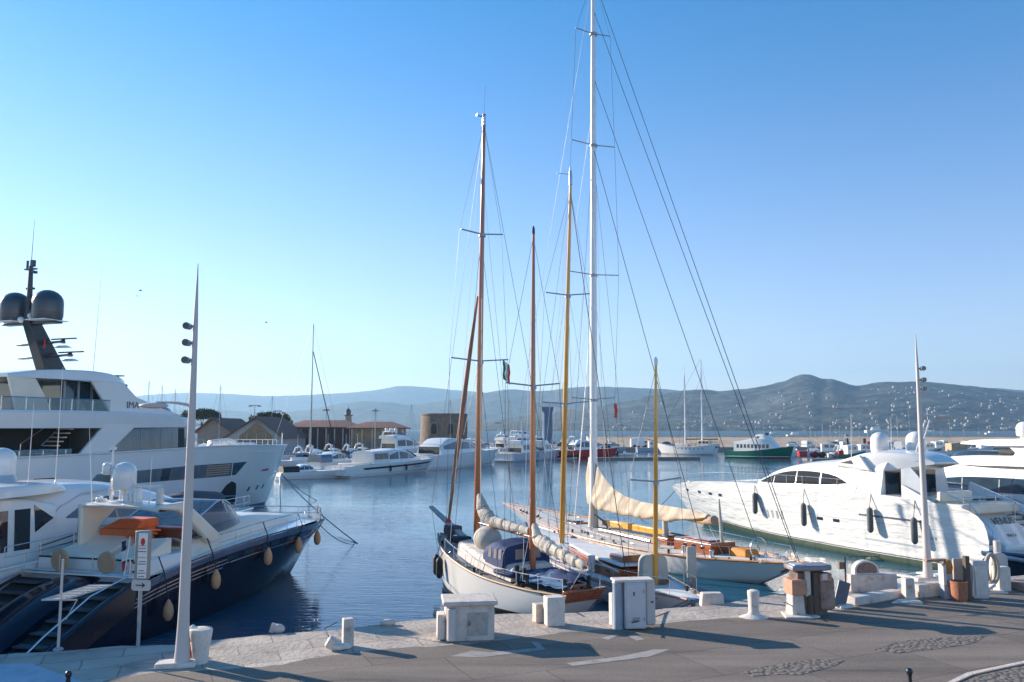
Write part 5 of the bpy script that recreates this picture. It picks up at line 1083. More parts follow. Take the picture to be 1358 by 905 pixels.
dg = House([(2.3, 1.55), (3.75, 1.65)], [(2.3, 2.3), (3.1, 2.4), (3.75, 2.2)], [(2.3, 1.05), (3.75, .95)], .08, .25, .1); d_ = dg.build('spray_hood', bluec, A)
for x in (2.42, 2.75, 3.15): patch(dg.Y, 1, [(x, 1.85), (x + .2, 1.85)], [(x, 2.18), (x + .2, 2.18)], 'clear_panel', M('old_vinyl', (.24, .22, .22), .3), d_, .012, 3, 1)
for y in (-.4, .3): MB().box((2.28, y, 2.0), (.03, .4, .35)).build('clear_panel', M('old_vinyl', (.24, .22, .22), .3), d_)
MB().box((2.3, 0, 1.4), (1.3, 2.1, .2)).build('side_cloth', bluec, A, bevel=.12)
MB().ball((4.75, .1, 2.25), .52, 16, 10, .95, 1.25, 1).build('domed_cover', beigec, A)
P = []
rn = random.Random(5)
for i in range(13):
    x = lerp(1.7, -.75, i / 12); P.append([(x, lerp(-.95, .95, j / 10) * (1 - .02 * i), 1.3 + .34 * (1 - abs(j / 5 - 1) ** 1.6) * (1 - .4 * abs(i / 6 - 1)) + rn.uniform(-.035, .035)) for j in range(11)])
MB().grid(P).build('cockpit_tarpaulin', bluec2, A, smooth=80); 
P = [[(x * .8 - .15, y * .62, z + .09) for x, y, z in r] for r in P]; MB().grid(P).build('cockpit_tarpaulin', bluec, A, smooth=80)
m = MB()
for x, y, h_ in ((1.5, .95, .5), (1.3, .8, .42), (.9, .95, .3), (-.6, .5, .3), (-.6, -.5, .32)): m.lathe((x, y, 1.25), [(.07, 0), (.06, h_ * .6), (.09, h_), (.03, h_ + .04)], 10)
m.build('winches', darkm, A)
MB().box((-.55, .1, 1.36), (.55, .6, .1)).build('stern_hatch', varn, A, bevel=.02)
mm = mast(A, 5.73, 1.6, 19.3, .135, .065, mastw, [(9.15, 1.35), (14.3, 1.0)], .45)
MB().tube([(5.28, 0, 19.2), (5.2, 0, 20.5)], [.02, .012], 6).box((5.3, .15, 19.2), (.1, .4, .05)).lathe((5.28, 0, 18.8), [(.08, 0), (.08, .4)], 10).build('masthead', steel, mm)
mz = mast(A, 1.93, 1.2, 13.7, .12, .05, mastw, [(8.0, 1.2)], .12)
MB().lathe((1.81, 0, 13.6), [(.06, 0), (.05, .2), (.02, .3)], 8).build('masthead', darkm, mz)
bm_ = MB().tube([(5.5, 0, 2.78), (2.05, 0, 2.62)], .06, 10).build('boom', varn, mm)
furl(mm, [(5.55, 0, 3.9), (5.25, 0, 3.25), (4.6, 0, 2.95), (3.4, 0, 2.85), (2.1, 0, 2.8)], [(0, .10), (.15, .25), (.4, .2), (1, .14)], canvas2, seed=2)
MB().tube([(1.75, 0, 2.35), (-1.1, 0, 1.95)], .045, 10).build('boom', varn, mz)
furl(mz, [(1.82, 0, 3.1), (1.6, 0, 2.55), (.8, 0, 2.35), (-.2, 0, 2.15), (-1.0, 0, 2.0)], [(0, .10), (.2, .22), (.6, .19), (1, .13)], canvas3, seed=5)
MB().tube([(7.95, 0, 2.65), (7.3, 0, 5.5), (6.3, 0, 9.6), (5.72, 0, 11.8)], [.05, .1, .09, .04], 10).build('furled_jib', M('jib_cover', (.30, .16, .10), .7, var=.3, scale=2, stretch=(1, 1, .3)), A)
MB().lathe((7.98, 0, 2.3), [(.03, 0), (.12, .06), (.13, .35), (.05, .45)], 12).build('furler_drum', red, A)
T = (5.3, 0, 18.9)
lines(A, [(T, (9.45, 0, 3.1)), ((5.72, 0, 11.8), (8, 0, 2.4)), (T, (-1.0, .6, 1.2)), (T, (5.5, 1.0, 14.38)), (T, (5.5, -1.0, 14.42)), ((5.5, 1.0, 14.38), (5.6, 1.35, 9.23)), ((5.5, -1.0, 14.42), (5.6, -1.35, 9.27)),
          ((5.6, 1.35, 9.23), (5.5, 1.5, 1.7)), ((5.6, -1.35, 9.27), (5.5, -1.5, 1.7)), ((5.5, 0, 14.2), (5.0, 1.5, 1.7)), ((5.5, 0, 14.2), (5.0, -1.5, 1.7)), ((5.6, 0, 9.1), (6.2, 1.4, 1.8)), ((5.6, 0, 9.1), (6.2, -1.4, 1.8)),
          ((1.82, 0, 13.5), (1.87, 1.2, 8.08)), ((1.82, 0, 13.5), (1.87, -1.2, 8.12)), ((1.87, 1.2, 8.08), (1.6, 1.4, 1.3)), ((1.87, -1.2, 8.12), (1.6, -1.4, 1.3)), ((9.45, 0, 3.05), (8.6, 0, .6))])
lines(A, [((5.45, .1, 17), (5.9, 1.1, 2)), ((5.4, -.1, 16), (4.6, -1.2, 2)), ((1.85, .1, 11), (.8, 1.2, 1.4)), ((1.85, -.1, 11), (2.4, -1.2, 1.4)), ((2.1, 0, 2.7), (1.2, 1.0, 1.4)), ((5.4, 0, 12), (3.2, 1.4, 1.5)), ((-1.0, 0, 2.0), (-.9, .5, 1.3))], .008, wirel, 'halyard')
HA.rails(A, .5, .02, .78, 7, -.04, .012, mid=False, mat=wirel)
for x in (7.25, 6.5):
    fender(None, x, HA.Y(x, 1.3) + .2, 1.45, .82, .14, black, A, rail=(x, HA.Y(x, 1.7) - .05, HA.sh(x) + .05))
for k, c_ in enumerate((M('flag_green', (.02, .2, .06), .7), white, red)): MB().grid([[(1.9 + .02 * math.sin(j * 2), 1.28 - .1 * k, 8.9 - j * .14 - .07 * k), (1.9 + .03 * math.sin(j * 2 + 1), 1.18 - .1 * k, 8.85 - j * .14 - .07 * k)] for j in range(6)]).build('courtesy_flag', c_, mz)
# --- B: yawl with varnished cabin
FB = Frame((5.7, 27.6), (-2.9, 9.6))
B = boat('yawl', FB, 'slim white yawl with yellow masts and varnished cabin between the other sailing boats', 'sailing boat')
HB = Hull(-.6, 17.3, 2.2, 14.8, [(-.6, 1.08), (4, .98), (9, 1.08), (14, 1.35), (17.3, 1.6)], [(0, .35), (.15, 1.0), (.35, 1.6), (.55, 1.75), (.75, 1.35), (.92, .5), (1, .03)], [(0, .1), (.3, 1.1), (.55, 1.6), (.8, .8), (1, .02)], p=.34)
HB.build(white, B, 40, 14); HB.deck(white2, B, .05, inset=.03); HB.toe(varn, B, .04)
patch(HB.Y, 1, [(1, .82), (8, .88), (15.5, 1.2)], [(1, .85), (8, .91), (15.5, 1.23)], 'cove_line', wire, B, .01, 30, 1)
cb = House([(3.6, .95), (9.6, 1.05)], [(3.6, 1.32), (6, 1.45), (9.6, 1.4)], [(3.6, .85), (6.5, 1.0), (9.6, .6)], .05, .06, .05); c_ = cb.build('cabin', varn, B)
MB().slabz([(3.65, -.72), (6.5, -.85), (9.5, -.5), (9.5, .5), (6.5, .85), (3.65, .72)], 1.44, 1.53).build('cabin_top', white2, c_, bevel=.03)
for x in (4.3, 5.1, 5.9, 6.8, 7.7): patch(cb.Y, 1, [(x, 1.12), (x + .3, 1.12)], [(x, 1.26), (x + .3, 1.26)], 'cabin_window', glass, c_, .01, 2, 1)
h_ = House([(4.0, 1.4), (5.2, 1.4)], [(4.0, 1.78), (5.2, 1.72)], [(4.0, .5), (5.2, .5)], .05, .06, .04).build('companionway_hatch', varn, B)
MB().box((2.9, 0, 1.12), (1.2, 1.1, .2)).build('cockpit_coaming', varn, B, bevel=.03)
MB().tube([(5.6, 1.05, 1.05), (5.6, 1.05, 1.6)], .14, 10).build('rolled_cover', white2, B)
o = House([(2.3, 1.1), (2.7, 1.1)], [(2.3, 2.05), (2.7, 2.05)], [(2.3, .5), (2.7, .5)], .1, .25, .05).build('upright_cover', beigec, B, 6)
mb = mast(B, 11.8, 1.1, 18.0, .13, .06, masty, [(12.6, 1.1), (7.6, 1.2)], 1.5); MB().lathe((10.32, 0, 17.7), [(.09, 0), (.08, .5), (.02, .9)], 10).box((10.32, .35, 18.2), (.05, .6, .03)).build('masthead', steel, mb)
mzb = mast(B, 2.32, 1.0, 8.8, .095, .045, masty, [(4.6, 1.0)], .35); MB().lathe((1.97, 0, 8.7), [(.06, 0), (.07, .2), (.02, .3)], 8).build('masthead', white, mzb)
lines(B, [((10.4, 0, 17.5), (17.2, 0, 1.6)), ((10.4, 0, 17.5), (10.9, 1.1, 12.7)), ((10.4, 0, 17.5), (10.9, -1.1, 12.7)), ((10.9, 1.1, 12.7), (11.4, 1.2, 7.7)), ((10.9, -1.1, 12.7), (11.4, -1.2, 7.7)), ((11.4, 1.2, 7.7), (11.4, 1.7, 1.2)), ((11.4, -1.2, 7.7), (11.4, -1.7, 1.2)),
          ((1.97, 0, 8.6), (2.2, 1.0, 4.7)), ((1.97, 0, 8.6), (2.2, -1.0, 4.7)), ((2.2, 1, 4.7), (2.2, 1.1, 1.0)), ((2.2, -1, 4.7), (2.2, -1.1, 1.0))])
lines(B, [((10.4, 0, 17.5), (3.4, .6, 1.1))], .018)
lines(B, [((10.4, 0, 17), (11, 1.5, 1.2)), ((10.8, 0, 13), (9.5, 1.5, 1.2)), ((10.8, 0, 13), (9.5, -1.5, 1.2)), ((10.4, 0, 17), (14, 0, 1.4)), ((11.2, 0, 9), (12.5, -1.3, 1.2)), ((11.2, 0, 9), (12.5, 1.3, 1.2))], .008, wirel, 'halyard')
HB.rails(B, .5, .05, .9, 10, -.08, .01, mid=False)
# --- C: large classic sloop
FC = Frame((11.7, 33.4), (-12.3, 23.2))
C = boat('classic_sloop', FC, 'long classic white racing yacht with white mast and beige covered boom', 'sailing boat')
HC = Hull(.2, 26.2, 2.6, 22.0, [(.2, 1.15), (4, .93), (9, .9), (15, 1.0), (21, 1.25), (26.2, 1.5)], [(0, .22), (.1, 1.25), (.2, 2.05), (.32, 2.5), (.5, 2.6), (.7, 1.9), (.88, .8), (1, .03)], [(0, .15), (.1, 1.3), (.25, 2.25), (.5, 2.5), (.75, 1.4), (1, .02)], p=.3)
HC.build(white, C, 50, 16); HC.deck(M('scrubbed_deck', (.62, .57, .50), .7, var=.12, scale=1, stretch=(.4, 12, 1)), C, .05, inset=.04); HC.toe(M('orange_varnish', (.55, .24, .07), .25, var=.2, coat=.6), C, .05)
for a, b in ((9.6, 12.2), (12.5, 15.0)): MB().box(((a + b) / 2, -.55, 1.3), (b - a, .42, .34)).build('deck_spar', yellow, C, bevel=.05)
for a, b, w_, h_, y in ((4.9, 7.4, 1.5, .5, 0), (8.3, 9.4, .9, .35, .0), (16.5, 18, .9, .25, 0)):
    q = House([(a, .9), (b, .9)], [(a, .9 + h_), (b, .9 + h_)], [(a, w_ / 2), (b, w_ / 2)], .05, .06, .03); q_ = q.build('deckhouse', varn, C)
    MB().box(((a + b) / 2, 0, .9 + h_ + .05), ((b - a) * .7, w_ * .6, .06)).build('skylight', glass if h_ < .4 else varn, q_, bevel=.01)
    for k in range(3):
        if h_ > .4:
            for s_ in (1, -1): patch(q.Y, s_, [(a + .4 + k * .6, 1.1), (a + .65 + k * .6, 1.1)], [(a + .4 + k * .6, 1.25), (a + .65 + k * .6, 1.25)], 'porthole', glass, q_, .01, 2, 1)
MB().box((3.9, -.3, 1.1), (1.2, .9, .34), top=.75).build('orange_sail_bag', M('orange_cloth', (.60, .22, .03), .7, var=.25, scale=4, bump=.8, bscale=6), C, bevel=.08)
MB().tube([(3.2 + .0, -.45 + .45 * math.cos(a), 1.35 + .45 * math.sin(a)) for a in [2 * math.pi * k / 24 for k in range(25)]], .025, 6).build('steering_wheel', steel, C)
m = MB()
for x, y in ((4.4, 1.1), (4.4, -1.1), (6, 1.3), (6, -1.3), (2.3, .6), (2.3, -.6), (8, 1.2), (8, -1.2), (1.6, -.3), (14, 1), (14, -1)): m.lathe((x, y, .93), [(.12, 0), (.08, .12), (.12, .26), (.05, .3)], 10)
m.build('winches', steel, C)
mc = mast(C, 15.3, .95, 33.2, .215, .12, mastwh, [(8.1, 1.45), (15.2, 1.75), (22.8, 1.5), (29.5, 1.2)], .55)
MB().tube([(15.2, 0, 2.55), (5.9, 0, 2.2)], .12, 10).build('boom', yellow, mc)
# covered mainsail: falls from the mast and drapes over the boom
ut = FC.T([(781, 606), (786, 606), (792, 618), (800, 632), (811, 646), (828, 658), (852, 666), (885, 671), (915, 676), (939, 682)], 0); ul = FC.T([(777, 634), (779, 668), (786, 674), (800, 678), (815, 681), (832, 685), (858, 689), (890, 692), (915, 690), (941, 689)], 0)
P = []
for i in range(41):
    a = along(ut, i / 40); b = along(ul, i / 40); wv = .30 * math.sin(math.pi * min(1, (i + 1) / 14) / 2); row = []
    for j in range(17):
        t_ = 2 * math.pi * j / 16; v = .5 - .5 * math.cos(t_); f_ = math.sin(t_) * wv * (1 + .15 * math.sin(v * 9 + i * .35)) * (.25 + .9 * v)
        x = lerp(a[0], b[0], v); z = lerp(a[1], b[1], v) - .03 * math.sin(i * .9) * v; row.append((x, f_, z))
    P.append(row)
m = MB().grid(P); m.add(P[-1][:16], [tuple(range(16))]); m.add(P[0][:16], [tuple(range(16))]); m.build('sail_cover', canvas, mc, smooth=80)
MB().tube([(15.25, .05, .95), (15.3, .0, 2.6)], [.3, .2], 12).build('mast_coat', beigec, mc)
MB().tube([(8.9, 0, .95), (9.0, 0, 2.2)], [.17, .12], 10).build('boom_crutch', beigec, C); MB().tube([(6.0, 0, 2.25), (5.3, .1, 2.35)], [.16, .22], 10).build('boom_end_bag', M('tan_bag', (.36, .25, .17), .8, var=.2), mc)
TC = (14.75, 0, 33)
lines(C, [(TC, (.5, 0, 1.15)), ((14.8, 0, 31), (1.5, -.9, 1.1)), ((15.0, 0, 22.8), (4.0, 1.8, 1)), ((14.9, 0, 27), (4.5, -1.8, 1))], .017)
sg = []
for s_ in (1, -1):
    prev = TC
    for x, z, h2 in ((14.8, 29.5, 1.2), (14.92, 22.9, 1.5), (15.05, 15.3, 1.75), (15.17, 8.2, 1.45)): sg.append((prev, (x, s_ * h2, z))); prev = (x, s_ * h2, z)
    sg.append((prev, (15.3, s_ * 2.1, 1))); sg.append(((15.05, 0, 15), (15.9, s_ * 2.1, 1))); sg.append(((15.0, 0, 22.5), (14.6, s_ * 2.1, 1)))
lines(C, sg + [(TC, (26, 0, 1.5)), ((14.95, 0, 25), (22, 0, 1.3))], .009)
lines(C, [((14.9, .1, 26), (13, 1.6, 1)), ((14.9, -.1, 24), (16.5, -1.6, 1)), ((15, 0, 18), (18, 1, 1.1)), ((5.9, 0, 2.2), (4.5, .4, 1)), ((5.9, 0, 2.2), (5.0, -.5, 1)), ((15.0, .1, 20), (11, 1.9, 1)), ((12.5, 0, 2.5), (12.3, .3, 1))], .008, wirel, 'halyard')
lines(C, [((15.1, .05, 13.6), (17.2, .05, 1.1))], .035, white, 'halyard')
MB().tube([(3.4, 1.5, 3.5), (3.35, 1.5, 2.6), (3.3, 1.5, 1.7)], [.03, .07, .06], 8).build('running_backstay_block', canvas2, C)
HC.rails(C, .55, .05, .95, 16, -.06, .011, mid=False)
MB().grid([[(15.17, -1.4 + .02 * math.sin(j * 2), 7.9 - j * .2), (15.17, -1.62 + .03 * math.sin(j * 2 + 1), 7.85 - j * .2)] for j in range(5)]).build('courtesy_flag', red, mc)
MB().box((1.1, 0, .88), (.5, .55, .35), ry=.4).build('stern_fairlead', varn, C, bevel=.04)
# deck gear: blocks, cleats and coiled lines on the three classic boats
def clutter(par, hull, x0, x1, n_, seed, drop):
    rn = random.Random(seed)
    for i in range(n_):
        x = rn.uniform(x0, x1); tau = (x - hull.a[0]) / (hull.a[1] - hull.a[0]); s_ = rn.choice((-1, 1)); y = s_ * interp(hull.dk, tau) * rn.uniform(.55, .9); z = hull.sh(x) - drop; k = rn.random()
        if k < .35: MB().tube([(x + (.13 - .004 * a) * math.cos(a * .7), y + (.13 - .004 * a) * math.sin(a * .7), z + .02 + .004 * a) for a in range(28)], .02, 5).build('rope_coil', rope, par)
        elif k < .6: MB().box((x, y, z + .07), (.1, .08, .14), rz=rn.random()).build('block', brownw, par, bevel=.02)
        elif k < .8: MB().tube([(x - .12, y, z + .09), (x + .12, y, z + .09)], .018, 6).box((x, y, z + .04), (.05, .03, .09)).build('cleat', steel, par)
        else: MB().lathe((x, y, z), [(.07, 0), (.05, .08), (.075, .17), (.03, .2)], 10).build('winch', darkm, par)
clutter(A, HA, -.3, 7.8, 20, 1, .1); clutter(B, HB, .5, 15, 30, 2, .05); clutter(C, HC, 1.5, 23, 48, 3, .05)
for x0_, x1_, col in ((9, 13.5, varn), (17, 21, varn)): MB().tube([(x0_, .9, 1.05), (x1_, .8, 1.12)], .07, 8).build('lashed_pole', col, C)
MB().tube([(13.6, .05, 1.0), (13.9, .3, 1.5), (14.6, .4, 1.8)], .05, 6).build('boom_vang', wire, C)
# plank standing between yawl stern and sloop
c = D(918, 792, 30.0); o = empty('gangplank', (c.x, 30.0, WL), .1, 'upright canvas wrapped gangplank standing between the yawl stern and the sloop', 'gangplank')
MB().box((0, 0, 1.75), (.34, .16, 1.1)).build('canvas_wrap', beigec, o, bevel=.05); MB().box((.03, 0, .5), (.14, .1, 1.7)).build('leg', pinkst, o, bevel=.02)
# ============================================================ BOATS FARTHER OUT
HD = math.atan2(.86, .5)
def at_wl(px, py): return G(px, py, WL)
def cruiser(name, label, cat, pos, ang, L, Bm=None, free=1.5, cab=.5, cabh=1.5, fly=False, arch=True, hullm=white, stripe=None, glassm=glass, rails_=True, cab0=.22, group=None, domes=0, antenna=0, canopy=None):
    """generic planing motor boat, stern at local x=0; pos = world stern point on the water"""
    Bm = Bm or L * .25; hb = Bm / 2; t = empty(name, (pos[0], pos[1], WL), ang, label, cat, group)
    h = Hull(0, L, 0, L * .9, [(0, free * .85), (L * .5, free), (L, free * 1.12)], [(0, hb * .92), (.4, hb), (.7, hb * .82), (.9, hb * .4), (1, .05)], [(0, hb * .88), (.45, hb * .85), (.75, hb * .5), (1, .02)], p=.8)
    h.build(hullm, t, 26, 8); h.deck(white2, t, .08)
    if stripe:
        for s_ in (1, -1): patch(h.Y, s_, [(L * .12, free * .52), (L * .9, free * .72)], [(L * .1, free * .68), (L * .93, free * .86)], 'side_stripe', stripe, t, .015, 16, 1)
    for s_ in (1, -1): patch(h.Y, s_, [(L * .02, -.2), (L * .86, -.2)], [(L * .01, .36), (L * .91, .4)], 'boot_stripe', black, t, .012, 16, 1)
    x0 = L * cab0; x1 = L * (cab0 + cab); zb = free * .85; zt = free + cabh
    c = House([(x0, zb), (x1, free)], [(x0, free + cabh * (.95 if fly else .4)), (x0 + (x1 - x0) * .14, zt - .08), (x0 + (x1 - x0) * .34, zt), (x0 + (x1 - x0) * .55, zt - .12 * cabh), (x0 + (x1 - x0) * .8, free + cabh * .4), (x1, free + .08)], [(x0, hb * .8), (x0 + (x1 - x0) * .5, hb * .76), (x1, hb * .3)], .15, .25, .1)
    cc = c.build('cabin', white, t, 20)
    for s_ in (1, -1):
        for a, b in ((.06, .30), (.33, .56), (.59, .74)):
            xa = lerp(x0, x1, a); xb = lerp(x0, x1, b); u0 = lambda x: c.zu(x) - .17 * cabh
            patch(c.Y, s_, [(xa, free + cabh * .24), (xb, free + cabh * .24)], [(xa, max(free + cabh * .4, u0(xa))), (xb, max(free + cabh * .34, u0(xb)))], 'cabin_window', glassm, cc, .015, 5, 2)
    MB().box((x0 - .04, 0, zb + cabh * .3 + .1), (.1, hb * 1.25, cabh * .55)).build('aft_door', glass, cc); MB().box((x0 * .45, 0, free * .85 + .12), (x0 * .5, hb * 1.1, .35)).build('sun_lounger', cream, t, bevel=.06)
    w_ = hb * .6; xm = lerp(x0, x1, .55); xn = lerp(x0, x1, .82)
    MB().add([(xm, -w_, c.zu(xm) + .07), (xm, w_, c.zu(xm) + .07), (xn, w_ * .75, c.zu(xn) + .1), (xn, -w_ * .75, c.zu(xn) + .1), (xm, -w_, c.zu(xm) - .1), (xm, w_, c.zu(xm) - .1), (xn, w_ * .75, c.zu(xn) - .1), (xn, -w_ * .75, c.zu(xn) - .1)], [(0, 1, 2, 3), (0, 3, 7, 4), (1, 5, 6, 2), (3, 2, 6, 7), (0, 4, 5, 1)]).build('windscreen', glassb, t)
    if fly:
        f = House([(x0 - L * .04, zt - .1), (lerp(x0, x1, .5), zt - .15)], [(x0 - L * .04, zt + .55), (lerp(x0, x1, .35), zt + .6), (lerp(x0, x1, .5), zt + .1)], [(x0 - L * .04, hb * .7), (lerp(x0, x1, .5), hb * .5)], .05, .12, .02).build('flybridge', white, t, 12)
        MB().box((lerp(x0, x1, .36), 0, zt + .75), (.6, hb, .4), ry=.5, top=.8).build('fly_screen', glassb, f)
    if arch:
        z = zt + (.6 if fly else 0); xa = x0 + L * .03
        MB().tube([(xa - .6, -hb * .72, z - .5), (xa - .1, -hb * .6, z + .75), (xa - .1, hb * .6, z + .75), (xa - .6, hb * .72, z - .5)], .13, 8, sq=(1.8, .8)).build('radar_arch', white, t)
        MB().lathe((xa - .1, 0, z + .8), [(.3, 0), (.32, .18), (.05, .3)], 12).build('radar_dome', white, t)
    for k in range(domes): dome_mb(MB(), (x0 + L * .04, (k - (domes - 1) / 2) * 1.2, zt + (1.3 if fly else .5)), .4, .85, 14).build('satellite_dome', white, t)
    for k in range(antenna): MB().tube([(x0 + .3 + k * .5, hb * .4 * (1 - 2 * (k % 2)), zt), (x0 + .3 + k * .5, hb * .4 * (1 - 2 * (k % 2)), zt + 3 + k)], .03, 5).build('whip_antenna', white, t)
    if canopy: House([(L * .04, free * .9), (x0 + .2, free * .9)], [(L * .04, free + cabh * .75), (x0 + .2, free + cabh * .8)], [(L * .04, hb * .8), (x0 + .2, hb * .8)], .12, .3, .1).build('cockpit_canopy', canopy, t, 8)
    MB().slabz([(-L * .05, -hb * .8), (.1, -hb * .88), (.1, hb * .88), (-L * .05, hb * .8)], .3, .42).build('swim_platform', white2, t)
    if rails_: h.rails(t, .55, .5, .97, 7, -.12, .022, mid=False)
    return t, h, c
mg = 'motor yachts moored across the basin'
b = at_wl(452, 633); t, h, c = cruiser('motor_yacht', 'white motor yacht with a broad black side stripe and stern canopy', 'yacht', (-23.2, 112), math.atan2(20, 11.2), 22.5, 5.0, 1.75, .46, 1.75, stripe=black, canopy=None, arch=False, group=mg, cab0=.34)
House([(5.0, 1.6), (8.6, 1.6)], [(5.0, 3.3), (8.6, 3.4)], [(5.0, 2.0), (8.6, 2.0)], .08, .3, .1).build('stern_canopy', white2, t)
for s_ in (1, -1):
    for k in range(3): MB().box((5.7 + k * 1.05, s_ * 1.97, 2.65), (.85, .06, .8), rx=s_ * .09).build('canopy_window', M('vinyl_pane', (.16, .12, .10), .2), t)
    for k in range(5): patch(h.Y, s_, [(14.2 + k * .55, .75), (14.45 + k * .55, .75)], [(14.4 + k * .55, 1.12), (14.65 + k * .55, 1.12)], 'vent_slot', greym, t, .012, 2, 1)
for x in (8, 12): fender(None, x, -h.Y(x, 1) - .2, 1.4, .9, .14, black, t)
cruiser('motor_yacht', 'big white motor yacht with sweeping blue windscreen in front of the round tower', 'yacht', (-15.6, 132), math.atan2(22, 13), 26, 6.4, 2.6, .60, 2.2, glassm=glassb, arch=False, cab0=.16, group=mg, stripe=None)
cruiser('motor_yacht', 'white flybridge yacht partly hidden left of the big white yacht', 'yacht', (-28.5, 172), HD, 22, 5.5, 2.3, .5, 2.2, fly=True, domes=3, group=mg)
cruiser('motor_yacht', 'white yacht with pale grey hull and dark windscreen between the brown masts', 'yacht', (-1.6, 163), HD, 19, 5.0, 1.9, .5, 1.6, fly=True, hullm=greyw, group=mg)
cruiser('motor_yacht', 'grey hulled cruiser moored just left of the yellow mast', 'yacht', (3.6, 171), HD + .1, 17, 4.6, 1.9, .5, 1.5, hullm=greyw, group=mg, fly=True)
cruiser('motor_yacht', 'white yacht with stacked black windows behind the right brown mast', 'yacht', (-1.0, 196), HD, 18, 5, 2.2, .55, 2.4, fly=True, glassm=glass, group=mg, antenna=2)
cruiser('motor_yacht', 'small white cruiser with dark arch behind the leaning furled jib', 'yacht', (-11, 186), HD, 14, 4.2, 1.8, .5, 1.6, group=mg, antenna=1)
cruiser('motor_yacht', 'white cruiser with a high radar arch right of the round tower', 'yacht', (-5, 205), HD - .2, 14, 4.2, 2.0, .5, 1.7, fly=True, group=mg, domes=1)
cruiser('rescue_boat', 'red and white work boat moored behind the yellow and white masts', 'boat', (10, 186), R(25), 16, 4.6, 1.9, .5, 2.0, hullm=red, group=None, antenna=2)
cruiser('motor_boat', 'low white open boat with dark outboard beside the superyacht bow', 'boat', (-30.2, 108), math.atan2(.5, .86), 10.5, 3.4, 1.0, .25, .8, arch=False, rails_=True, canopy=black)
cruiser('motor_boat', 'white cuddy boat moored below the port terminal roof', 'boat', (-30.5, 128), HD, 12, 3.8, 1.5, .45, 1.3, arch=False, canopy=navyt)
cruiser('motor_boat', 'white runabout with dark windscreen behind the grey aluminium mast', 'boat', (-37.5, 146), HD - .3, 10, 3.3, 1.3, .5, 1.2, arch=True)
cruiser('motor_boat', 'small white cabin boat at the quay right of the gabled hall', 'boat', (-49, 160), .2, 9, 3, 1.3, .5, 1.2)
def rib(label, px, py, ang, L, mat=greyc):
    p_ = at_wl(px, py); t = empty('inflatable_boat', (p_.x, p_.y, WL), ang, label, 'dinghy', 'inflatable boats and dinghies')
    for s_ in (1, -1): MB().tube([(0, s_ * L * .18, .35), (L * .6, s_ * L * .19, .4), (L * .88, s_ * L * .1, .52), (L, 0, .62)], [.25, .26, .25, .22], 10).build('side_tube', mat, t)
    MB().slabz([(0, -L * .18), (L * .7, -L * .18), (L * .95, 0), (L * .7, L * .18), (0, L * .18)], -.1, .2).build('floor', white2, t)
    MB().box((L * .35, 0, .7), (.7, .7, .9), top=.7).build('console', white2, t, bevel=.05); MB().box((-.2, 0, .75), (.5, .4, .9), top=.8).tube([(-.25, 0, .4), (-.25, 0, -.4)], .08, 6).build('outboard', black, t, bevel=.06)
    return t
for i, (px, py, a, L, mat, lab) in enumerate([(440, 620, .3, 6.5, greyc, 'dark inflatable boat left of the black striped yacht'), (462, 617, 1.2, 6, navyt, 'blue grey inflatable with raised bow behind the black striped yacht'), (418, 616, .9, 5.5, black, 'black inflatable between the grey mast and the white open boat'), (492, 612, .5, 7, greyc, 'grey inflatable under the ochre annex'),
    (752, 604, .1, 5, white, 'small white dinghy right of the yellow mast'), (770, 605, .3, 5, greyc, 'grey dinghy just left of the white mast foot'), (803, 605, .2, 4.5, greyc, 'grey dinghy at the pontoon right of the white mast'), (820, 605, -.1, 4.5, white, 'white dinghy at the pontoon right of the white mast'), (735, 608, .2, 5.5, black, 'black dinghy below the blue column'), (640, 611, .2, 5, white2, 'pale tender floating by the big white yacht bow')]):
    rib(lab, px, py, a, L, mat)
o = MB().slabz([(16, 174), (40, 178), (40, 180), (16, 176)], -1.3, -.65).build('pontoon', M('pontoon_boards', (.25, .21, .17), .85, var=.25)); o['kind'] = 'structure'
# dark outboard cluster / jet boats on the lift
t = rib('dark inflatable tender hoisted on the quay in front of the terminal', 455, 600, .2, 8, black); t.location.z = 1.2
t = rib('striped black tender stored beside the hoisted inflatable', 437, 600, 1.0, 6, greyc); t.location.z = .9
xg = 'boats crowded along the port terminal quay'
for px, py, a, L, hm, cm, lab in [(385, 618, 1.0, 8, white, navyt, 'white boat with dark blue canopy nearest the gabled hall'), (398, 613, .8, 9, greyw, greyc, 'grey hulled boat with dark canopy behind the white open boat'), (425, 611, .9, 9, white, black, 'white boat with black canopy just right of the lone grey mast'), (447, 612, .7, 9, navyt, greyc, 'dark hulled boat with grey canopy below the lighthouse'), (468, 609, 1.1, 9, white, greyc, 'white boat with grey canopy below the lighthouse'), (500, 605, .8, 10, white, navyt, 'white boat with blue canopy under the ochre annex'), (524, 604, .9, 9, greyw, black, 'grey boat with black canopy at the right end of the annex'), (612, 601, .8, 11, white, None, 'white cabin boat at the foot of the round tower'), (700, 598, .9, 10, navyt, greyc, 'dark hulled boat right of the round tower'), (742, 598, .9, 10, white, navyt, 'white boat with blue canopy just right of the blue column')]:
    cruiser('motor_boat', lab, 'boat', tuple(at_wl(px, py))[:2], a, L, L * .32, 1.2, .45, 1.2, hullm=hm, canopy=cm, group=xg, antenna=1)

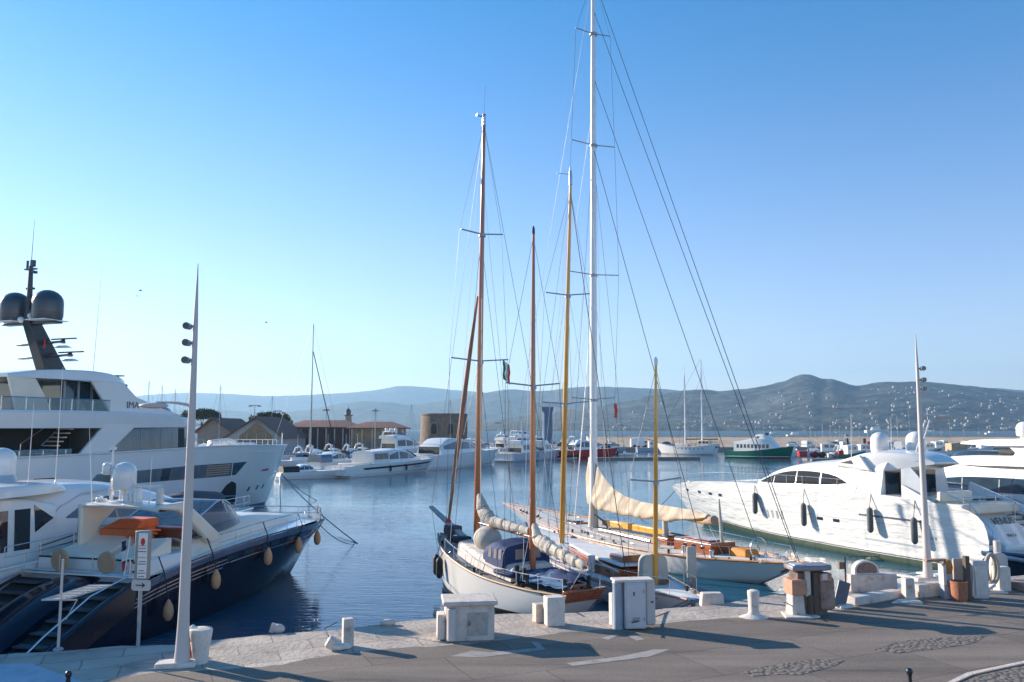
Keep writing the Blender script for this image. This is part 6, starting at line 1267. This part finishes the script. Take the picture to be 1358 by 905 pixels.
def sailer(name, label, px, py, pyt, ang, L, sp=(), hullm=white, r=.09, mm=greym, two=None, group=None, mx_=.55, boom=True):
    p_ = at_wl(px, py); dx = L * mx_; t = empty(name, (p_.x - math.cos(ang) * dx, p_.y - math.sin(ang) * dx, WL), ang, label, 'sailing boat', group)
    h = Hull(0, L, .4, L * .93, [(0, 1.0), (L * .5, 1.0), (L, 1.3)], [(0, L * .11), (.45, L * .14), (.8, L * .08), (1, .04)], [(0, L * .08), (.5, L * .13), (.8, L * .06), (1, .02)]); h.build(hullm, t, 22, 8); h.deck(white2, t, .06)
    House([(L * .3, .95), (L * .68, 1.0)], [(L * .3, 1.45), (L * .5, 1.5), (L * .68, 1.1)], [(L * .3, L * .09), (L * .68, L * .05)], .1, .1, .05).build('cabin', white, t, 12)
    zt = D(px, pyt, p_.y).z - WL
    mo = MB().tube([(dx, 0, 1), (dx, 0, zt)], [r, r * .55], 10).build('mast', mm, t)
    for z in sp: MB().tube([(dx, -L * .09, zt * z), (dx, L * .09, zt * z)], .03, 5).build('spreader', mm, mo)
    if boom: MB().tube([(dx, 0, 2.1), (L * .12, 0, 2.0)], .14, 8).build('boom_cover', navyt, mo)
    lines(t, [((dx, 0, zt), (L, 0, 1.3)), ((dx, 0, zt), (0, 0, 1)), ((dx, 0, zt), (dx, L * .13, 1)), ((dx, 0, zt), (dx, -L * .13, 1))], .016)
    return t, mo, zt, dx
t, mo, zt, dx = sailer('sailing_yacht', 'lone sailing yacht with tall bare grey mast beside the terminal', 411, 618, 430, R(20), 13, (.35, .72), r=.13)
lines(t, [((dx + .1, 0, zt * .80), (dx + 4.4, 0, 3.0))], .08, black, 'furled_stay')
for px, pyt, py, lab in [(193, 505, 612, 'thin masted boat first from the left behind the superyacht'), (211, 511, 610, 'thin masted boat second from the left behind the superyacht'), (229, 516, 609, 'thin masted boat third from the left behind the superyacht'), (248, 517, 608, 'thin masted boat hidden against the lamp post behind the superyacht'), (289, 510, 612, 'boat whose thin mast rises left of the gabled hall'), (359, 525, 603, 'boat whose slim mast crosses the wide umbrella pine')]:
    sailer('sailing_yacht', lab, px, py, pyt, HD, 9, r=.06, group='thin masted boats behind the superyacht', boom=False)
sg_ = 'small sailing boats near the breakwater'
for px, pyt, py, lab in [(1076, 553, 603, 'small sailing boat with pale mast near the red tubs'), (1082, 563, 602, 'sailing boat with shorter mast right of the pale mast'), (1102, 555, 600, 'sailing boat with thin mast behind the white work boat'), (1157, 560, 600, 'sailing boat with thin mast beside the red cabin boat'), (1114, 556, 598, 'sailing boat with thin mast before the breakwater')]:
    sailer('sailing_boat', lab, px, py, pyt, R(70), 7, r=.06, group=sg_, boom=False)
for px, pyt, py, lab in [(597, 530, 604, 'sailing boat with thin mast left of the leaning jib'), (643, 545, 601, 'small sailing boat just right of the main brown mast'), (676, 528, 600, 'sailing boat with thin mast left of the right brown mast'), (691, 550, 600, 'small sailing boat close to the right brown mast'), (497, 541, 607, 'sailing boat with thin mast before the ochre annex'), (545, 536, 604, 'sailing boat with thin mast left of the round tower'), (463, 552, 609, 'small sailing boat before the lighthouse')]:
    sailer('sailing_boat', lab, px, py, pyt, R(60), 8, r=.05, group='small sailing boats along the port quay', boom=False)
xr = 'small boats in the row behind the masts'
for px, py, a, L, hm, cm, lab in [(628, 599, .9, 11, white, navyt, 'white boat with blue canopy just right of the main brown mast'), (652, 597.5, .8, 10, greyw, None, 'grey cabin boat between the two brown masts'), (668, 596.5, 1.0, 10, white, black, 'white boat with black canopy left of the right brown mast'), (684, 596, .9, 9, navyt, None, 'dark hulled cabin boat left of the right brown mast'), (718, 596, .7, 10, white, greyc, 'white boat with grey canopy left of the blue column'), (761, 599, .3, 9, white, black, 'white boat with black canopy between yellow and white masts'), (776, 599, .2, 8, navyt, navyt, 'dark boat hard against the white mast'), (800, 600, .3, 7, greyw, black, 'grey boat with black canopy right of the white mast')]:
    cruiser('motor_boat', lab, 'boat', tuple(at_wl(px, py))[:2], a, L, L * .32, 1.3, .45, 1.3, hullm=hm, canopy=cm, group=xr, antenna=2)
# schooner
FS = Frame(tuple(at_wl(952, 603.5))[:2], (-.78, .62))
t = boat('schooner', FS, 'white two masted schooner moored at the breakwater', 'schooner')
hs = Hull(0, 17.5, .8, 15.6, [(0, 2.7), (6, 1.9), (12, 2.0), (17.5, 2.9)], [(0, 1.5), (.3, 2.4), (.6, 2.4), (.85, 1.3), (1, .1)], [(0, 1.0), (.4, 2.2), (.7, 1.6), (1, .05)], p=.7)
hs.build(white, t, 30, 10); hs.deck(teak, t, .25, inset=.1); hs.toe(white2, t, .07); hs.rails(t, .8, .0, .5, 9, -.1, .03, mid=True, mat=brownw)
for s_ in (1, -1):
    patch(hs.Y, s_, [(.9, -.3), (15.6, -.3)], [(.9, .12), (15.8, .15)], 'boot_stripe', salmon, t, .02, 16, 1)
    for k in range(7): patch(hs.Y, s_, [(3 + k * 1.1, 1.35), (3.25 + k * 1.1, 1.35)], [(3 + k * 1.1, 1.6), (3.25 + k * 1.1, 1.6)], 'porthole', glass, t, .02, 2, 1)
for y in (-.8, .8): MB().box((-.02, y, 1.9), (.1, .5, .5)).build('stern_window', glass, t)
MB().box((3.5, 0, 2.9), (3, 2.2, 1.3)).build('deckhouse', cream, t, bevel=.06); MB().box((9.5, 0, 2.3), (3.5, 1.9, .8)).build('cabin_trunk', white2, t, bevel=.06)
for x in (2.3, 3.2, 4.3): MB().box((x, -1.12, 3.1), (.6, .05, .5)).box((x, 1.12, 3.1), (.6, .05, .5)).build('deckhouse_window', glass, t)
zt1 = D(929, 476, FS.O[1]).z - WL; zt2 = D(907, 487, FS.O[1]).z - WL
for px_, pyt_ in ((929, 476), (907, 487)):
    xl, zt_ = FS.P(px_, pyt_, 0); mo = MB().tube([(xl, 0, 1.8), (xl, 0, zt_)], [.24, .08], 10).build('mast', mastwh, t); MB().tube([(xl, -1.1, zt_ * .62), (xl, 1.1, zt_ * .62)], .04, 5).build('spreader', greym, mo)
    MB().tube([(xl - .2, 0, 3.8), (xl - 4.2, 0, 3.9)], .16, 8).build('boom', brownw, mo)
    for s_ in (1, -1): lines(t, [((xl, 0, zt_ * .95), (xl - .5, s_ * 2.2, 2)), ((xl, 0, zt_ * .7), (xl + .8, s_ * 2.2, 2))], .025)
xl, zt_ = FS.P(929, 476, 0); lines(t, [((xl, 0, zt_), (17.5, 0, 3)), ((xl, 0, zt_), (0, 0, 2.8)), ((xl, 0, zt_ * .8), (12, 0, 2.2))], .025)
MB().tube([(16.6, 0, 3.0), (20.3, 0, 3.9)], [.14, .07], 8).build('bowsprit', brownw, t)
# ferry
FF = Frame((49.3, 191), (.78, -.62))
t = boat('ferry', FF, 'green hulled passenger ferry with white superstructure at the breakwater', 'ferry')
hf = Hull(0, 15.2, .2, 14.3, [(0, 1.5), (6, 1.6), (11, 2.1), (15.2, 2.7)], [(0, 2.3), (.5, 2.5), (.8, 1.9), (1, .15)], [(0, 2.2), (.5, 2.3), (.8, 1.2), (1, .05)], p=.8)
hf.build(green, t, 26, 8); hf.deck(greym, t, .1)
for s_ in (1, -1):
    patch(hf.Y, s_, [(.2, -.2), (14, -.2)], [(.2, .12), (14.2, .16)], 'boot_stripe', red, t, .02, 14, 1); patch(hf.Y, s_, [(.2, .3), (14.2, .36)], [(.2, .42), (14.3, .5)], 'white_band', white, t, .02, 14, 1)
m1 = House([(2.3, 1.4), (12.2, 1.7)], [(2.3, 3.6), (10.6, 3.7), (12.2, 2.0)], [(2.3, 2.05), (9, 2.05), (12.2, 1.2)], .03, .1, .03); a_ = m1.build('passenger_cabin', white, t)
for s_ in (1, -1):
    for k in range(9): patch(m1.Y, s_, [(3.0 + k * .85, 2.25), (3.5 + k * .85, 2.25)], [(3.0 + k * .85, 3.05), (3.5 + k * .85, 3.05)], 'cabin_window', glass, a_, .02, 2, 1)
m2 = House([(7.0, 3.6), (10.8, 3.6)], [(7.0, 5.1), (9.2, 5.15), (10.8, 3.8)], [(7.0, 1.6), (10, 1.5), (10.8, 1.0)], .04, .1, .03); w_ = m2.build('wheelhouse', white, t)
for k in range(3): MB().box((9.55 + .0, -1.0 + k, 4.65), (.08, .7, .5), ry=-.8).build('wheelhouse_window', glassb, w_)
MB().box((8.3, -1.58, 4.5), (1.6, .05, .6)).box((8.3, 1.58, 4.5), (1.6, .05, .6)).build('wheelhouse_window', glass, w_)
m = MB()
for x in (2.4, 3.5, 4.6, 5.7, 6.8): m.tube([(x, -1.9, 3.6), (x, -1.9, 4.3)], .03, 5)
m.tube([(2.4, -1.9, 4.3), (6.8, -1.9, 4.3)], .03, 5); m.build('upper_rail', white, t)
for k, ch in enumerate([.5, .3, .5, .4]): MB().box((9.3 + .0, -.6 + k * .4, 5.35), (.3, .28, ch)).build('roof_gear', darkm, t)
MB().tube([(8.6, 0, 5.1), (8.6, 0, 8.4)], .05, 6).box((8.6, 0, 6.6), (.1, 1.2, .08)).build('mast', greym, t)
# fishing harbour cluster
fg = 'fishing boats by the breakwater'
def fisher(label, px, py, ang, L, hullm, cabm=white, masth=4, nm='fishing_boat'):
    p_ = at_wl(px, py); t = empty(nm, (p_.x - math.cos(ang) * L / 2, p_.y - math.sin(ang) * L / 2, WL), ang, label, 'fishing boat', fg)
    h = Hull(0, L, .2, L * .93, [(0, 1.2), (L * .5, 1.1), (L, 1.9)], [(0, L * .13), (.5, L * .16), (.85, L * .1), (1, .05)], [(0, L * .12), (.5, L * .15), (.85, L * .06), (1, .02)]); h.build(hullm, t, 18, 8); h.deck(greym, t, .15); h.toe(white, t, .05)
    c = House([(L * .45, 1.0), (L * .75, 1.1)], [(L * .45, 2.9), (L * .7, 3.0), (L * .75, 2.7)], [(L * .45, L * .1), (L * .75, L * .08)], .04, .1, .03); cc = c.build('wheelhouse', cabm, t, 10)
    for s_ in (1, -1):
        for k in range(2): patch(c.Y, s_, [(L * (.5 + k * .11), 2.0), (L * (.58 + k * .11), 2.0)], [(L * (.5 + k * .11), 2.6), (L * (.58 + k * .11), 2.6)], 'window', glass, cc, .02, 2, 1)
    MB().box((L * .752, 0, 2.3), (.06, L * .12, .5)).build('front_window', glass, cc)
    mo = MB().tube([(L * .5, 0, 2.9), (L * .48, 0, 2.9 + masth)], .05, 6).tube([(L * .48, -.6, 2.9 + masth * .6), (L * .48, .6, 2.9 + masth * .6)], .03, 5).build('mast', greym, t)
    MB().tube([(L * .2, 0, 1), (L * .2, 0, 2.6), (L * .02, 0, 2.9)], .06, 6).lathe((L * .2, 0, 1.05), [(.3, 0), (.3, .5)], 10).build('net_hauler', greym, t)
    return t
fisher('white work boat with black windowed wheelhouse behind the sport yacht cabin', 1093, 605, -.2, 12, white, masth=5)
fisher('small green hulled fishing boat right of the red gear', 1124, 609, .2, 9, green, masth=3)
fisher('blue grey fishing boat nearest the sport yacht dome', 1142, 607, .1, 9, navyt, masth=3)
fisher('white and red fishing boat with red wheelhouse', 1152, 600, -.1, 10, white, red, 4)
fisher('red hulled fishing boat half hidden by the thick mooring pile', 1118, 600, .1, 9, red, white, 3)
fisher('white trawler with tall lattice mast left of the domes', 1166, 598, .3, 12, white, white, 8)
fisher('white fishing boat just right of the green ferry', 1051, 605, 1.2, 8, white, white, 3)
fisher('blue hulled fishing boat right of the sport yacht domes', 1226, 604, .2, 10, navy, white, 4)
fisher('white long liner with twin masts left of the flybridge yacht roof', 1262, 604, .05, 14, white, M('tan_house', (.45, .33, .2), .7), 8)
fisher('white fishing boat moored behind the right lamp post', 1240, 600, .3, 10, white, white, 5)
fisher('small white fishing boat at the breakwater beyond the flybridge yacht', 1300, 600, .2, 9, white, white, 4)
fisher('grey work boat between the yellow masts at the far quay', 862, 599, .1, 8, greyw, white, 3)
fisher('dark work boat at the far quay left of the schooner', 838, 598, .1, 8, navyt, white, 2)
cruiser('motor_boat', 'white sport boat moored left of the small green fishing boat', 'boat', tuple(at_wl(1100, 608))[:2], .1, 8, 2.8, 1.1, .4, .9)
for args in [('dark blue fishing boat at the quay left of the thick pile', 1110, 596.5, .4, 9, navyt, white, 4), ('white fishing boat with tall mast right of the thick pile', 1132, 596, -.3, 11, white, white, 7), ('red and white fishing boat behind the left dome', 1180, 598, .2, 10, red, white, 5), ('grey fishing boat between the two domes', 1192, 601, .8, 11, greyw, white, 7), ('white fishing boat behind the right dome', 1208, 597, .1, 10, white, cream, 9), ('green and white fishing boat beyond the right lamp post', 1250, 597, .5, 9, green, white, 4), ('tan cabin fishing boat near the right end of the breakwater', 1280, 598, .2, 11, navyt, M('tan_house', (.45, .33, .2), .7), 5), ('white fishing boat at the left of the red tubs', 1068, 598, .6, 10, white, white, 5)]: fisher(*args)
def tub(px, py, r_, h_, mat, lab, nm='fish_tub', cat='tub'):
    p_ = D(px, py, 176); o = MB().box((0, 0, h_ / 2), (r_ * 2, r_ * 1.6, h_), top=1.08).box((0, 0, h_ + .03), (r_ * 2.25, r_ * 1.85, .08)).build(nm, mat, bevel=.04, loc=(p_.x, 176, p_.z)); tag(o, lab, cat, 'gear on the fishing pontoon')
MB().slabz([(62, 173), (84, 173), (84, 179), (62, 179)], -1.6, -.95).build('fishing_pontoon', M('pontoon_boards', (.25, .21, .17), .85))['kind'] = 'structure'
tub(1064, 606, .8, 1.1, red, 'square red fish tub at the left end of the fishing pontoon'); tub(1115, 604, .5, .9, red, 'small red tub beside the green fishing boat'); tub(1101, 607, .5, .8, white2, 'white crate between the coiled nets')
for px, r_, mat, lab in [(1080, .75, M('maroon_net', (.16, .02, .03), .9, var=.4, scale=9, bump=1), 'heap of maroon fishing net beside the red tub'), (1090, .7, M('brown_net', (.12, .05, .03), .9, var=.4, scale=9, bump=1), 'brown net drum at the middle of the fishing pontoon'), (1108, .6, M('grey_net', (.3, .29, .27), .9, var=.4, scale=9, bump=1), 'pale grey heap of nets on the fishing pontoon')]:
    p_ = D(px, 606, 175.5); o = MB().ball((0, 0, r_ * .6), r_, 14, 9, .95, 1.2, 1).build('fishing_net', mat, loc=(p_.x, 175.5, p_.z)); tag(o, lab, 'fishing net', 'gear on the fishing pontoon')
# boats out in the bay
for px, y_, L, lab in [(1041, 700, 16, 'tiny white boat crossing the bay above the ferry'), (1145, 1400, 40, 'distant white ship off the far shore above the red cabin boat'), (1015, 900, 14, 'tiny boat out in the bay above the ferry stern'), (1303, 1000, 16, 'tiny boat out in the bay right of the lamp arm')]:
    fz = Frame(((px - 679) / FPX * y_, y_), (1, .1)); t = boat('distant_boat', fz, lab, 'boat', 'boats out in the bay')
    h = Hull(0, L, 0, L * .92, [(0, L * .1), (L, L * .14)], [(0, L * .11), (.5, L * .13), (1, .05)], [(0, L * .1), (.5, L * .12), (1, .02)]); h.build(white, t, 12, 4); MB().box((L * .45, 0, L * .17), (L * .4, L * .15, L * .13), top=.8).build('cabin', white, t)
# dark tender under the sport yacht stern, blue dinghy, buoy float
FT = Frame(tuple(G(1362, 776, WL))[:2], (-1, .62)); FT = Frame((25.6, 33.4), (-1, .42))
t = boat('moored_tender', FT, 'dark navy tender lying in the shade under the sport yacht stern', 'tender')
h = Hull(0, 6.2, .1, 5.6, [(0, .85), (3, .95), (6.2, 1.25)], [(0, 1.1), (.5, 1.2), (.85, .7), (1, .06)], [(0, 1.0), (.5, 1.0), (1, .02)]); h.build(navy, t, 22, 8); h.toe(navyt, t, .09); h.deck(navyt, t, .12)
FT = Frame(tuple(G(1182, 789, WL))[:2], (1, .40)); t = boat('rowing_dinghy', FT, 'pale green and blue dinghy afloat behind the low stone block', 'dinghy')
h = Hull(0, 3.0, .1, 2.7, [(0, .5), (1.5, .52), (3.0, .7)], [(0, .6), (.5, .75), (.85, .4), (1, .05)], [(0, .5), (.5, .6), (1, .02)], zk=-.15); h.build(bluec2, t, 16, 6); h.toe(M('pale_green', (.5, .58, .53), .5), t, .06); h.deck(white2, t, .05); MB().box((1.1, 0, .6), (.3, 1.3, .06)).box((2.0, 0, .66), (.3, .9, .06)).build('thwart', white2, t)
p_ = G(1171, 742, WL); t = empty('mooring_float', p_, 0, 'orange topped mooring buoy on a weedy green float beside the sport yacht', 'buoy')
MB().lathe((0, 0, -.1), [(.7, 0), (.75, .12), (.5, .3), (.32, .34), (.3, .62), (.2, .72)], 14, 1.1, .8).build('float', greenb, t, smooth=60); MB().lathe((0, 0, .6), [(.15, 0), (.2, .12), (.19, .34), (.08, .46)], 14).build('buoy_top', orange, t)
# passerelle at stern
b = Y1; x0 = Vector((21.35, 41.65, 0)) 
t = empty('passerelle', (25.6, 36.6, WL), math.atan2(-1.75, .8), 'grey gangway running from the sport yacht stern toward the quay', 'gangway')
MB().box((-1.0, 0, 1.12), (5.4, .6, .09), ry=.03).build('walkway', greym, t, bevel=.02); MB().tube([(-3.4, .28, 1.9), (1.5, .28, 1.95)], .02, 6).tube([(-3.4, .28, 1.1), (-3.4, .28, 1.9)], .018, 6).tube([(-1, .28, 1.1), (-1, .28, 1.92)], .018, 6).tube([(1.5, .28, 1.1), (1.5, .28, 1.95)], .018, 6).build('handrail', steel, t)
b = G(1298, 800, WL); o = MB().tube([(0, 0, -1.5), (0, 0, 1.95)], .14, 12).build('mooring_pile', lampm, loc=(19.6, 34.2, WL)); tag(o, 'slim pale pile standing in the water under the gangway', 'pile')
# mooring lines
def mline(name, a, b_, label, sag=.5, r=.025):
    a = Vector(a); b_ = Vector(b_); pts = [a.lerp(b_, k / 14) - Vector((0, 0, sag * 4 * (k / 14) * (1 - k / 14))) for k in range(15)]
    o = MB().tube([p - a for p in pts], r, 6).build(name, wire, loc=a); tag(o, label, 'rope', 'mooring lines'); return o
s0 = Vector((SY.O[0], SY.O[1], WL)); hx = Vector((SY.h[0], SY.h[1], 0))
bowp = s0 + hx * 1.9 + Vector((0, 0, 2.6))
mline('mooring_line', bowp, G(474, 721, WL), 'long mooring line from the superyacht bow to the right', .3, .035)
mline('mooring_line', bowp, G(420, 664, WL), 'short mooring line from the superyacht bow to the right', .2, .03)
mline('mooring_line', bowp + Vector((0, 0, -.3)), G(372, 672, WL), 'nearly vertical mooring line hanging from the superyacht bow', 0, .03)
nb = Vector((NV.O[0], NV.O[1], WL)) + Vector((NV.h[0], NV.h[1], 0)) * 15.6 + Vector((0, 0, 2.1))
mline('mooring_line', nb, G(470, 722, WL), 'mooring line from the navy yacht bow down to the water', .3, .02)
yb = Vector((Y1.O[0], Y1.O[1], WL)) + Vector((Y1.h[0], Y1.h[1], 0)) * 22.4 + Vector((0, 0, 2.0))
mline('mooring_line', yb, G(850, 690, WL), 'mooring line from the white sport yacht bow toward the sloop', .2, .022)
sa = Vector((1.9, 28.2, -.05)); mline('mooring_line', sa, G(716, 812, .0) + Vector((0, .1, .5)), 'stern line from the small ketch to the stone post', .15, .018)
mline('mooring_line', Vector((5.9, 27.4, -.1)), G(838, 826, .3), 'stern line from the yawl to the white cabinet', .1, .018)
mline('mooring_line', Vector((11.6, 33.2, -.1)), G(1040, 800, .4), 'stern line from the classic sloop to the salmon pedestal', .3, .018)
